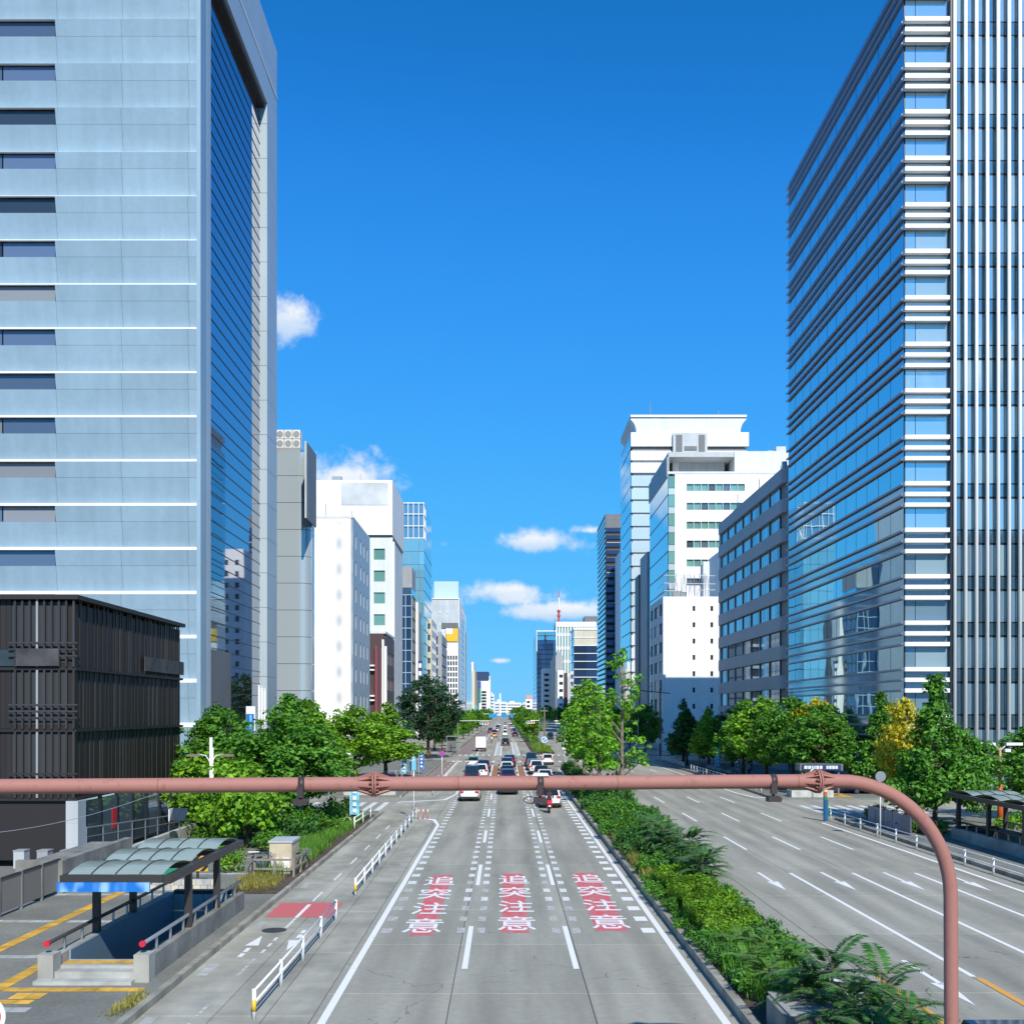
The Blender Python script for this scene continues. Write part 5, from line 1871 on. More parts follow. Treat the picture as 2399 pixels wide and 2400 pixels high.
def gantry():
    t = top('sign_gantry', 'rust red pipe arch crossing in front of the view on a curved post', 'gantry', (7.62, 18.25, 0))
    pts = []
    A, B = Vector((-13.0, 15.72, 6.36)), Vector((5.55, 18.02, 6.33))
    for k in range(13):
        pts.append(A.lerp(B, k / 12))
    c = Vector((5.62, 18.03, 4.33))
    for k in range(1, 17):
        a = math.pi / 2 * k / 16
        pts.append(Vector((5.62 + 2.0 * math.sin(a), 18.03 + .22 * math.sin(a), 4.33 + 2.0 * math.cos(a))))
    pts += [Vector((7.63, 18.25, 2)), Vector((7.64, 18.25, 0))]
    MB().tube(pts, .117, 28).build('pipe', M_pipe, t, smooth=True)
    d = (B - A).normalized()
    for q in (.08, .23, .41, .66, .8, .965):
        c = A.lerp(B, q)
        MB().tube([c - d * .008, c + d * .008], .1195, 28).build('weld_seam', M_bolt, t, smooth=True)
    MB().tube([A + Vector((0, .06, -.112)), B + Vector((0, .06, -.112))], .012, 6).build('cable', M_black, t)
    n = Vector((-d.y, d.x, 0))
    up = Vector((0, 0, 1))
    for x in (-2.09, 5.26):
        c = A + d * ((x - A.x) / d.x)
        f = MB()
        f.disc(c - d * .02, d, .205, .03, 28)
        f.disc(c + d * .02, d, .205, .03, 28)
        fl = f.build('flange', M_pipe, t, smooth=True)
        for k in range(8):
            a = math.pi / 4 * k + .2
            r = n * math.cos(a) + up * math.sin(a)
            w = d.cross(r) * .008
            for s in (-1, 1):
                p0, p1, p2 = c + d * s * .03 + r * .11, c + d * s * .03 + r * .20, c + d * s * .27 + r * .115
                MB().poly([p0 + w, p1 + w, p2 + w]).poly([p2 - w, p1 - w, p0 - w]).poly([p1 + w, p1 - w, p2 - w, p2 + w]).build('gusset', M_pipe, fl)
            r = n * math.cos(a + math.pi / 8) + up * math.sin(a + math.pi / 8)
            MB().tube([c - d * .075 + r * .16, c + d * .075 + r * .16], .02, 6).build('bolt', M_bolt, fl)
    M_cl = mat('clamp_dark', (0.05, 0.035, 0.035), rough=.5)
    for i, x in enumerate((-3.22, .57, 4.48)):
        c = A + d * ((x - A.x) / d.x)
        cl = MB().tube([c - d * .05, c + d * .05], .124, 24).build('clamp', M_cl, t, smooth=True)
        b = MB()
        b.box(c.x - .05, c.x + .05, c.y - .14, c.y - .05, c.z - .2, c.z - .02)
        b.box(c.x - .02, c.x + .02, c.y - .1, c.y - .04, c.z - .26, c.z - .18)
        b.build('bracket', M_cl, cl)
        dz = (-.265, -.27, -.28)[i]
        b = MB()
        b.prism([(c.x - .11, c.z + dz - .05), (c.x + .10, c.z + dz - .05), (c.x + .12, c.z + dz + .01), (c.x + .09, c.z + dz + .04), (c.x - .10, c.z + dz + .04)], 'y', c.y - .2, c.y + .02)
        b.build('sensor_box', M_cl, cl)
        if i == 1:
            lp = [(c.x - .09 - .1 * math.sin(a) - .07, c.y - .1, c.z - .27 + .055 * math.cos(a)) for a in [k * .42 for k in range(16)]]
            MB().tube(lp, .008, 5).build('cable_loop', M_black, cl)
            b = MB()
            b.prism([(c.x - .13, c.z + .115), (c.x + .15, c.z + .115), (c.x + .13, c.z + .16), (c.x - .09, c.z + .165)], 'y', c.y - .08, c.y + .08)
            b.build('white_cap', M_wmetal, cl)


gantry()


def guardrail(label, x0, y0, x1, y1, step=3.0, end_yellow=False, base=0.0, group=None, h=.72):
    t = top('guard_rail', label, 'guard rail', (x0, y0, base), group)
    L = math.hypot(x1 - x0, y1 - y0)
    n = max(1, round(L / step))
    for k in range(n + 1):
        f = k / n
        x, y = x0 + (x1 - x0) * f, y0 + (y1 - y0) * f
        p = MB().tube([(x, y, base), (x, y, base + h + .03)], .052, 10).build('post', M_wmetal, t, smooth=True)
        if k == 0 and end_yellow:
            MB().tube([(x, y, base + .2), (x, y, base + .48)], .056, 10).build('yellow_band', M_yellowp, p, smooth=True)
    for z in (h - .02, h * .56):
        MB().tube([(x0, y0, base + z), (x1, y1, base + z)], .03, 8).build('rail', M_wmetal, t, smooth=True)


guardrail('white guard rail nearest the camera with a yellow ended post', -6.1, 26.0, -6.05, 38.3, end_yellow=True)
guardrail('long white guard rail further along the bicycle path', -6.06, 43.4, -6.22, 75.0, end_yellow=True)
guardrail('white guard rail past the left side street', -6.4, 96, -6.6, 150)
guardrail('short white rail by the grass on the left kerb', -9.35, 66.5, -9.2, 73.2, base=.2)
guardrail('long white guard rail along the right pavement', 22.6, 31.0, 22.45, 73.6, base=.0)
guardrail('white guard rail past the right side street, in front of the bicycles', 23.3, 97, 23.2, 133, base=.15, step=2.0)
guardrail('far white guard rail ending near the round mirror', 23.3, 139, 23.2, 160, base=.15, step=2.0)


# underground entrances ----------------------------------------------
M_roofgl = mat('green_roof_glass', (0.36, 0.45, 0.42), rough=.1, trans=.2, var=.08, vscale=1.5, spec=.7)
M_tile = mat('blue_wall_tile', (0.13, 0.22, 0.30), rough=.35, var=.15, vscale=1.0)


def add_bricks(m):
    nt = m.node_tree
    p = nt.nodes['Principled BSDF']
    g = nt.nodes.new('ShaderNodeNewGeometry')
    mp = nt.nodes.new('ShaderNodeMapping')
    mp.inputs['Rotation'].default_value = (rad(90), 0, rad(90))
    br = nt.nodes.new('ShaderNodeTexBrick')
    br.inputs['Color1'].default_value = (0.30, 0.45, 0.56, 1)
    br.inputs['Color2'].default_value = (0.36, 0.52, 0.64, 1)
    br.inputs['Mortar'].default_value = (0.17, 0.26, 0.33, 1)
    br.inputs['Scale'].default_value = 2.2
    br.inputs['Mortar Size'].default_value = 0.015
    nt.links.new(g.outputs['Position'], mp.inputs[0])
    nt.links.new(mp.outputs[0], br.inputs['Vector'])
    nt.links.new(br.outputs['Color'], p.inputs['Base Color'])


add_bricks(M_tile)


def entrance(label, xa, xb, y0, y1, ry0, ry1, posts, bays, stairs):
    t = top('underground_entrance', label, 'entrance', ((xa + xb) / 2, y0, .15))
    for xw, nm in ((xa - .3, 'side_wall'), (xb, 'side_wall')):
        n = 5
        for k in range(n):
            a, b = y0 + .5 + (y1 - y0 - .5) * k / n, y0 + .5 + (y1 - y0 - .5) * (k + 1) / n
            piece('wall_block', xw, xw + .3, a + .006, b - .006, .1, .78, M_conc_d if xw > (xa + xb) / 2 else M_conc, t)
        pl = MB()
        pl.prism([(xw - .06, y0 - .05), (xw + .36, y0 - .05), (xw + .36, y0 + .49), (xw - .06, y0 + .49)], 'z', .1, .9)
        pl.build('pillar', M_conc, t)
        xm = xw + .15
        hr = MB().tube([(xm, y0 + .1, 1.18), (xm, y1, 1.18)], .055, 10).build('handrail', M_gmetal if xw > (xa + xb) / 2 else M_dmetal, t, smooth=True)
        MB().disc((xm, y0 + .06, 1.18), (0, 1, 0), .085, .1, 14).build('red_cap', M_redp, hr)
        yy = y0 + 1.2
        while yy < y1:
            MB().box(xm - .03, xm + .03, yy, yy + .06, .77, 1.14).build('rail_bracket', M_gmetal, hr)
            yy += 1.25
    piece('back_wall', xa, xb, y1 - .12, y1 + .2, .1, .86, M_dmetal, t)
    for (x, y) in posts:
        b = MB()
        b.box(x - .1, x + .1, y - .1, y + .1, .78, 2.7)
        b.build('post', M_dmetal, t)
    rx0, rx1 = xa - .45, xb + .42
    for x in (rx0, rx1 - .2):
        piece('roof_beam', x, x + .2, ry0, ry1, 2.56, 2.8, M_dmetal, t)
    n = bays
    w = (ry1 - ry0) / n
    for k in range(n):
        a = ry0 + w * k
        piece('cross_beam', rx0 + .2, rx1 - .2, a - .05, a + .07, 2.6, 2.82, M_dmetal, t)
        arc = [(a + .07 + (w - .12) * i / 10, 2.78 + .23 * math.sin(math.pi * (.06 + .94 * i / 10)) ** .8) for i in range(11)]
        nx = 4
        for j in range(nx):
            p0, p1 = rx0 + .2 + (rx1 - rx0 - .4) * j / nx, rx0 + .2 + (rx1 - rx0 - .4) * (j + 1) / nx
            MB().prism(arc + [(q, z - .015) for q, z in reversed(arc)], 'x', p0 + .02, p1 - .02).build('roof_panel', M_roofgl, t)
            if j:
                MB().tube([(p0, q, z + .005) for q, z in arc], .022, 5).build('roof_rib', M_dmetal, t)
    piece('cross_beam', rx0 + .2, rx1 - .2, ry1 - .05, ry1 + .07, 2.6, 2.82, M_dmetal, t)
    if stairs:
        piece('tiled_wall', xa - .002, xa + .03, y0 + 1.2, y1 - .12, -3.4, .76, M_tile, t)
        piece('tiled_wall', xb - .03, xb + .002, y0 + 1.2, y1 - .12, -3.4, .76, M_tile, t)
        piece('end_panel', xa + .03, (xa + xb) / 2 - .01, y1 - .2, y1 - .13, -3.4, .72, mat('teal_panel', (0.27, 0.40, 0.46), rough=.4), t)
        piece('end_panel', (xa + xb) / 2 + .01, xb - .03, y1 - .2, y1 - .13, -3.4, .72, MATS['teal_panel'], t)
        piece('floor_landing', xa, xb, y0 + 6, y1, -3.6, -3.4, M_pave, t)
        piece('front_step', xa - .36, xb - .02, y0 - .35, y0 + .05, .14, .25, M_pale, t)
        piece('front_step', xa - .02, xb - .02, y0 + .05, y0 + .45, .14, .42, M_pale, t)
        piece('front_step', xa, xb, y0 + .45, y0 + 1.2, -.3, .50, M_pale, t)
        for k in range(6):
            q = (xb - xa) / 6
            mark('tactile_tile', xa + q * (k + .5) - (xa + xb) / 2, .85, q - .02, .4, M_tact, t, .355)
        for k in range(18):
            piece('step', xa + .03, xb - .03, y0 + 1.2 + k * .29, y0 + 1.2 + (k + 1) * .29, -3.5, .34 - k * .19, M_conc_d, t)
        sb = MB()
        sb.box(rx0 - .02, rx1 - .55, ry0 - .16, ry0 - .06, 2.36, 2.62)
        m = mat('blue_sign_blurred', (0.015, 0.16, 0.60), rough=.3)
        nt = m.node_tree
        gg = nt.nodes.new('ShaderNodeNewGeometry')
        vm = nt.nodes.new('ShaderNodeVectorMath')
        vm.operation = 'MULTIPLY'
        vm.inputs[1].default_value = (2.4, 0, 1.2)
        nz = nt.nodes.new('ShaderNodeTexNoise')
        nz.inputs['Scale'].default_value = 1.0
        nz.inputs['Detail'].default_value = 1
        mr = nt.nodes.new('ShaderNodeMapRange')
        mr.interpolation_type = 'SMOOTHSTEP'
        mr.inputs['From Min'].default_value = .42
        mr.inputs['From Max'].default_value = .72
        mx = nt.nodes.new('ShaderNodeMix')
        mx.data_type = 'RGBA'
        mx.inputs[6].default_value = (0.012, 0.17, 0.60, 1)
        mx.inputs[7].default_value = (0.30, 0.55, 0.82, 1)
        nt.links.new(gg.outputs['Position'], vm.inputs[0])
        nt.links.new(vm.outputs[0], nz.inputs['Vector'])
        nt.links.new(nz.outputs[0], mr.inputs['Value'])
        nt.links.new(mr.outputs[0], mx.inputs[0])
        nt.links.new(mx.outputs[2], nt.nodes['Principled BSDF'].inputs['Base Color'])
        sb.build('sign_board', m, t)
    return t


entrance('underground entrance with a green vaulted glass roof and blue sign on the left pavement', -12.3, -10.0, 29.0, 39.8, 30.6, 39.2,
         ((-12.45, 32.6), (-12.45, 35.8), (-9.86, 33.3), (-9.86, 36.6)), 3, True)
entrance('underground entrance with a vaulted roof behind the right guard rail', 26.2, 28.6, 44.0, 62.0, 46.0, 62.6,
         ((26.05, 49.5), (26.05, 53.5), (26.05, 57.5), (26.05, 61.3), (28.75, 50), (28.75, 54), (28.75, 58), (28.75, 61.3)), 5, False)


# fences, planters and boards on the left ------------------------------
def panel_fence():
    t = top('panel_fence', 'grey metal panel fence along the left edge of the pavement', 'fence', (-18.0, 33, .15))
    M_pf = mat('fence_panel', (0.25, 0.225, 0.20), rough=.5, rand=.1)
    for k in range(11):
        y0 = 24 + k * 1.75
        MB().prism([(-18.02, .3), (-17.98, .3), (-17.98, 1.5), (-18.02, 1.5)], 'y', y0 + .06, y0 + 1.69).build('panel', M_pf, t)
        piece('post', -18.06, -17.94, y0 - .05, y0 + .05, .15, 1.58, M_conc_d if k % 3 else M_gmetal, t)
    piece('top_rail', -18.05, -17.95, 24, 43.2, 1.5, 1.56, M_dmetal, t)
    t = top('concrete_planter', 'concrete ramp wall in front of the black building', 'wall', (-18.8, 46, .15))
    piece('wall', -18.1, -17.8, 43.3, 51, .15, 1.5, M_conc_d, t)
    piece('end_wall', -19.7, -17.8, 43.0, 43.3, .15, 1.5, M_conc_d, t)
    piece('ramp', -19.7, -18.1, 43.3, 51, .15, 1.3, M_conc_d, t)
    t = top('ramp_railing', 'grey steel railing along the ramp by the shop windows', 'railing', (-18.5, 52, 1.5))
    pts = [(-18.2, 46.5 + k * 1.9, 1.6 - k * .10) for k in range(11)]
    for p in pts:
        MB().tube([(p[0], p[1], .3), (p[0], p[1], p[2] + .85)], .025, 6).build('post', M_gmetal, t)
    MB().tube([(p[0], p[1], p[2] + .85) for p in pts], .03, 6).build('rail', M_gmetal, t)
    MB().tube([(p[0], p[1], p[2] + .45) for p in pts], .018, 6).build('rail', M_gmetal, t)
    t = top('ramp_kerb', 'pale concrete kerb below the steel railing', 'wall', (-18.2, 56, .15))
    piece('kerb', -18.35, -18.05, 51.1, 66, .15, .95, M_pale, t)
    for k in range(3):
        t = top('parapet_unit', ('leftmost', 'middle', 'rightmost')[k] + ' of three pale boxes below the black building', 'box', (-22.8 + k * 1.1, 50.3, 1.0))
        piece('case', -23.0 + k * 1.1, -22.5 + k * 1.1, 50, 50.6, .15, .95, (W_lgrey, W_grey, W_lgrey)[k], t)
        piece('case_lid', -23.02 + k * 1.1, -22.48 + k * 1.1, 49.98, 50.62, .95, 1.0, W_grey, t)


panel_fence()


def striped_board():
    m = mat('hazard_stripes', (0.8, 0.5, 0.03), rough=.5)
    nt = m.node_tree
    g = nt.nodes.new('ShaderNodeNewGeometry')
    sx = nt.nodes.new('ShaderNodeSeparateXYZ')
    nt.links.new(g.outputs['Position'], sx.inputs[0])
    ad = nt.nodes.new('ShaderNodeMath')
    ad.operation = 'SUBTRACT'
    nt.links.new(sx.outputs[0], ad.inputs[0])
    nt.links.new(sx.outputs[2], ad.inputs[1])
    ml = nt.nodes.new('ShaderNodeMath')
    ml.operation = 'MULTIPLY'
    ml.inputs[1].default_value = 2.6
    nt.links.new(ad.outputs[0], ml.inputs[0])
    fr = nt.nodes.new('ShaderNodeMath')
    fr.operation = 'FRACT'
    nt.links.new(ml.outputs[0], fr.inputs[0])
    gt = nt.nodes.new('ShaderNodeMath')
    gt.operation = 'GREATER_THAN'
    gt.inputs[1].default_value = .52
    nt.links.new(fr.outputs[0], gt.inputs[0])
    mx = nt.nodes.new('ShaderNodeMix')
    mx.data_type = 'RGBA'
    mx.inputs[6].default_value = (0.80, 0.45, 0.02, 1)
    mx.inputs[7].default_value = (0.03, 0.02, 0.02, 1)
    nt.links.new(gt.outputs[0], mx.inputs[0])
    nt.links.new(mx.outputs[2], nt.nodes['Principled BSDF'].inputs['Base Color'])
    t = top('hazard_board', 'yellow and black striped board behind the underground entrance roof', 'sign', (-13.0, 45.2, .15))
    piece('board', -13.45, -12.55, 45.15, 45.2, .75, 1.85, m, t)
    piece('post', -13.05, -12.95, 45.21, 45.27, .15, 1.8, M_dmetal, t)
    t = top('green_board', 'green oval board beside the striped board', 'sign', (-13.9, 44.6, .15))
    MB().tube([(-14.0, 44.5, 1.05), (-14.0, 44.56, 1.05)], .48, 24).build('board', M_greenp, t)
    piece('post', -14.03, -13.97, 44.57, 44.62, .15, 1.2, M_dmetal, t)
    t = top('stone_planter', 'low stone planter wall under the striped board', 'planter', (-13.3, 44.3, .15))
    for k in range(9):
        for j in range(2):
            piece('stone', -14.6 + k * .3 + j * .12, -14.32 + k * .3 + j * .12, 43.9, 44.2 + .01 * j, .15 + j * .22, .36 + j * .22, M_pale if (k + j) % 3 else W_beige, t)
    t = top('utility_cabinet', 'pale stone coloured cabinet behind a small fence by the kerb', 'cabinet', (-9.95, 48.4, .2))
    b = MB()
    b.box(-10.55, -9.55, 47.9, 49.6, .35, 1.62)
    b.build('body', mat('cabinet_beige', (0.55, 0.47, 0.33), rough=.7, var=.12, vscale=2), t)
    piece('lid', -10.6, -9.5, 47.85, 49.65, 1.62, 1.70, W_lgrey, t)
    piece('plinth', -10.5, -9.6, 47.95, 49.5, .15, .35, M_conc, t)
    for i in range(2):
        piece('notice', -10.45 + i * .5, -10.15 + i * .5, 47.88, 47.895, .45, .95, W_white, t)
    t = top('timber_fence', 'low grey fence round the pale cabinet', 'fence', (-9.9, 47.2, .2))
    M_tf = mat('weathered_timber', (0.26, 0.22, 0.19), rough=.9)
    for x, y in ((-11.0, 47.0), (-10.1, 46.9), (-9.3, 47.1), (-9.25, 48.4), (-9.2, 49.8)):
        piece('post', x - .05, x + .05, y - .05, y + .05, .2, 1.05, M_tf, t)
    for z in (.55, .95):
        piece('rail', -11.0, -9.3, 46.86, 46.90, z, z + .09, M_tf, t)
        MB().prism([(-9.29, 47.1), (-9.25, 47.1), (-9.16, 49.8), (-9.2, 49.8)], 'z', z, z + .09).build('rail', M_tf, t)
    t = top('solar_lamp', 'small tilted solar panel among the shrubs', 'panel', (-17.3, 56.5, .2))
    MB().prism([(56.4, 1.75), (57.0, 2.35), (57.05, 2.3), (56.45, 1.7)], 'x', -17.7, -16.9).build('panel', G_dark, t)
    piece('frame', -17.75, -17.7, 56.4, 57.0, 1.7, 2.35, W_white, t)
    piece('mast', -17.33, -17.27, 56.8, 56.86, .2, 2.0, M_gmetal, t)
    t = top('push_button_box', 'yellow box with a black letter on the white lamp post', 'sign', (-16.6, 60.9, .9))
    b = MB()
    b.box(-17.1, -16.65, 61.0, 61.2, 1.2, 2.6)
    bx = b.build('case', M_yellowp, t)
    MB().box(-17.0, -16.75, 60.985, 60.998, 1.7, 2.35).build('panel', W_white, bx)
    b = MB()
    for a0, a1, c0, c1 in ((-16.94, -16.90, 1.8, 2.25), (-16.94, -16.80, 2.2, 2.25), (-16.94, -16.80, 1.8, 1.85), (-16.84, -16.80, 1.8, 2.02), (-16.88, -16.80, 2.0, 2.04)):
        b.box(a0, a1, 60.975, 60.984, c0, c1)
    b.build('letter', M_black, bx)
    t = top('dustbin', 'green topped container behind the shrubs', 'container', (-15.4, 59, .15))
    piece('bin', -15.9, -14.9, 58.6, 59.4, .15, 1.1, W_white2, t)
    piece('lid', -16.0, -14.8, 58.5, 59.5, 1.1, 1.55, M_greenp, t)


striped_board()


def lamps():
    t = top('street_lamp', 'white street lamp post with two flat side lamps by the left trees', 'street lamp', (-17.05, 62, .15))
    MB().tube([(-17.05, 62, .15), (-17.05, 62, 6.0)], [.11, .09], 12).build('post', M_wmetal, t, smooth=True)
    MB().tube([(-16.93, 61.95, .15), (-16.93, 61.95, 5.4)], .05, 8).build('conduit', M_wmetal, t, smooth=True)
    for s in (-1, 1):
        MB().tube([(-17.05, 62, 4.5), (-17.05 + s * .3, 62, 4.95), (-17.05 + s * .7, 62, 5.02)], .035, 7).build('arm', M_wmetal, t)
        piece('lamp_head', *sorted((-17.05 + s * .6, -17.05 + s * 1.35)), 61.85, 62.15, 4.9, 5.03, mat('lamp_taupe', (0.22, 0.17, 0.15), rough=.5), t)
    t = top('street_lamp', 'street lamp with an orange red lower post behind the right entrance roof', 'street lamp', (32.0, 69, .15))
    MB().tube([(32, 69, .15), (32, 69, 3.0)], [.22, .13], 12).build('lower_post', M_orangep, t, smooth=True)
    MB().tube([(32, 69, 3.0), (32, 69, 5.2)], [.12, .07], 10).build('upper_post', mat('ochre_post', (0.45, 0.30, 0.12), rough=.5), t, smooth=True)
    for s in (-1, 1):
        MB().tube([(32, 69, 5.0), (32 + s * .4, 69, 5.35)], .03, 6).build('arm', M_wmetal, t)
        piece('lamp_head', *sorted((32 + s * .35, 32 + s * 1.4)), 68.85, 69.15, 5.32, 5.5, M_wmetal, t)
    piece('speaker', 32.25, 32.6, 68.8, 69.1, 4.9, 5.1, M_wmetal, t)
    t = top('street_lamp', 'dark tall street lamp with one arm in front of the white annex', 'street lamp', (24.6, 169, .15))
    MB().tube([(24.6, 169, .15), (24.6, 169, 11.2)], [.16, .09], 8).build('post', M_dmetal, t)
    MB().tube([(26.2, 169, 10.4), (20.8, 169, 10.9)], .07, 6).build('arm', M_dmetal, t)
    piece('lamp_head', 18.6, 21.0, 168.8, 169.2, 10.8, 11.1, M_wmetal, t)
    for x, lab in ((-23.0, 'first white flagpole before the office tower'), (-22.6, 'second white flagpole before the office tower'), (-22.2, 'third white flagpole before the office tower')):
        k = (x + 23) / .4
        t = top('flagpole', lab, 'flagpole', (x, 100 - k * .6, .15))
        MB().tube([(x, 100 - k * .6, .15), (x, 100 - k * .6, 9.9 - k * .15)], .1, 8).build('pole', M_wmetal, t, smooth=True)
        MB().disc((x, 100 - k * .6, 9.95 - k * .15), (0, 0, 1), .14, .1, 8).build('finial', M_wmetal, t)
    t = top('pylon_sign', 'white pylon sign with a blue field beside the flagpoles', 'sign', (-23.5, 99, .15))
    piece('pylon', -23.95, -23.1, 98.9, 99.1, .15, 8.0, W_white, t)
    piece('blue_field', -23.93, -23.2, 98.86, 98.89, 5.6, 7.3, M_bluep, t)
    piece('pale_streak', -23.6, -23.4, 98.84, 98.855, 5.9, 7.2, M_lblue, t)


lamps()


def sign(label, x, y, z, r, face, ring=None, pole_top=None, bar=None, base=.15, pole=M_wmetal):
    t = top('traffic_sign', label, 'sign', (x, y, base))
    MB().tube([(x, y, base), (x, y, pole_top or z + r * .6)], .035, 8).build('pole', pole, t, smooth=True)
    MB().disc((x, y - .05, z), (0, 1, 0), r, .02, 28).build('disc', ring or face, t)
    if ring:
        MB().disc((x, y - .064, z), (0, 1, 0), r * .78, .01, 28).build('disc_field', face, t)
    if bar is not None:
        b = MB()
        d = Vector((math.cos(bar), 0, math.sin(bar)))
        n = Vector((-d.z, 0, d.x))
        c = Vector((x, y - .075, z))
        w = r * .1
        b.poly([c - d * r * .75 - n * w, c + d * r * .75 - n * w, c + d * r * .75 + n * w, c - d * r * .75 + n * w])
        b.build('bar', ring, t)
    return t


sign('round no parking sign with a blue field on a white pole at the left kerb', -6.45, 110, 3.2, .3, mat('sign_violet', (0.16, 0.12, 0.55), rough=.4), M_redp, bar=-.8, base=0)
sign('grey back of a round sign on a white pole by the right guard rail', 22.15, 63.0, 3.68, .31, M_gmetal, None, pole_top=3.9, base=0)
sign('round pale mirror on a white pole at the far right kerb', 23.4, 163, 3.0, .42, M_wmetal, None, base=.15)
sign('red round sign cut by the left picture edge', -7.9, 16.3, 2.86, .31, M_redp, W_white, base=0)
sign('blue arrow sign on an orange post on the far island', 6.9, 186.5, 2.6, .55, mat('sign_sky', (0.03, 0.30, 0.65), rough=.4), W_white, bar=.8, base=.2, pole=M_orangep)
sign('small blue round sign among the bicycles on the right', 27.6, 125, 3.1, .32, M_bluep, None)
sign('small blue sign left of the shop sign across the side street', 26.4, 91.4, 2.3, .3, mat('sign_azure', (0.03, 0.38, 0.70), rough=.4), W_white)


def boards():
    t = top('route_sign', 'small pale blue sign on a tall white pole at the guard rail end', 'sign', (-6.35, 74.6, 0))
    MB().tube([(-6.35, 74.6, 0), (-6.35, 74.6, 4.2)], .04, 8).build('pole', M_wmetal, t, smooth=True)
    piece('plate', -6.5, -6.2, 74.53, 74.56, 3.4, 4.1, M_lblue, t)
    t = top('route_sign', 'rectangular blue sign on a white pole at the median end', 'sign', (8.1, 143, .2))
    MB().tube([(8.1, 143, .2), (8.1, 143, 3.9)], .05, 8).build('pole', M_wmetal, t, smooth=True)
    piece('plate', 7.7, 8.5, 142.9, 142.94, 2.9, 3.5, mat('sign_pale_blue', (0.10, 0.35, 0.65), rough=.4), t)
    piece('plate', 7.7, 8.5, 142.9, 142.94, 2.45, 2.85, W_white, t)
    for x, y, h, lab in ((-9.9, 70.6, 2.6, 'light blue banner beside the short white rail on the left'), (-11.0, 117, 2.6, 'light blue banner under the bright conical tree'),
                         (-10.4, 121, 2.7, 'pair banner standing right of the one under the conical tree'), (-9.8, 126, 2.7, 'tall blue banner near the no parking sign'),
                         (26.3, 132, 3.0, 'light blue banner behind the right bicycles'), (26.5, 121.5, 2.6, 'light blue banner in the middle of the right bicycles'), (28.0, 122, 2.4, 'dark blue banner right of the bicycles')):
        t = top('banner', lab, 'banner', (x, y, .15))
        MB().tube([(x - .32, y, .15), (x - .32, y, h + .1)], .02, 6).build('pole', M_wmetal, t)
        b = MB()
        for k in range(6):
            z0, z1 = h - (h - .7) * k / 6, h - (h - .7) * (k + 1) / 6
            q0, q1 = .03 * math.sin(k * 1.7), .03 * math.sin((k + 1) * 1.7)
            b.poly([(x - .3, y + q0, z0), (x + .28, y + q0 * 2, z0), (x + .28, y + q1 * 2, z1), (x - .3, y + q1, z1)])
        b.build('cloth', M_bluep if 'dark' in lab or 'tall' in lab else M_lblue, t)
        for k in range(4):
            piece('letter_mark', x - .12, x + .1, y - .09, y - .07, h - .5 - k * .42, h - .26 - k * .42, W_white, t)
    t = top('shop_sign', 'dark blue shop sign with pale blurred lettering across the side street', 'sign', (27.9, 94, .15))
    piece('board', 26.2, 29.6, 94, 94.1, 2.35, 2.85, mat('shop_navy', (0.02, 0.05, 0.14), rough=.4), t)
    x = 26.35
    rr3 = random.Random(2)
    while x < 29.3:
        w = rr3.uniform(.12, .28)
        if not 27.8 < x < 28.1:
            piece('lettering', x, x + w, 93.97, 93.99, 2.46, 2.74, W_white2, t)
        x += w + .06
    piece('canopy', 26.0, 29.8, 94.11, 95.6, 2.3, 2.9, W_dgrey, t)
    for x in (26.2, 29.4):
        piece('support', x, x + .15, 94.3, 94.45, .15, 2.3, W_dgrey, t)
    t = top('wrapped_post', 'post wrapped in blue and green at the end of the right guard rail', 'post', (21.9, 73.0, 0))
    for z0, z1, m in ((0, 1.5, mat('post_blue', (0.02, 0.09, 0.28), rough=.5)), (1.5, 1.75, M_greenp), (1.75, 2.05, M_orangep), (2.05, 2.3, W_white)):
        MB().tube([(21.9, 73, z0), (21.9, 73, z1)], .13, 12).build('wrap', m, t)
    MB().tube([(22.06, 73, .1), (22.06, 73, 1.5)], .06, 8).build('green_strip', M_greenp, t)
    for k in range(3):
        t = top('flexible_post', ('left', 'middle', 'right')[k] + ' of the three orange marker posts at the side street corner', 'bollard', (-6.0 + k * .32, 74.4, 0))
        MB().tube([(-6.0 + k * .32, 74.4, 0), (-6.0 + k * .32, 74.4, .8)], [.045, .035], 8).build('tube', mat('marker_orange', (0.62, 0.20, 0.15), rough=.6), t, smooth=True)
        MB().tube([(-6.0 + k * .32, 74.4, .55), (-6.0 + k * .32, 74.4, .68)], .047, 8).build('band', W_white, t)
    t = top('planter_box', 'grey concrete planter box at the near end of the median', 'planter', (6.75, 24.4, .2))
    b = MB()
    b.prism([(6.1, 23.2), (7.5, 23.2), (7.5, 25.3), (6.4, 25.3), (6.1, 24.9)], 'z', .18, .86)
    b.build('body', M_conc_d, t)
    piece('rim', 6.2, 7.4, 23.3, 25.2, .86, .90, M_conc, t)
    t = top('planter_wall', 'long pale planter at the far corner of the right side street', 'planter', (26.5, 92.5, .15))
    piece('wall', 24.6, 28.2, 91.6, 93.2, .15, .75, M_pale, t)
    piece('soil', 24.7, 28.1, 91.7, 93.1, .75, .79, M_soil, t)
    t = top('planter_wall', 'pale low planter beyond the left side street', 'planter', (-12, 94.6, .15))
    piece('wall', -14.2, -9.6, 94.0, 95.4, .15, .85, M_pale, t)
    piece('soil', -14.1, -9.7, 94.1, 95.3, .85, .9, M_soil, t)
    t = top('panel_wall', 'row of blue grey panels behind the right guard rail', 'wall', (24.6, 68, .15))
    for k in range(5):
        piece('panel', 24.0, 24.06, 63.2 + k * 1.5, 64.6 + k * 1.5, .15, 1.3, mat('blue_grey_panel', (0.14, 0.16, 0.22), rough=.4, rand=.3), t)
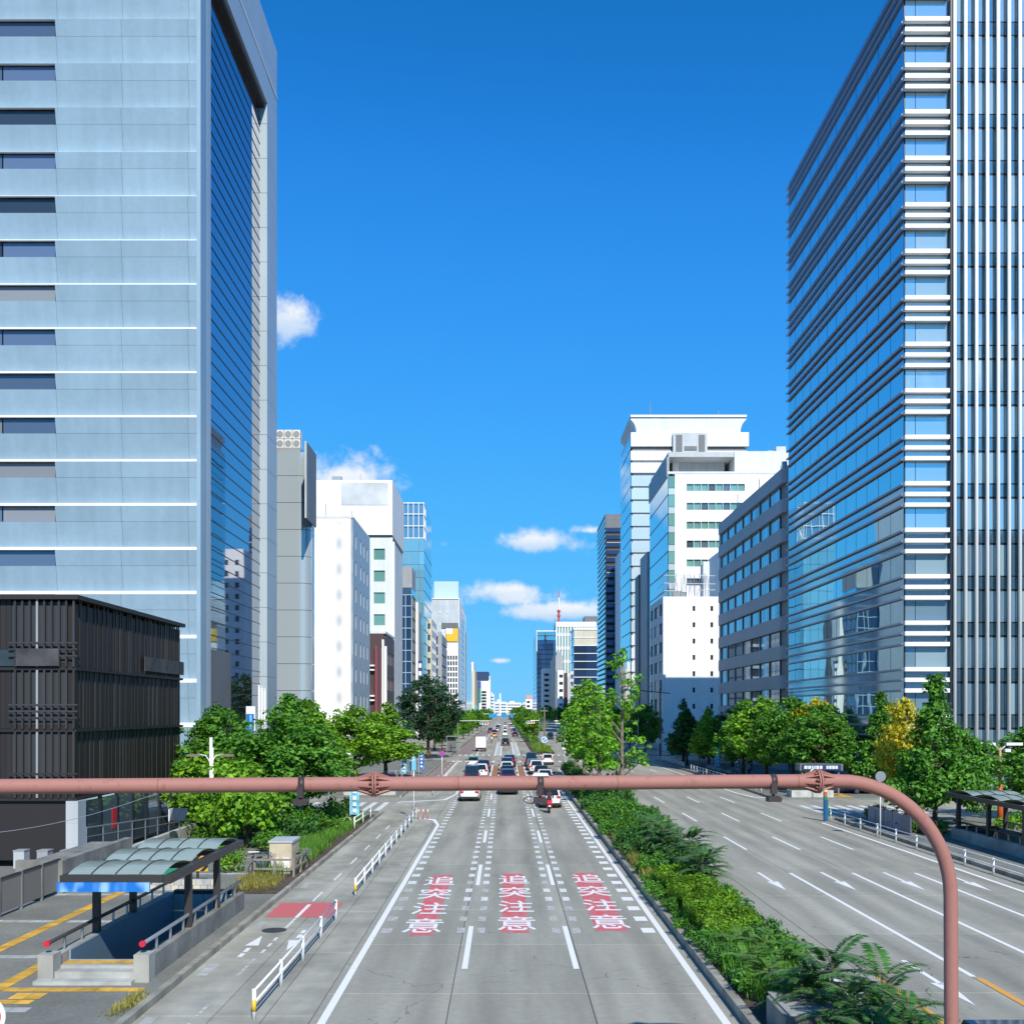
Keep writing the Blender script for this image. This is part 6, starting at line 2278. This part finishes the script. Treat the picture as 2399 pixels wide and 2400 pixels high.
    t = top('slat_screen', 'dark slatted screen inside the right entrance', 'screen', (29.6, 52, .15))
    for k in range(28):
        piece('slat', 29.5, 29.6, 46 + k * .42, 46.28 + k * .42, .3, 2.2, M_dmetal, t)
    t = top('zigzag_tile_path', 'yellow guiding strip with a kink on the far right pavement', 'tactile strip', (28.5, 91, .16))
    # yellow strip set into the pavement
    sheet('strip', 29.2, 30.0, 91.5, 96, M_tact, t, .158)
    sheet('strip', 27.4, 29.2, 91.5, 92.3, M_tact, t, .158)


boards()


def signals():
    def head(name, x, y, z, t):
        b = MB()
        b.box(x - .75, x + .75, y - .12, y + .12, z - .24, z + .24)
        h = b.build(name, M_wmetal, t)
        for k, (c, e) in enumerate((((.02, .35, .25), 0), ((.25, .18, .02), 0), ((.7, .02, .02), 0))):
            MB().disc((x - .48 + k * .48, y - .13, z), (0, 1, 0), .17, .04, 14).build('lens', mat('lens_%s' % ('green', 'amber', 'red')[k], c, rough=.3), h)
            MB().prism([(x - .68 + k * .48, z + .19), (x - .28 + k * .48, z + .19), (x - .28 + k * .48, z + .22), (x - .68 + k * .48, z + .22)], 'y', y - .35, y - .12).build('visor', M_wmetal, h)
    for lab, px, py, heads, arm in (('traffic signal on an arm over the far left lanes', -8.2, 187, ((-3.6, 5.5),), (-8.2, -2.6)), ('traffic signal pair on a long white arm over the oncoming lanes', 23.2, 186, ((9.6, 5.6), (15.0, 6.1)), (23.2, 8.6)),
                                    ('traffic signal at the far end of the crossing median', 4.6, 192, ((4.6, 5.6),), (6.2, 4.6))):
        t = top('traffic_signal', lab, 'traffic light', (px, py, .15))
        MB().tube([(arm[0], py, .15), (arm[0], py, 6.4)], .08, 8).build('pole', M_gmetal, t)
        MB().tube([(arm[0], py, 5.9), (arm[1], py, 5.9)], .05, 8).build('arm', M_gmetal, t)
        for (x, z) in heads:
            head('signal_head', x, py - .1, z, t)
    t = top('direction_gantry', 'blue direction boards on a gantry far up the road', 'sign', (-9, 420, .15))
    MB().tube([(-9.5, 420, .15), (-9.5, 420, 7)], .15, 8).build('pole', M_gmetal, t)
    MB().tube([(-9.5, 420, 6.6), (6, 420, 6.6)], .1, 8).build('arm', M_gmetal, t)
    for a, b in ((-6.2, -3.0), (-1.4, 1.0), (2.4, 3.4)):
        piece('board', a, b, 419.7, 419.85, 5.2, 6.7, mat('direction_blue', (0.02, 0.28, 0.62), rough=.4), t)
    for x, y, lab in ((-8.3, 192, 'white walkway frame at the left end of the far crossing'),):
        t = top('bus_shelter', lab, 'shelter', (x, y, .15))
        for dx in (-2.2, 0):
            piece('post', x + dx, x + dx + .12, y, y + .12, .15, 3.0, M_gmetal, t)
        piece('roof', x - 2.4, x + .4, y - .1, y + 3, 3.0, 3.15, M_gmetal, t)
        piece('back_panel', x - 2.1, x - .5, y + .8, y + .9, .4, 2.6, W_dgrey, t)
    rows = ((7.6, 205, 'first bare pole on the far median'), (8.1, 216, 'second bare pole on the far median'))
    for x, y, lab in rows:
        t = top('utility_pole', lab, 'pole', (x, y, .2))
        MB().tube([(x, y, .2), (x, y, 8.4)], [.14, .09], 8).build('shaft', M_bark2, t)
        piece('crossarm', x - .7, x + .7, y - .05, y + .05, 7.6, 7.72, M_gmetal, t)


signals()


# bicycles -----------------------------------------------------------
def bike_proto(m):
    p = Proto()
    for y in (-.52, .52):
        pts = [(0, y + .33 * math.cos(a), .33 + .33 * math.sin(a)) for a in [k * 2 * math.pi / 18 for k in range(19)]]
        w = p.add('wheel', MB().tube(pts, .022, 6, caps=False), M_black)
        sp = MB()
        for k in range(8):
            a = k * math.pi / 4
            sp.tube([(0, y, .33), (0, y + .32 * math.cos(a), .33 + .32 * math.sin(a))], .005, 3)
        p.add('spokes', sp, M_gmetal, under=w)
    f = MB()
    for a, b in (((0, -.05, .3), (0, -.2, .78)), ((0, -.05, .3), (0, .38, .72)), ((0, -.52, .33), (0, -.05, .3)), ((0, -.52, .33), (0, -.17, .7)), ((0, .38, .72), (0, .52, .33)), ((0, .36, .72), (0, .33, .98))):
        f.tube([a, b], .02, 6)
    p.add('frame', f, m)
    p.add('handlebar', MB().tube([(-.27, .22, .98), (-.24, .33, 1.0), (.24, .33, 1.0), (.27, .22, .98)], .014, 6), M_gmetal)
    p.add('saddle', MB().prism([(-.07, -.32), (.07, -.32), (.03, -.05), (-.03, -.05)], 'z', .8, .87), M_black)
    bk = MB()
    for z in (.68, .8, .92):
        bk.tube([(-.17, .45, z), (.17, .45, z), (.17, .75, z), (-.17, .75, z), (-.17, .45, z)], .008, 4)
    for x, y in ((-.17, .45), (.17, .45), (.17, .75), (-.17, .75), (0, .45), (0, .75), (.17, .6), (-.17, .6)):
        bk.tube([(x, y, .68), (x, y, .92)], .007, 4)
    p.add('basket', bk, M_gmetal)
    return p


BK = [bike_proto(M_gmetal), bike_proto(mat('bike_blue', (0.05, 0.05, 0.30), rough=.4)), bike_proto(M_black), bike_proto(W_white)]
rb = random.Random(8)
for k in range(14):
    BK[rb.choice((0, 0, 3, 2))].spawn('bicycle', ORD[k] + ' bicycle from the camera in the row behind the right kerb', 'bicycle', (24.9 + rb.uniform(-.2, .2), 115.5 + k * .95, .15), rad(75 + rb.uniform(-8, 8)), 'bicycles parked behind the right kerb')
BK[2].spawn('bicycle', 'dark bicycle with its wheel beside the left shrubs', 'bicycle', (-11.2, 47.6, .2), rad(10))
BK[1].spawn('bicycle', 'blue bicycle leaning behind the cabinet fence', 'bicycle', (-10.75, 47.5, .2), rad(-35))
BK[0].spawn('bicycle', 'silver bicycle at the kerb end of the cabinet fence', 'bicycle', (-9.35, 48.9, .2), rad(-15))
for k in range(3):
    BK[rb.choice((0, 3))].spawn('bicycle', ORD[k] + ' bicycle from the camera parked among the left trees', 'bicycle', (-11.3 + k * .5, 67.5 + k * .7, .15), rad(60), 'bicycles under the left trees')
for k in range(6):
    BK[rb.choice((0, 3, 1))].spawn('bicycle', ORD[k] + ' bicycle from the left by the banners under the conical tree', 'bicycle', (-12.6 + k * .55, 114.0, .15), rad(20), 'bicycles by the left banners')

# vehicles -----------------------------------------------------------
M_tyre = mat('tyre', (0.02, 0.02, 0.02), rough=.8)
M_rim = mat('wheel_rim', (0.45, 0.46, 0.47), rough=.3, metal=.8)
M_wind = glass('car_window', (0.02, 0.03, 0.04), metal=.3, rough=.03)
M_tail = mat('tail_lamp', (0.50, 0.02, 0.03), rough=.2)
M_lamp = mat('head_lamp', (0.7, 0.72, 0.74), rough=.1)
M_plate = mat('number_plate', (0.75, 0.76, 0.74), rough=.5)


def paint(name, col, metal=.2):
    m = mat('paint_' + name, col, rough=.22, metal=metal)
    p = m.node_tree.nodes['Principled BSDF']
    p.inputs['Coat Weight'].default_value = 0.8
    p.inputs['Coat Roughness'].default_value = 0.05
    return m


PW, PB, PS, PR = paint('white', (0.80, 0.80, 0.79), 0), paint('black', (0.018, 0.018, 0.022)), paint('silver', (0.42, 0.43, 0.45), .6), paint('wine', (0.16, 0.02, 0.03))
PN, PG, PO, PV = paint('navy', (0.02, 0.035, 0.08)), paint('green', (0.02, 0.26, 0.16), 0), paint('orange', (0.80, 0.36, 0.06), 0), paint('violet', (0.07, 0.035, 0.13))


def car_proto(kind):
    L, W, H = {'sedan': (4.6, 1.76, 1.46), 'hatch': (4.2, 1.72, 1.54), 'suv': (4.5, 1.82, 1.70), 'van': (4.6, 1.70, 1.95)}[kind]
    belt = {'sedan': .93, 'hatch': .96, 'suv': 1.06, 'van': 1.12}[kind]
    p = Proto()
    h, w = L / 2, W / 2
    # (y, bottom, top, half width): rear is -y
    st = {'sedan': [(-h, .42, .78, w * .82), (-h + .12, .28, .95, w * .94), (-h + .9, .22, belt + .04, w), (0, .2, belt, w), (h - 1.25, .2, belt - .03, w), (h - .35, .24, .78, w * .95), (h - .02, .36, .62, w * .8)],
          'hatch': [(-h, .42, .85, w * .86), (-h + .1, .28, belt, w * .95), (-h + .8, .22, belt + .02, w), (0, .2, belt, w), (h - 1.05, .2, belt - .03, w), (h - .3, .24, .80, w * .95), (h - .02, .36, .62, w * .8)],
          'suv': [(-h, .48, .95, w * .88), (-h + .1, .34, belt, w * .96), (-h + .8, .26, belt + .02, w), (0, .25, belt, w), (h - 1.15, .25, belt - .02, w), (h - .3, .3, .92, w * .96), (h - .02, .42, .72, w * .84)],
          'van': [(-h, .42, 1.05, w * .9), (-h + .08, .28, belt, w * .97), (-h + .8, .22, belt, w), (0, .2, belt, w), (h - .9, .2, belt - .02, w), (h - .2, .26, .90, w * .95), (h, .4, .66, w * .85)]}[kind]
    b = MB()
    rings = []
    for y, zb, zt, hw in st:
        r = [(-hw * .9, zb), (-hw * .985, zb + .12), (-hw, (zb + zt) / 2 + .04), (-hw * .965, zt - .07), (-hw * .86, zt), (hw * .86, zt), (hw * .965, zt - .07), (hw, (zb + zt) / 2 + .04), (hw * .985, zb + .12), (hw * .9, zb)]
        rings.append(len(b.v))
        b.v += [(x, y, z) for x, z in r]
    for i in range(len(rings) - 1):
        for k in range(10):
            j = (k + 1) % 10
            b.f.append((rings[i] + k, rings[i] + j, rings[i + 1] + j, rings[i + 1] + k))
            b.mi.append(0)
    b.f.append(tuple(rings[0] + k for k in range(10)))
    b.f.append(tuple(rings[-1] + k for k in range(9, -1, -1)))
    b.mi += [0, 0]
    body = p.add('body', b, PW, True)
    # cabin
    cy = {'sedan': (-h + .55, -h + 1.25, h - 2.15, h - 1.2), 'hatch': (-h + .08, -h + .55, h - 1.85, h - .95), 'suv': (-h + .08, -h + .45, h - 2.0, h - 1.1), 'van': (-h + .06, -h + .2, h - 1.35, h - .75)}[kind]
    bw, tw = w * .90, w * .74
    zb = belt - .02
    c = MB()
    lo = [(-bw, cy[0], zb), (bw, cy[0], zb), (bw, cy[3], zb), (-bw, cy[3], zb)]
    hi = [(-tw, cy[1], H - .03), (tw, cy[1], H - .03), (tw, cy[2], H - .03), (-tw, cy[2], H - .03)]
    tp = [(-tw * .85, cy[1] + .12, H), (tw * .85, cy[1] + .12, H), (tw * .85, cy[2] - .15, H), (-tw * .85, cy[2] - .15, H)]
    for a, d in ((lo, hi), (hi, tp)):
        for k in range(4):
            j = (k + 1) % 4
            c.poly([a[k], a[j], d[j], d[k]])
    c.poly(tp)
    p.add('cabin', c, PW)

    def win(name, q, inset=.1, out=.012):
        q = [Vector(v) for v in q]
        ce = sum(q, Vector()) / 4
        n = (q[1] - q[0]).cross(q[3] - q[0]).normalized()
        if n.dot(ce - Vector((0, (cy[0] + cy[3]) / 2, 1))) < 0:
            n = -n
        p.add(name, MB().poly([tuple(v.lerp(ce, inset) + n * out) for v in q]), M_wind)
    win('rear_window', [lo[0], lo[1], hi[1], hi[0]], .16)
    win('windscreen', [lo[2], lo[3], hi[3], hi[2]], .1)
    for a, d in ((1, 2), (3, 0)):
        m1, m2 = Vector(lo[a]).lerp(Vector(lo[d]), .5), Vector(hi[a]).lerp(Vector(hi[d]), .5)
        win('side_window', [lo[a], m1, m2, hi[a]], .14)
        win('side_window', [m1, lo[d], hi[d], m2], .14)
    r = .31 if kind != 'suv' else .35
    for x in (-w + .1, w - .1):
        for y in (-h + .8, h - .85):
            k = p.add('wheel', MB().tube([(x - .11, y, r), (x + .11, y, r)], r, 16), M_tyre)
            p.add('rim', MB().tube([(x - .115, y, r), (x + .115, y, r)], r * .6, 10), M_rim, under=k)
    zl = {'sedan': .80, 'hatch': .88, 'suv': 1.0, 'van': 1.0}[kind]
    for s in (-1, 1):
        p.add('tail_light', MB().box(min(s * w * .55, s * w * .90), max(s * w * .55, s * w * .90), -h - .02, -h + .16, zl - .1, zl + .08) if kind != 'van' else MB().box(min(s * w * .8, s * w * .92), max(s * w * .8, s * w * .92), -h - .02, -h + .1, zl - .3, zl + .2), M_tail)
        p.add('headlight', MB().box(min(s * w * .5, s * w * .84), max(s * w * .5, s * w * .84), h - .3, h - .06, .62, .76), M_lamp)
        p.add('mirror', MB().box(min(s * (w + .02), s * (w + .18)), max(s * (w + .02), s * (w + .18)), cy[3] - .35, cy[3] - .22, belt - .02, belt + .14), PB)
    p.add('number_plate', MB().box(-.17, .17, -h - .025, -h + .02, .56, .72), M_plate)
    p.add('bumper', MB().box(-w * .82, w * .82, -h - .01, -h + .25, .25, .42), M_black)
    return p


CP = {k: car_proto(k) for k in ('sedan', 'hatch', 'suv', 'van')}


def car(kind, x, y, col, label, rot=0.0, roof=None, group=None, name='car'):
    return CP[kind].spawn(name, label, 'car', (x, y, .005), rot, group, 1.0, {'body': col, 'cabin': roof or col})


car('sedan', -2.95, 91.2, PW, 'white saloon car with red tail lights in the left lane')
car('sedan', .3, 98.2, PB, 'black car in the middle lane half hidden by the pipe')
car('hatch', 3.55, 84.8, PW, 'white rounded hatchback behind the motor scooter')
car('van', -3.4, 112, PN, 'dark minivan first in the left queue above the pipe')
car('suv', -2.7, 120, PW, 'white van like car second in the left queue')
car('hatch', -2.6, 133, PN, 'dark blue hatchback third in the left queue')
car('sedan', -4.2, 144, PW, 'white taxi with a green roof at the left kerb', roof=PG)
car('sedan', .35, 113, PV, 'dark violet saloon in the middle queue just above the pipe')
car('sedan', .3, 120.5, PN, 'navy saloon second in the middle queue')
car('hatch', .25, 128.5, PW, 'white car third in the middle queue')
car('suv', .3, 136.5, PR, 'wine red car fourth in the middle queue')
car('suv', .6, 145, PB, 'black car at the head of the middle queue')
car('sedan', 4.2, 112.5, PN, 'dark saloon with a bright roof nearest in the right queue', roof=PW)
car('sedan', 4.1, 120.5, PB, 'black taxi second in the right queue')
car('suv', 3.8, 129, PW, 'white sport utility car in the right queue')
car('sedan', 3.7, 138, PS, 'silver saloon in the right queue')
car('van', 3.6, 147, PN, 'dark van heading the right queue')
car('hatch', 6.05, 152, PW, 'white car with a red topped rear window in the turning lane')
car('suv', .15, 236, PB, 'black car with white lights past the far crossing')
car('sedan', -3.0, 310, PO, 'orange and white taxi far up the left lane', roof=PW)
car('van', .1, 325, PW, 'white van far up the middle lane')
car('sedan', 3.1, 318, PB, 'small dark car far up the right lane')
car('suv', -3.2, 345, PB, 'dark car beyond the orange taxi')
car('van', -5.0, 372, PR, 'reddish van at the far left kerb')
car('van', 3.0, 352, PS, 'silver van far up the right lane')
for k, (x, y, kd, c) in enumerate(((0.1, 352, 'sedan', PS), (-3, 402, 'hatch', PW), (.1, 395, 'suv', PW), (3.2, 398, 'hatch', PB), (-3, 440, 'van', PB), (.2, 445, 'sedan', PW), (3.2, 450, 'suv', PW), (-3, 500, 'sedan', PS), (.2, 510, 'van', PW), (3.2, 520, 'sedan', PB), (-3, 570, 'suv', PW), (0.2, 600, 'hatch', PB), (3.2, 620, 'sedan', PW))):
    car(kd, x, y, c, 'tiny %s car, %s from the camera in the %s lane of the distant traffic' % ({PS: 'silver', PW: 'white', PB: 'black'}[c], ORD[k // 3], ('left', 'middle', 'right')[(x > -1) + (x > 2)]), group='distant traffic')
car('van', 12.3, 288, PN, 'dark car waiting at the lights in the oncoming lanes', rot=math.pi)
car('sedan', 12.6, 300, PN, 'second dark car behind the waiting one in the oncoming lanes', rot=math.pi)
car('suv', 15.8, 305, PS, 'silver car waiting in the oncoming lanes', rot=math.pi)
car('suv', 9.35, 18.4, PN, 'dark car at the bottom right corner seen from above', rot=math.pi)
car('hatch', 30.5, 97.0, PN, 'dark car parked under the tree across the right side street', rot=rad(80))


def truck():
    p = Proto()
    p.add('cargo_box', MB().box(-.95, .95, -2.4, 1.3, .75, 2.75), W_white)
    p.add('cab', MB().prism([(1.4, .5), (2.9, .5), (2.9, 1.2), (2.6, 2.05), (1.4, 2.1)], 'x', -.85, .85), PW)
    p.add('rear_bumper', MB().box(-.85, .85, -2.35, -2.2, .4, .55), M_black)
    p.add('chassis', MB().box(-.5, .5, -2.3, 2.6, .45, .72), M_black)
    for s in (-1, 1):
        p.add('tail_light', MB().box(min(s * .55, s * .85), max(s * .55, s * .85), -2.42, -2.3, .56, .7), M_tail)
        for y in (-1.5, 2.1):
            p.add('wheel', MB().tube([(s * .72, y, .36), (s * .92, y, .36)], .36, 14), M_tyre)
    p.add('door_line', MB().box(-.015, .015, -2.41, -2.4, .8, 2.7), W_grey)
    p.spawn('box_truck', 'white box truck at the left kerb before the far crossing', 'truck', (-4.5, 203, 0))


truck()


def scooter(x, y, label, rider_label, col, jacket, rot=0):
    t = top('motor_scooter', label, 'scooter', (x, y, 0))
    for yy in (-.6, .62):
        MB().tube([(x - .06, y + yy, .25), (x + .06, y + yy, .25)], .25, 14).build('wheel', M_tyre, t)
    MB().prism([(y - .75, .45), (y - .15, .38), (y - .1, .72), (y - .8, .82)], 'x', x - .17, x + .17).build('rear_body', col, t)
    MB().prism([(y - .15, .3), (y + .3, .3), (y + .3, .38), (y - .15, .38)], 'x', x - .18, x + .18).build('footboard', M_black, t)
    MB().prism([(y + .28, .35), (y + .42, .4), (y + .5, .98), (y + .42, 1.0)], 'x', x - .2, x + .2).build('front_shield', col, t)
    MB().prism([(y - .78, .80), (y - .05, .78), (y - .08, .86), (y - .75, .90)], 'x', x - .14, x + .14).build('seat', M_black, t)
    MB().tube([(x - .33, y + .36, 1.03), (x, y + .45, 1.05), (x + .33, y + .36, 1.03)], .018, 6).build('handlebar', M_black, t)
    MB().box(x - .18, x + .18, y - .98, y - .78, .72, .98).build('tail_box', M_redp, t)
    MB().box(x - .08, x + .08, y - .86, y - .8, .5, .66).build('number_plate', M_plate, t)
    for s in (-1, 1):
        MB().tube([(x + s * .3, y + .38, 1.03), (x + s * .36, y + .38, 1.2)], .012, 5).build('mirror_stalk', M_black, t)
    # rider: one continuous skinned body, seated, hands on the grips
    J = {'pel': (0, -.3, .98), 'wst': (0, -.27, 1.15), 'chs': (0, -.2, 1.42), 'nck': (0, -.17, 1.56), 'hed': (0, -.14, 1.70), 'crn': (0, -.14, 1.80)}
    vs, es, rd = [], [], []

    def add(pnt, r, par=None):
        vs.append(pnt)
        rd.append(r)
        if par is not None:
            es.append((par, len(vs) - 1))
        return len(vs) - 1
    a = add(J['pel'], .16)
    b = add(J['wst'], .15, a)
    c = add(J['chs'], .18, b)
    n = add(J['nck'], .065, c)
    hd = add(J['hed'], .12, n)
    add(J['crn'], .115, hd)
    for s in (-1, 1):
        q = add((s * .19, -.19, 1.43), .075, c)
        q = add((s * .27, -.02, 1.22), .055, q)
        q = add((s * .29, .22, 1.08), .042, q)
        q = add((s * .29, .34, 1.05), .04, q)
        k = add((s * .11, -.28, .93), .10, a)
        k = add((s * .17, .12, .86), .078, k)
        k = add((s * .15, .10, .50), .055, k)
        k = add((s * .15, .20, .42), .045, k)
    me = bpy.data.meshes.new('rider')
    me.from_pydata(vs, es, [])
    o = bpy.data.objects.new('rider', me)
    COL.objects.link(o)
    sk = o.modifiers.new('skin', 'SKIN')
    for i, r in enumerate(rd):
        me.skin_vertices[0].data[i].radius = (r, r)
    me.skin_vertices[0].data[0].use_root = True
    sub = o.modifiers.new('sub', 'SUBSURF')
    sub.levels = sub.render_levels = 1
    dg = bpy.context.evaluated_depsgraph_get()
    fin = bpy.data.meshes.new_from_object(o.evaluated_get(dg))
    bpy.data.objects.remove(o)
    fin.materials.clear()
    M_tr = mat('rider_trousers', (0.03, 0.03, 0.04), rough=.8)
    fin.materials.append(jacket)
    fin.materials.append(M_tr)
    for pl in fin.polygons:
        pl.use_smooth = True
        pl.material_index = 1 if pl.center.z < 1.02 and pl.center.y < .3 and abs(pl.center.x) < .26 else 0
    per = top('person', rider_label, 'person', (x, y, 0))
    link('body', fin, per)
    hm = MB()
    rings = []
    for i in range(7):
        th = math.pi * i / 7
        rings.append(((0, -.14, 1.76 + .16 * math.cos(th)), max(.15 * math.sin(th), .01)))
    hm.tube([r[0] for r in rings], [r[1] for r in rings], 12)
    h = link('helmet', hm.mesh('helmet', mat('helmet_dark', (0.06, 0.03, 0.03), rough=.25), True), per)
    return t


scooter(3.3, 79.4, 'red motor scooter behind the white hatchback', 'person in a dark jacket and helmet riding the red scooter', M_redp, mat('jacket_dark', (0.05, 0.02, 0.025), rough=.8))
scooter(-3.05, 252, 'small motorbike far up the left lane', 'person in a pale top riding the far motorbike', M_black, mat('jacket_pale', (0.6, 0.6, 0.58), rough=.8))


def pedestrian(x, y, label, shirt, trousers, rot=0.0, z=.15):
    vs, es, rd = [], [], []

    def add(pnt, r, par=None):
        vs.append(pnt)
        rd.append(r)
        if par is not None:
            es.append((par, len(vs) - 1))
        return len(vs) - 1
    a = add((0, 0, .95), .15)
    b = add((0, .01, 1.15), .135, a)
    c = add((0, 0, 1.38), .165, b)
    n = add((0, .01, 1.5), .06, c)
    h = add((0, .02, 1.6), .095, n)
    add((0, .02, 1.68), .09, h)
    for s in (-1, 1):
        q = add((s * .2, 0, 1.38), .065, c)
        q = add((s * .24, -.02 + s * .05, 1.12), .048, q)
        q = add((s * .24, .06 + s * .08, .9), .036, q)
        q = add((s * .23, .09 + s * .1, .8), .035, q)
        k = add((s * .09, 0, .88), .095, a)
        k = add((s * .1, s * .12, .5), .065, k)
        k = add((s * .1, s * .2 - .04, .1), .045, k)
        k = add((s * .1, s * .2 + .12, .04), .042, k)
    me = bpy.data.meshes.new('person')
    me.from_pydata(vs, es, [])
    o = bpy.data.objects.new('walker', me)
    COL.objects.link(o)
    o.modifiers.new('skin', 'SKIN')
    for i, r in enumerate(rd):
        me.skin_vertices[0].data[i].radius = (r, r)
    me.skin_vertices[0].data[0].use_root = True
    sub = o.modifiers.new('sub', 'SUBSURF')
    sub.levels = sub.render_levels = 1
    fin = bpy.data.meshes.new_from_object(o.evaluated_get(bpy.context.evaluated_depsgraph_get()))
    bpy.data.objects.remove(o)
    fin.materials.clear()
    for m in (shirt, trousers, mat('skin_tone', (0.45, 0.28, 0.2), rough=.6), mat('shoe_black', (0.02, 0.02, 0.02), rough=.6)):
        fin.materials.append(m)
    for pl in fin.polygons:
        pl.use_smooth = True
        q = pl.center
        pl.material_index = 2 if q.z > 1.47 or (q.z < .88 and abs(q.x) > .19) else (0 if q.z > .98 or (abs(q.x) > .19 and q.z > .86) else (1 if q.z > .09 else 3))
    t = top('person', label, 'person', (x, y, z))
    t.rotation_euler = (0, 0, rot)
    link('body', fin, t)
    hr = MB()
    rings = [((0, .005, 1.68 + .09 * math.cos(math.pi * i / 8)), max(.105 * math.sin(math.pi * i / 8), .01)) for i in range(6)]
    hr.tube([r[0] for r in rings], [r[1] for r in rings], 10)
    link('hair', hr.mesh('hair', mat('dark_hair', (0.02, 0.015, 0.012), rough=.6), True), t)


pedestrian(27.0, 118, 'person in a pale beige top standing by the right bicycles', mat('cloth_beige', (0.55, 0.47, 0.36), rough=.9), mat('cloth_navy', (0.03, 0.035, 0.06), rough=.9), .4)
pedestrian(-11.2, 160, 'person in a red brown jacket under the big evergreen', mat('cloth_rust', (0.30, 0.08, 0.05), rough=.9), MATS['cloth_navy'], 2.0)
pedestrian(-14.6, 99, 'person in a white shirt walking past the left planter', mat('cloth_white', (0.75, 0.75, 0.74), rough=.9), mat('cloth_grey', (0.12, 0.12, 0.13), rough=.9), 2.8)

t = top('overhead_cable', 'thin grey cable sagging across the front of the black building', 'cable', (-18, 45, 2.5))
MB().tube([(-24 + k * .8, 45 + k * .05, 2.25 + .0165 * k * k * .82) for k in range(13)], .012, 5).build('strand', M_gmetal, t)
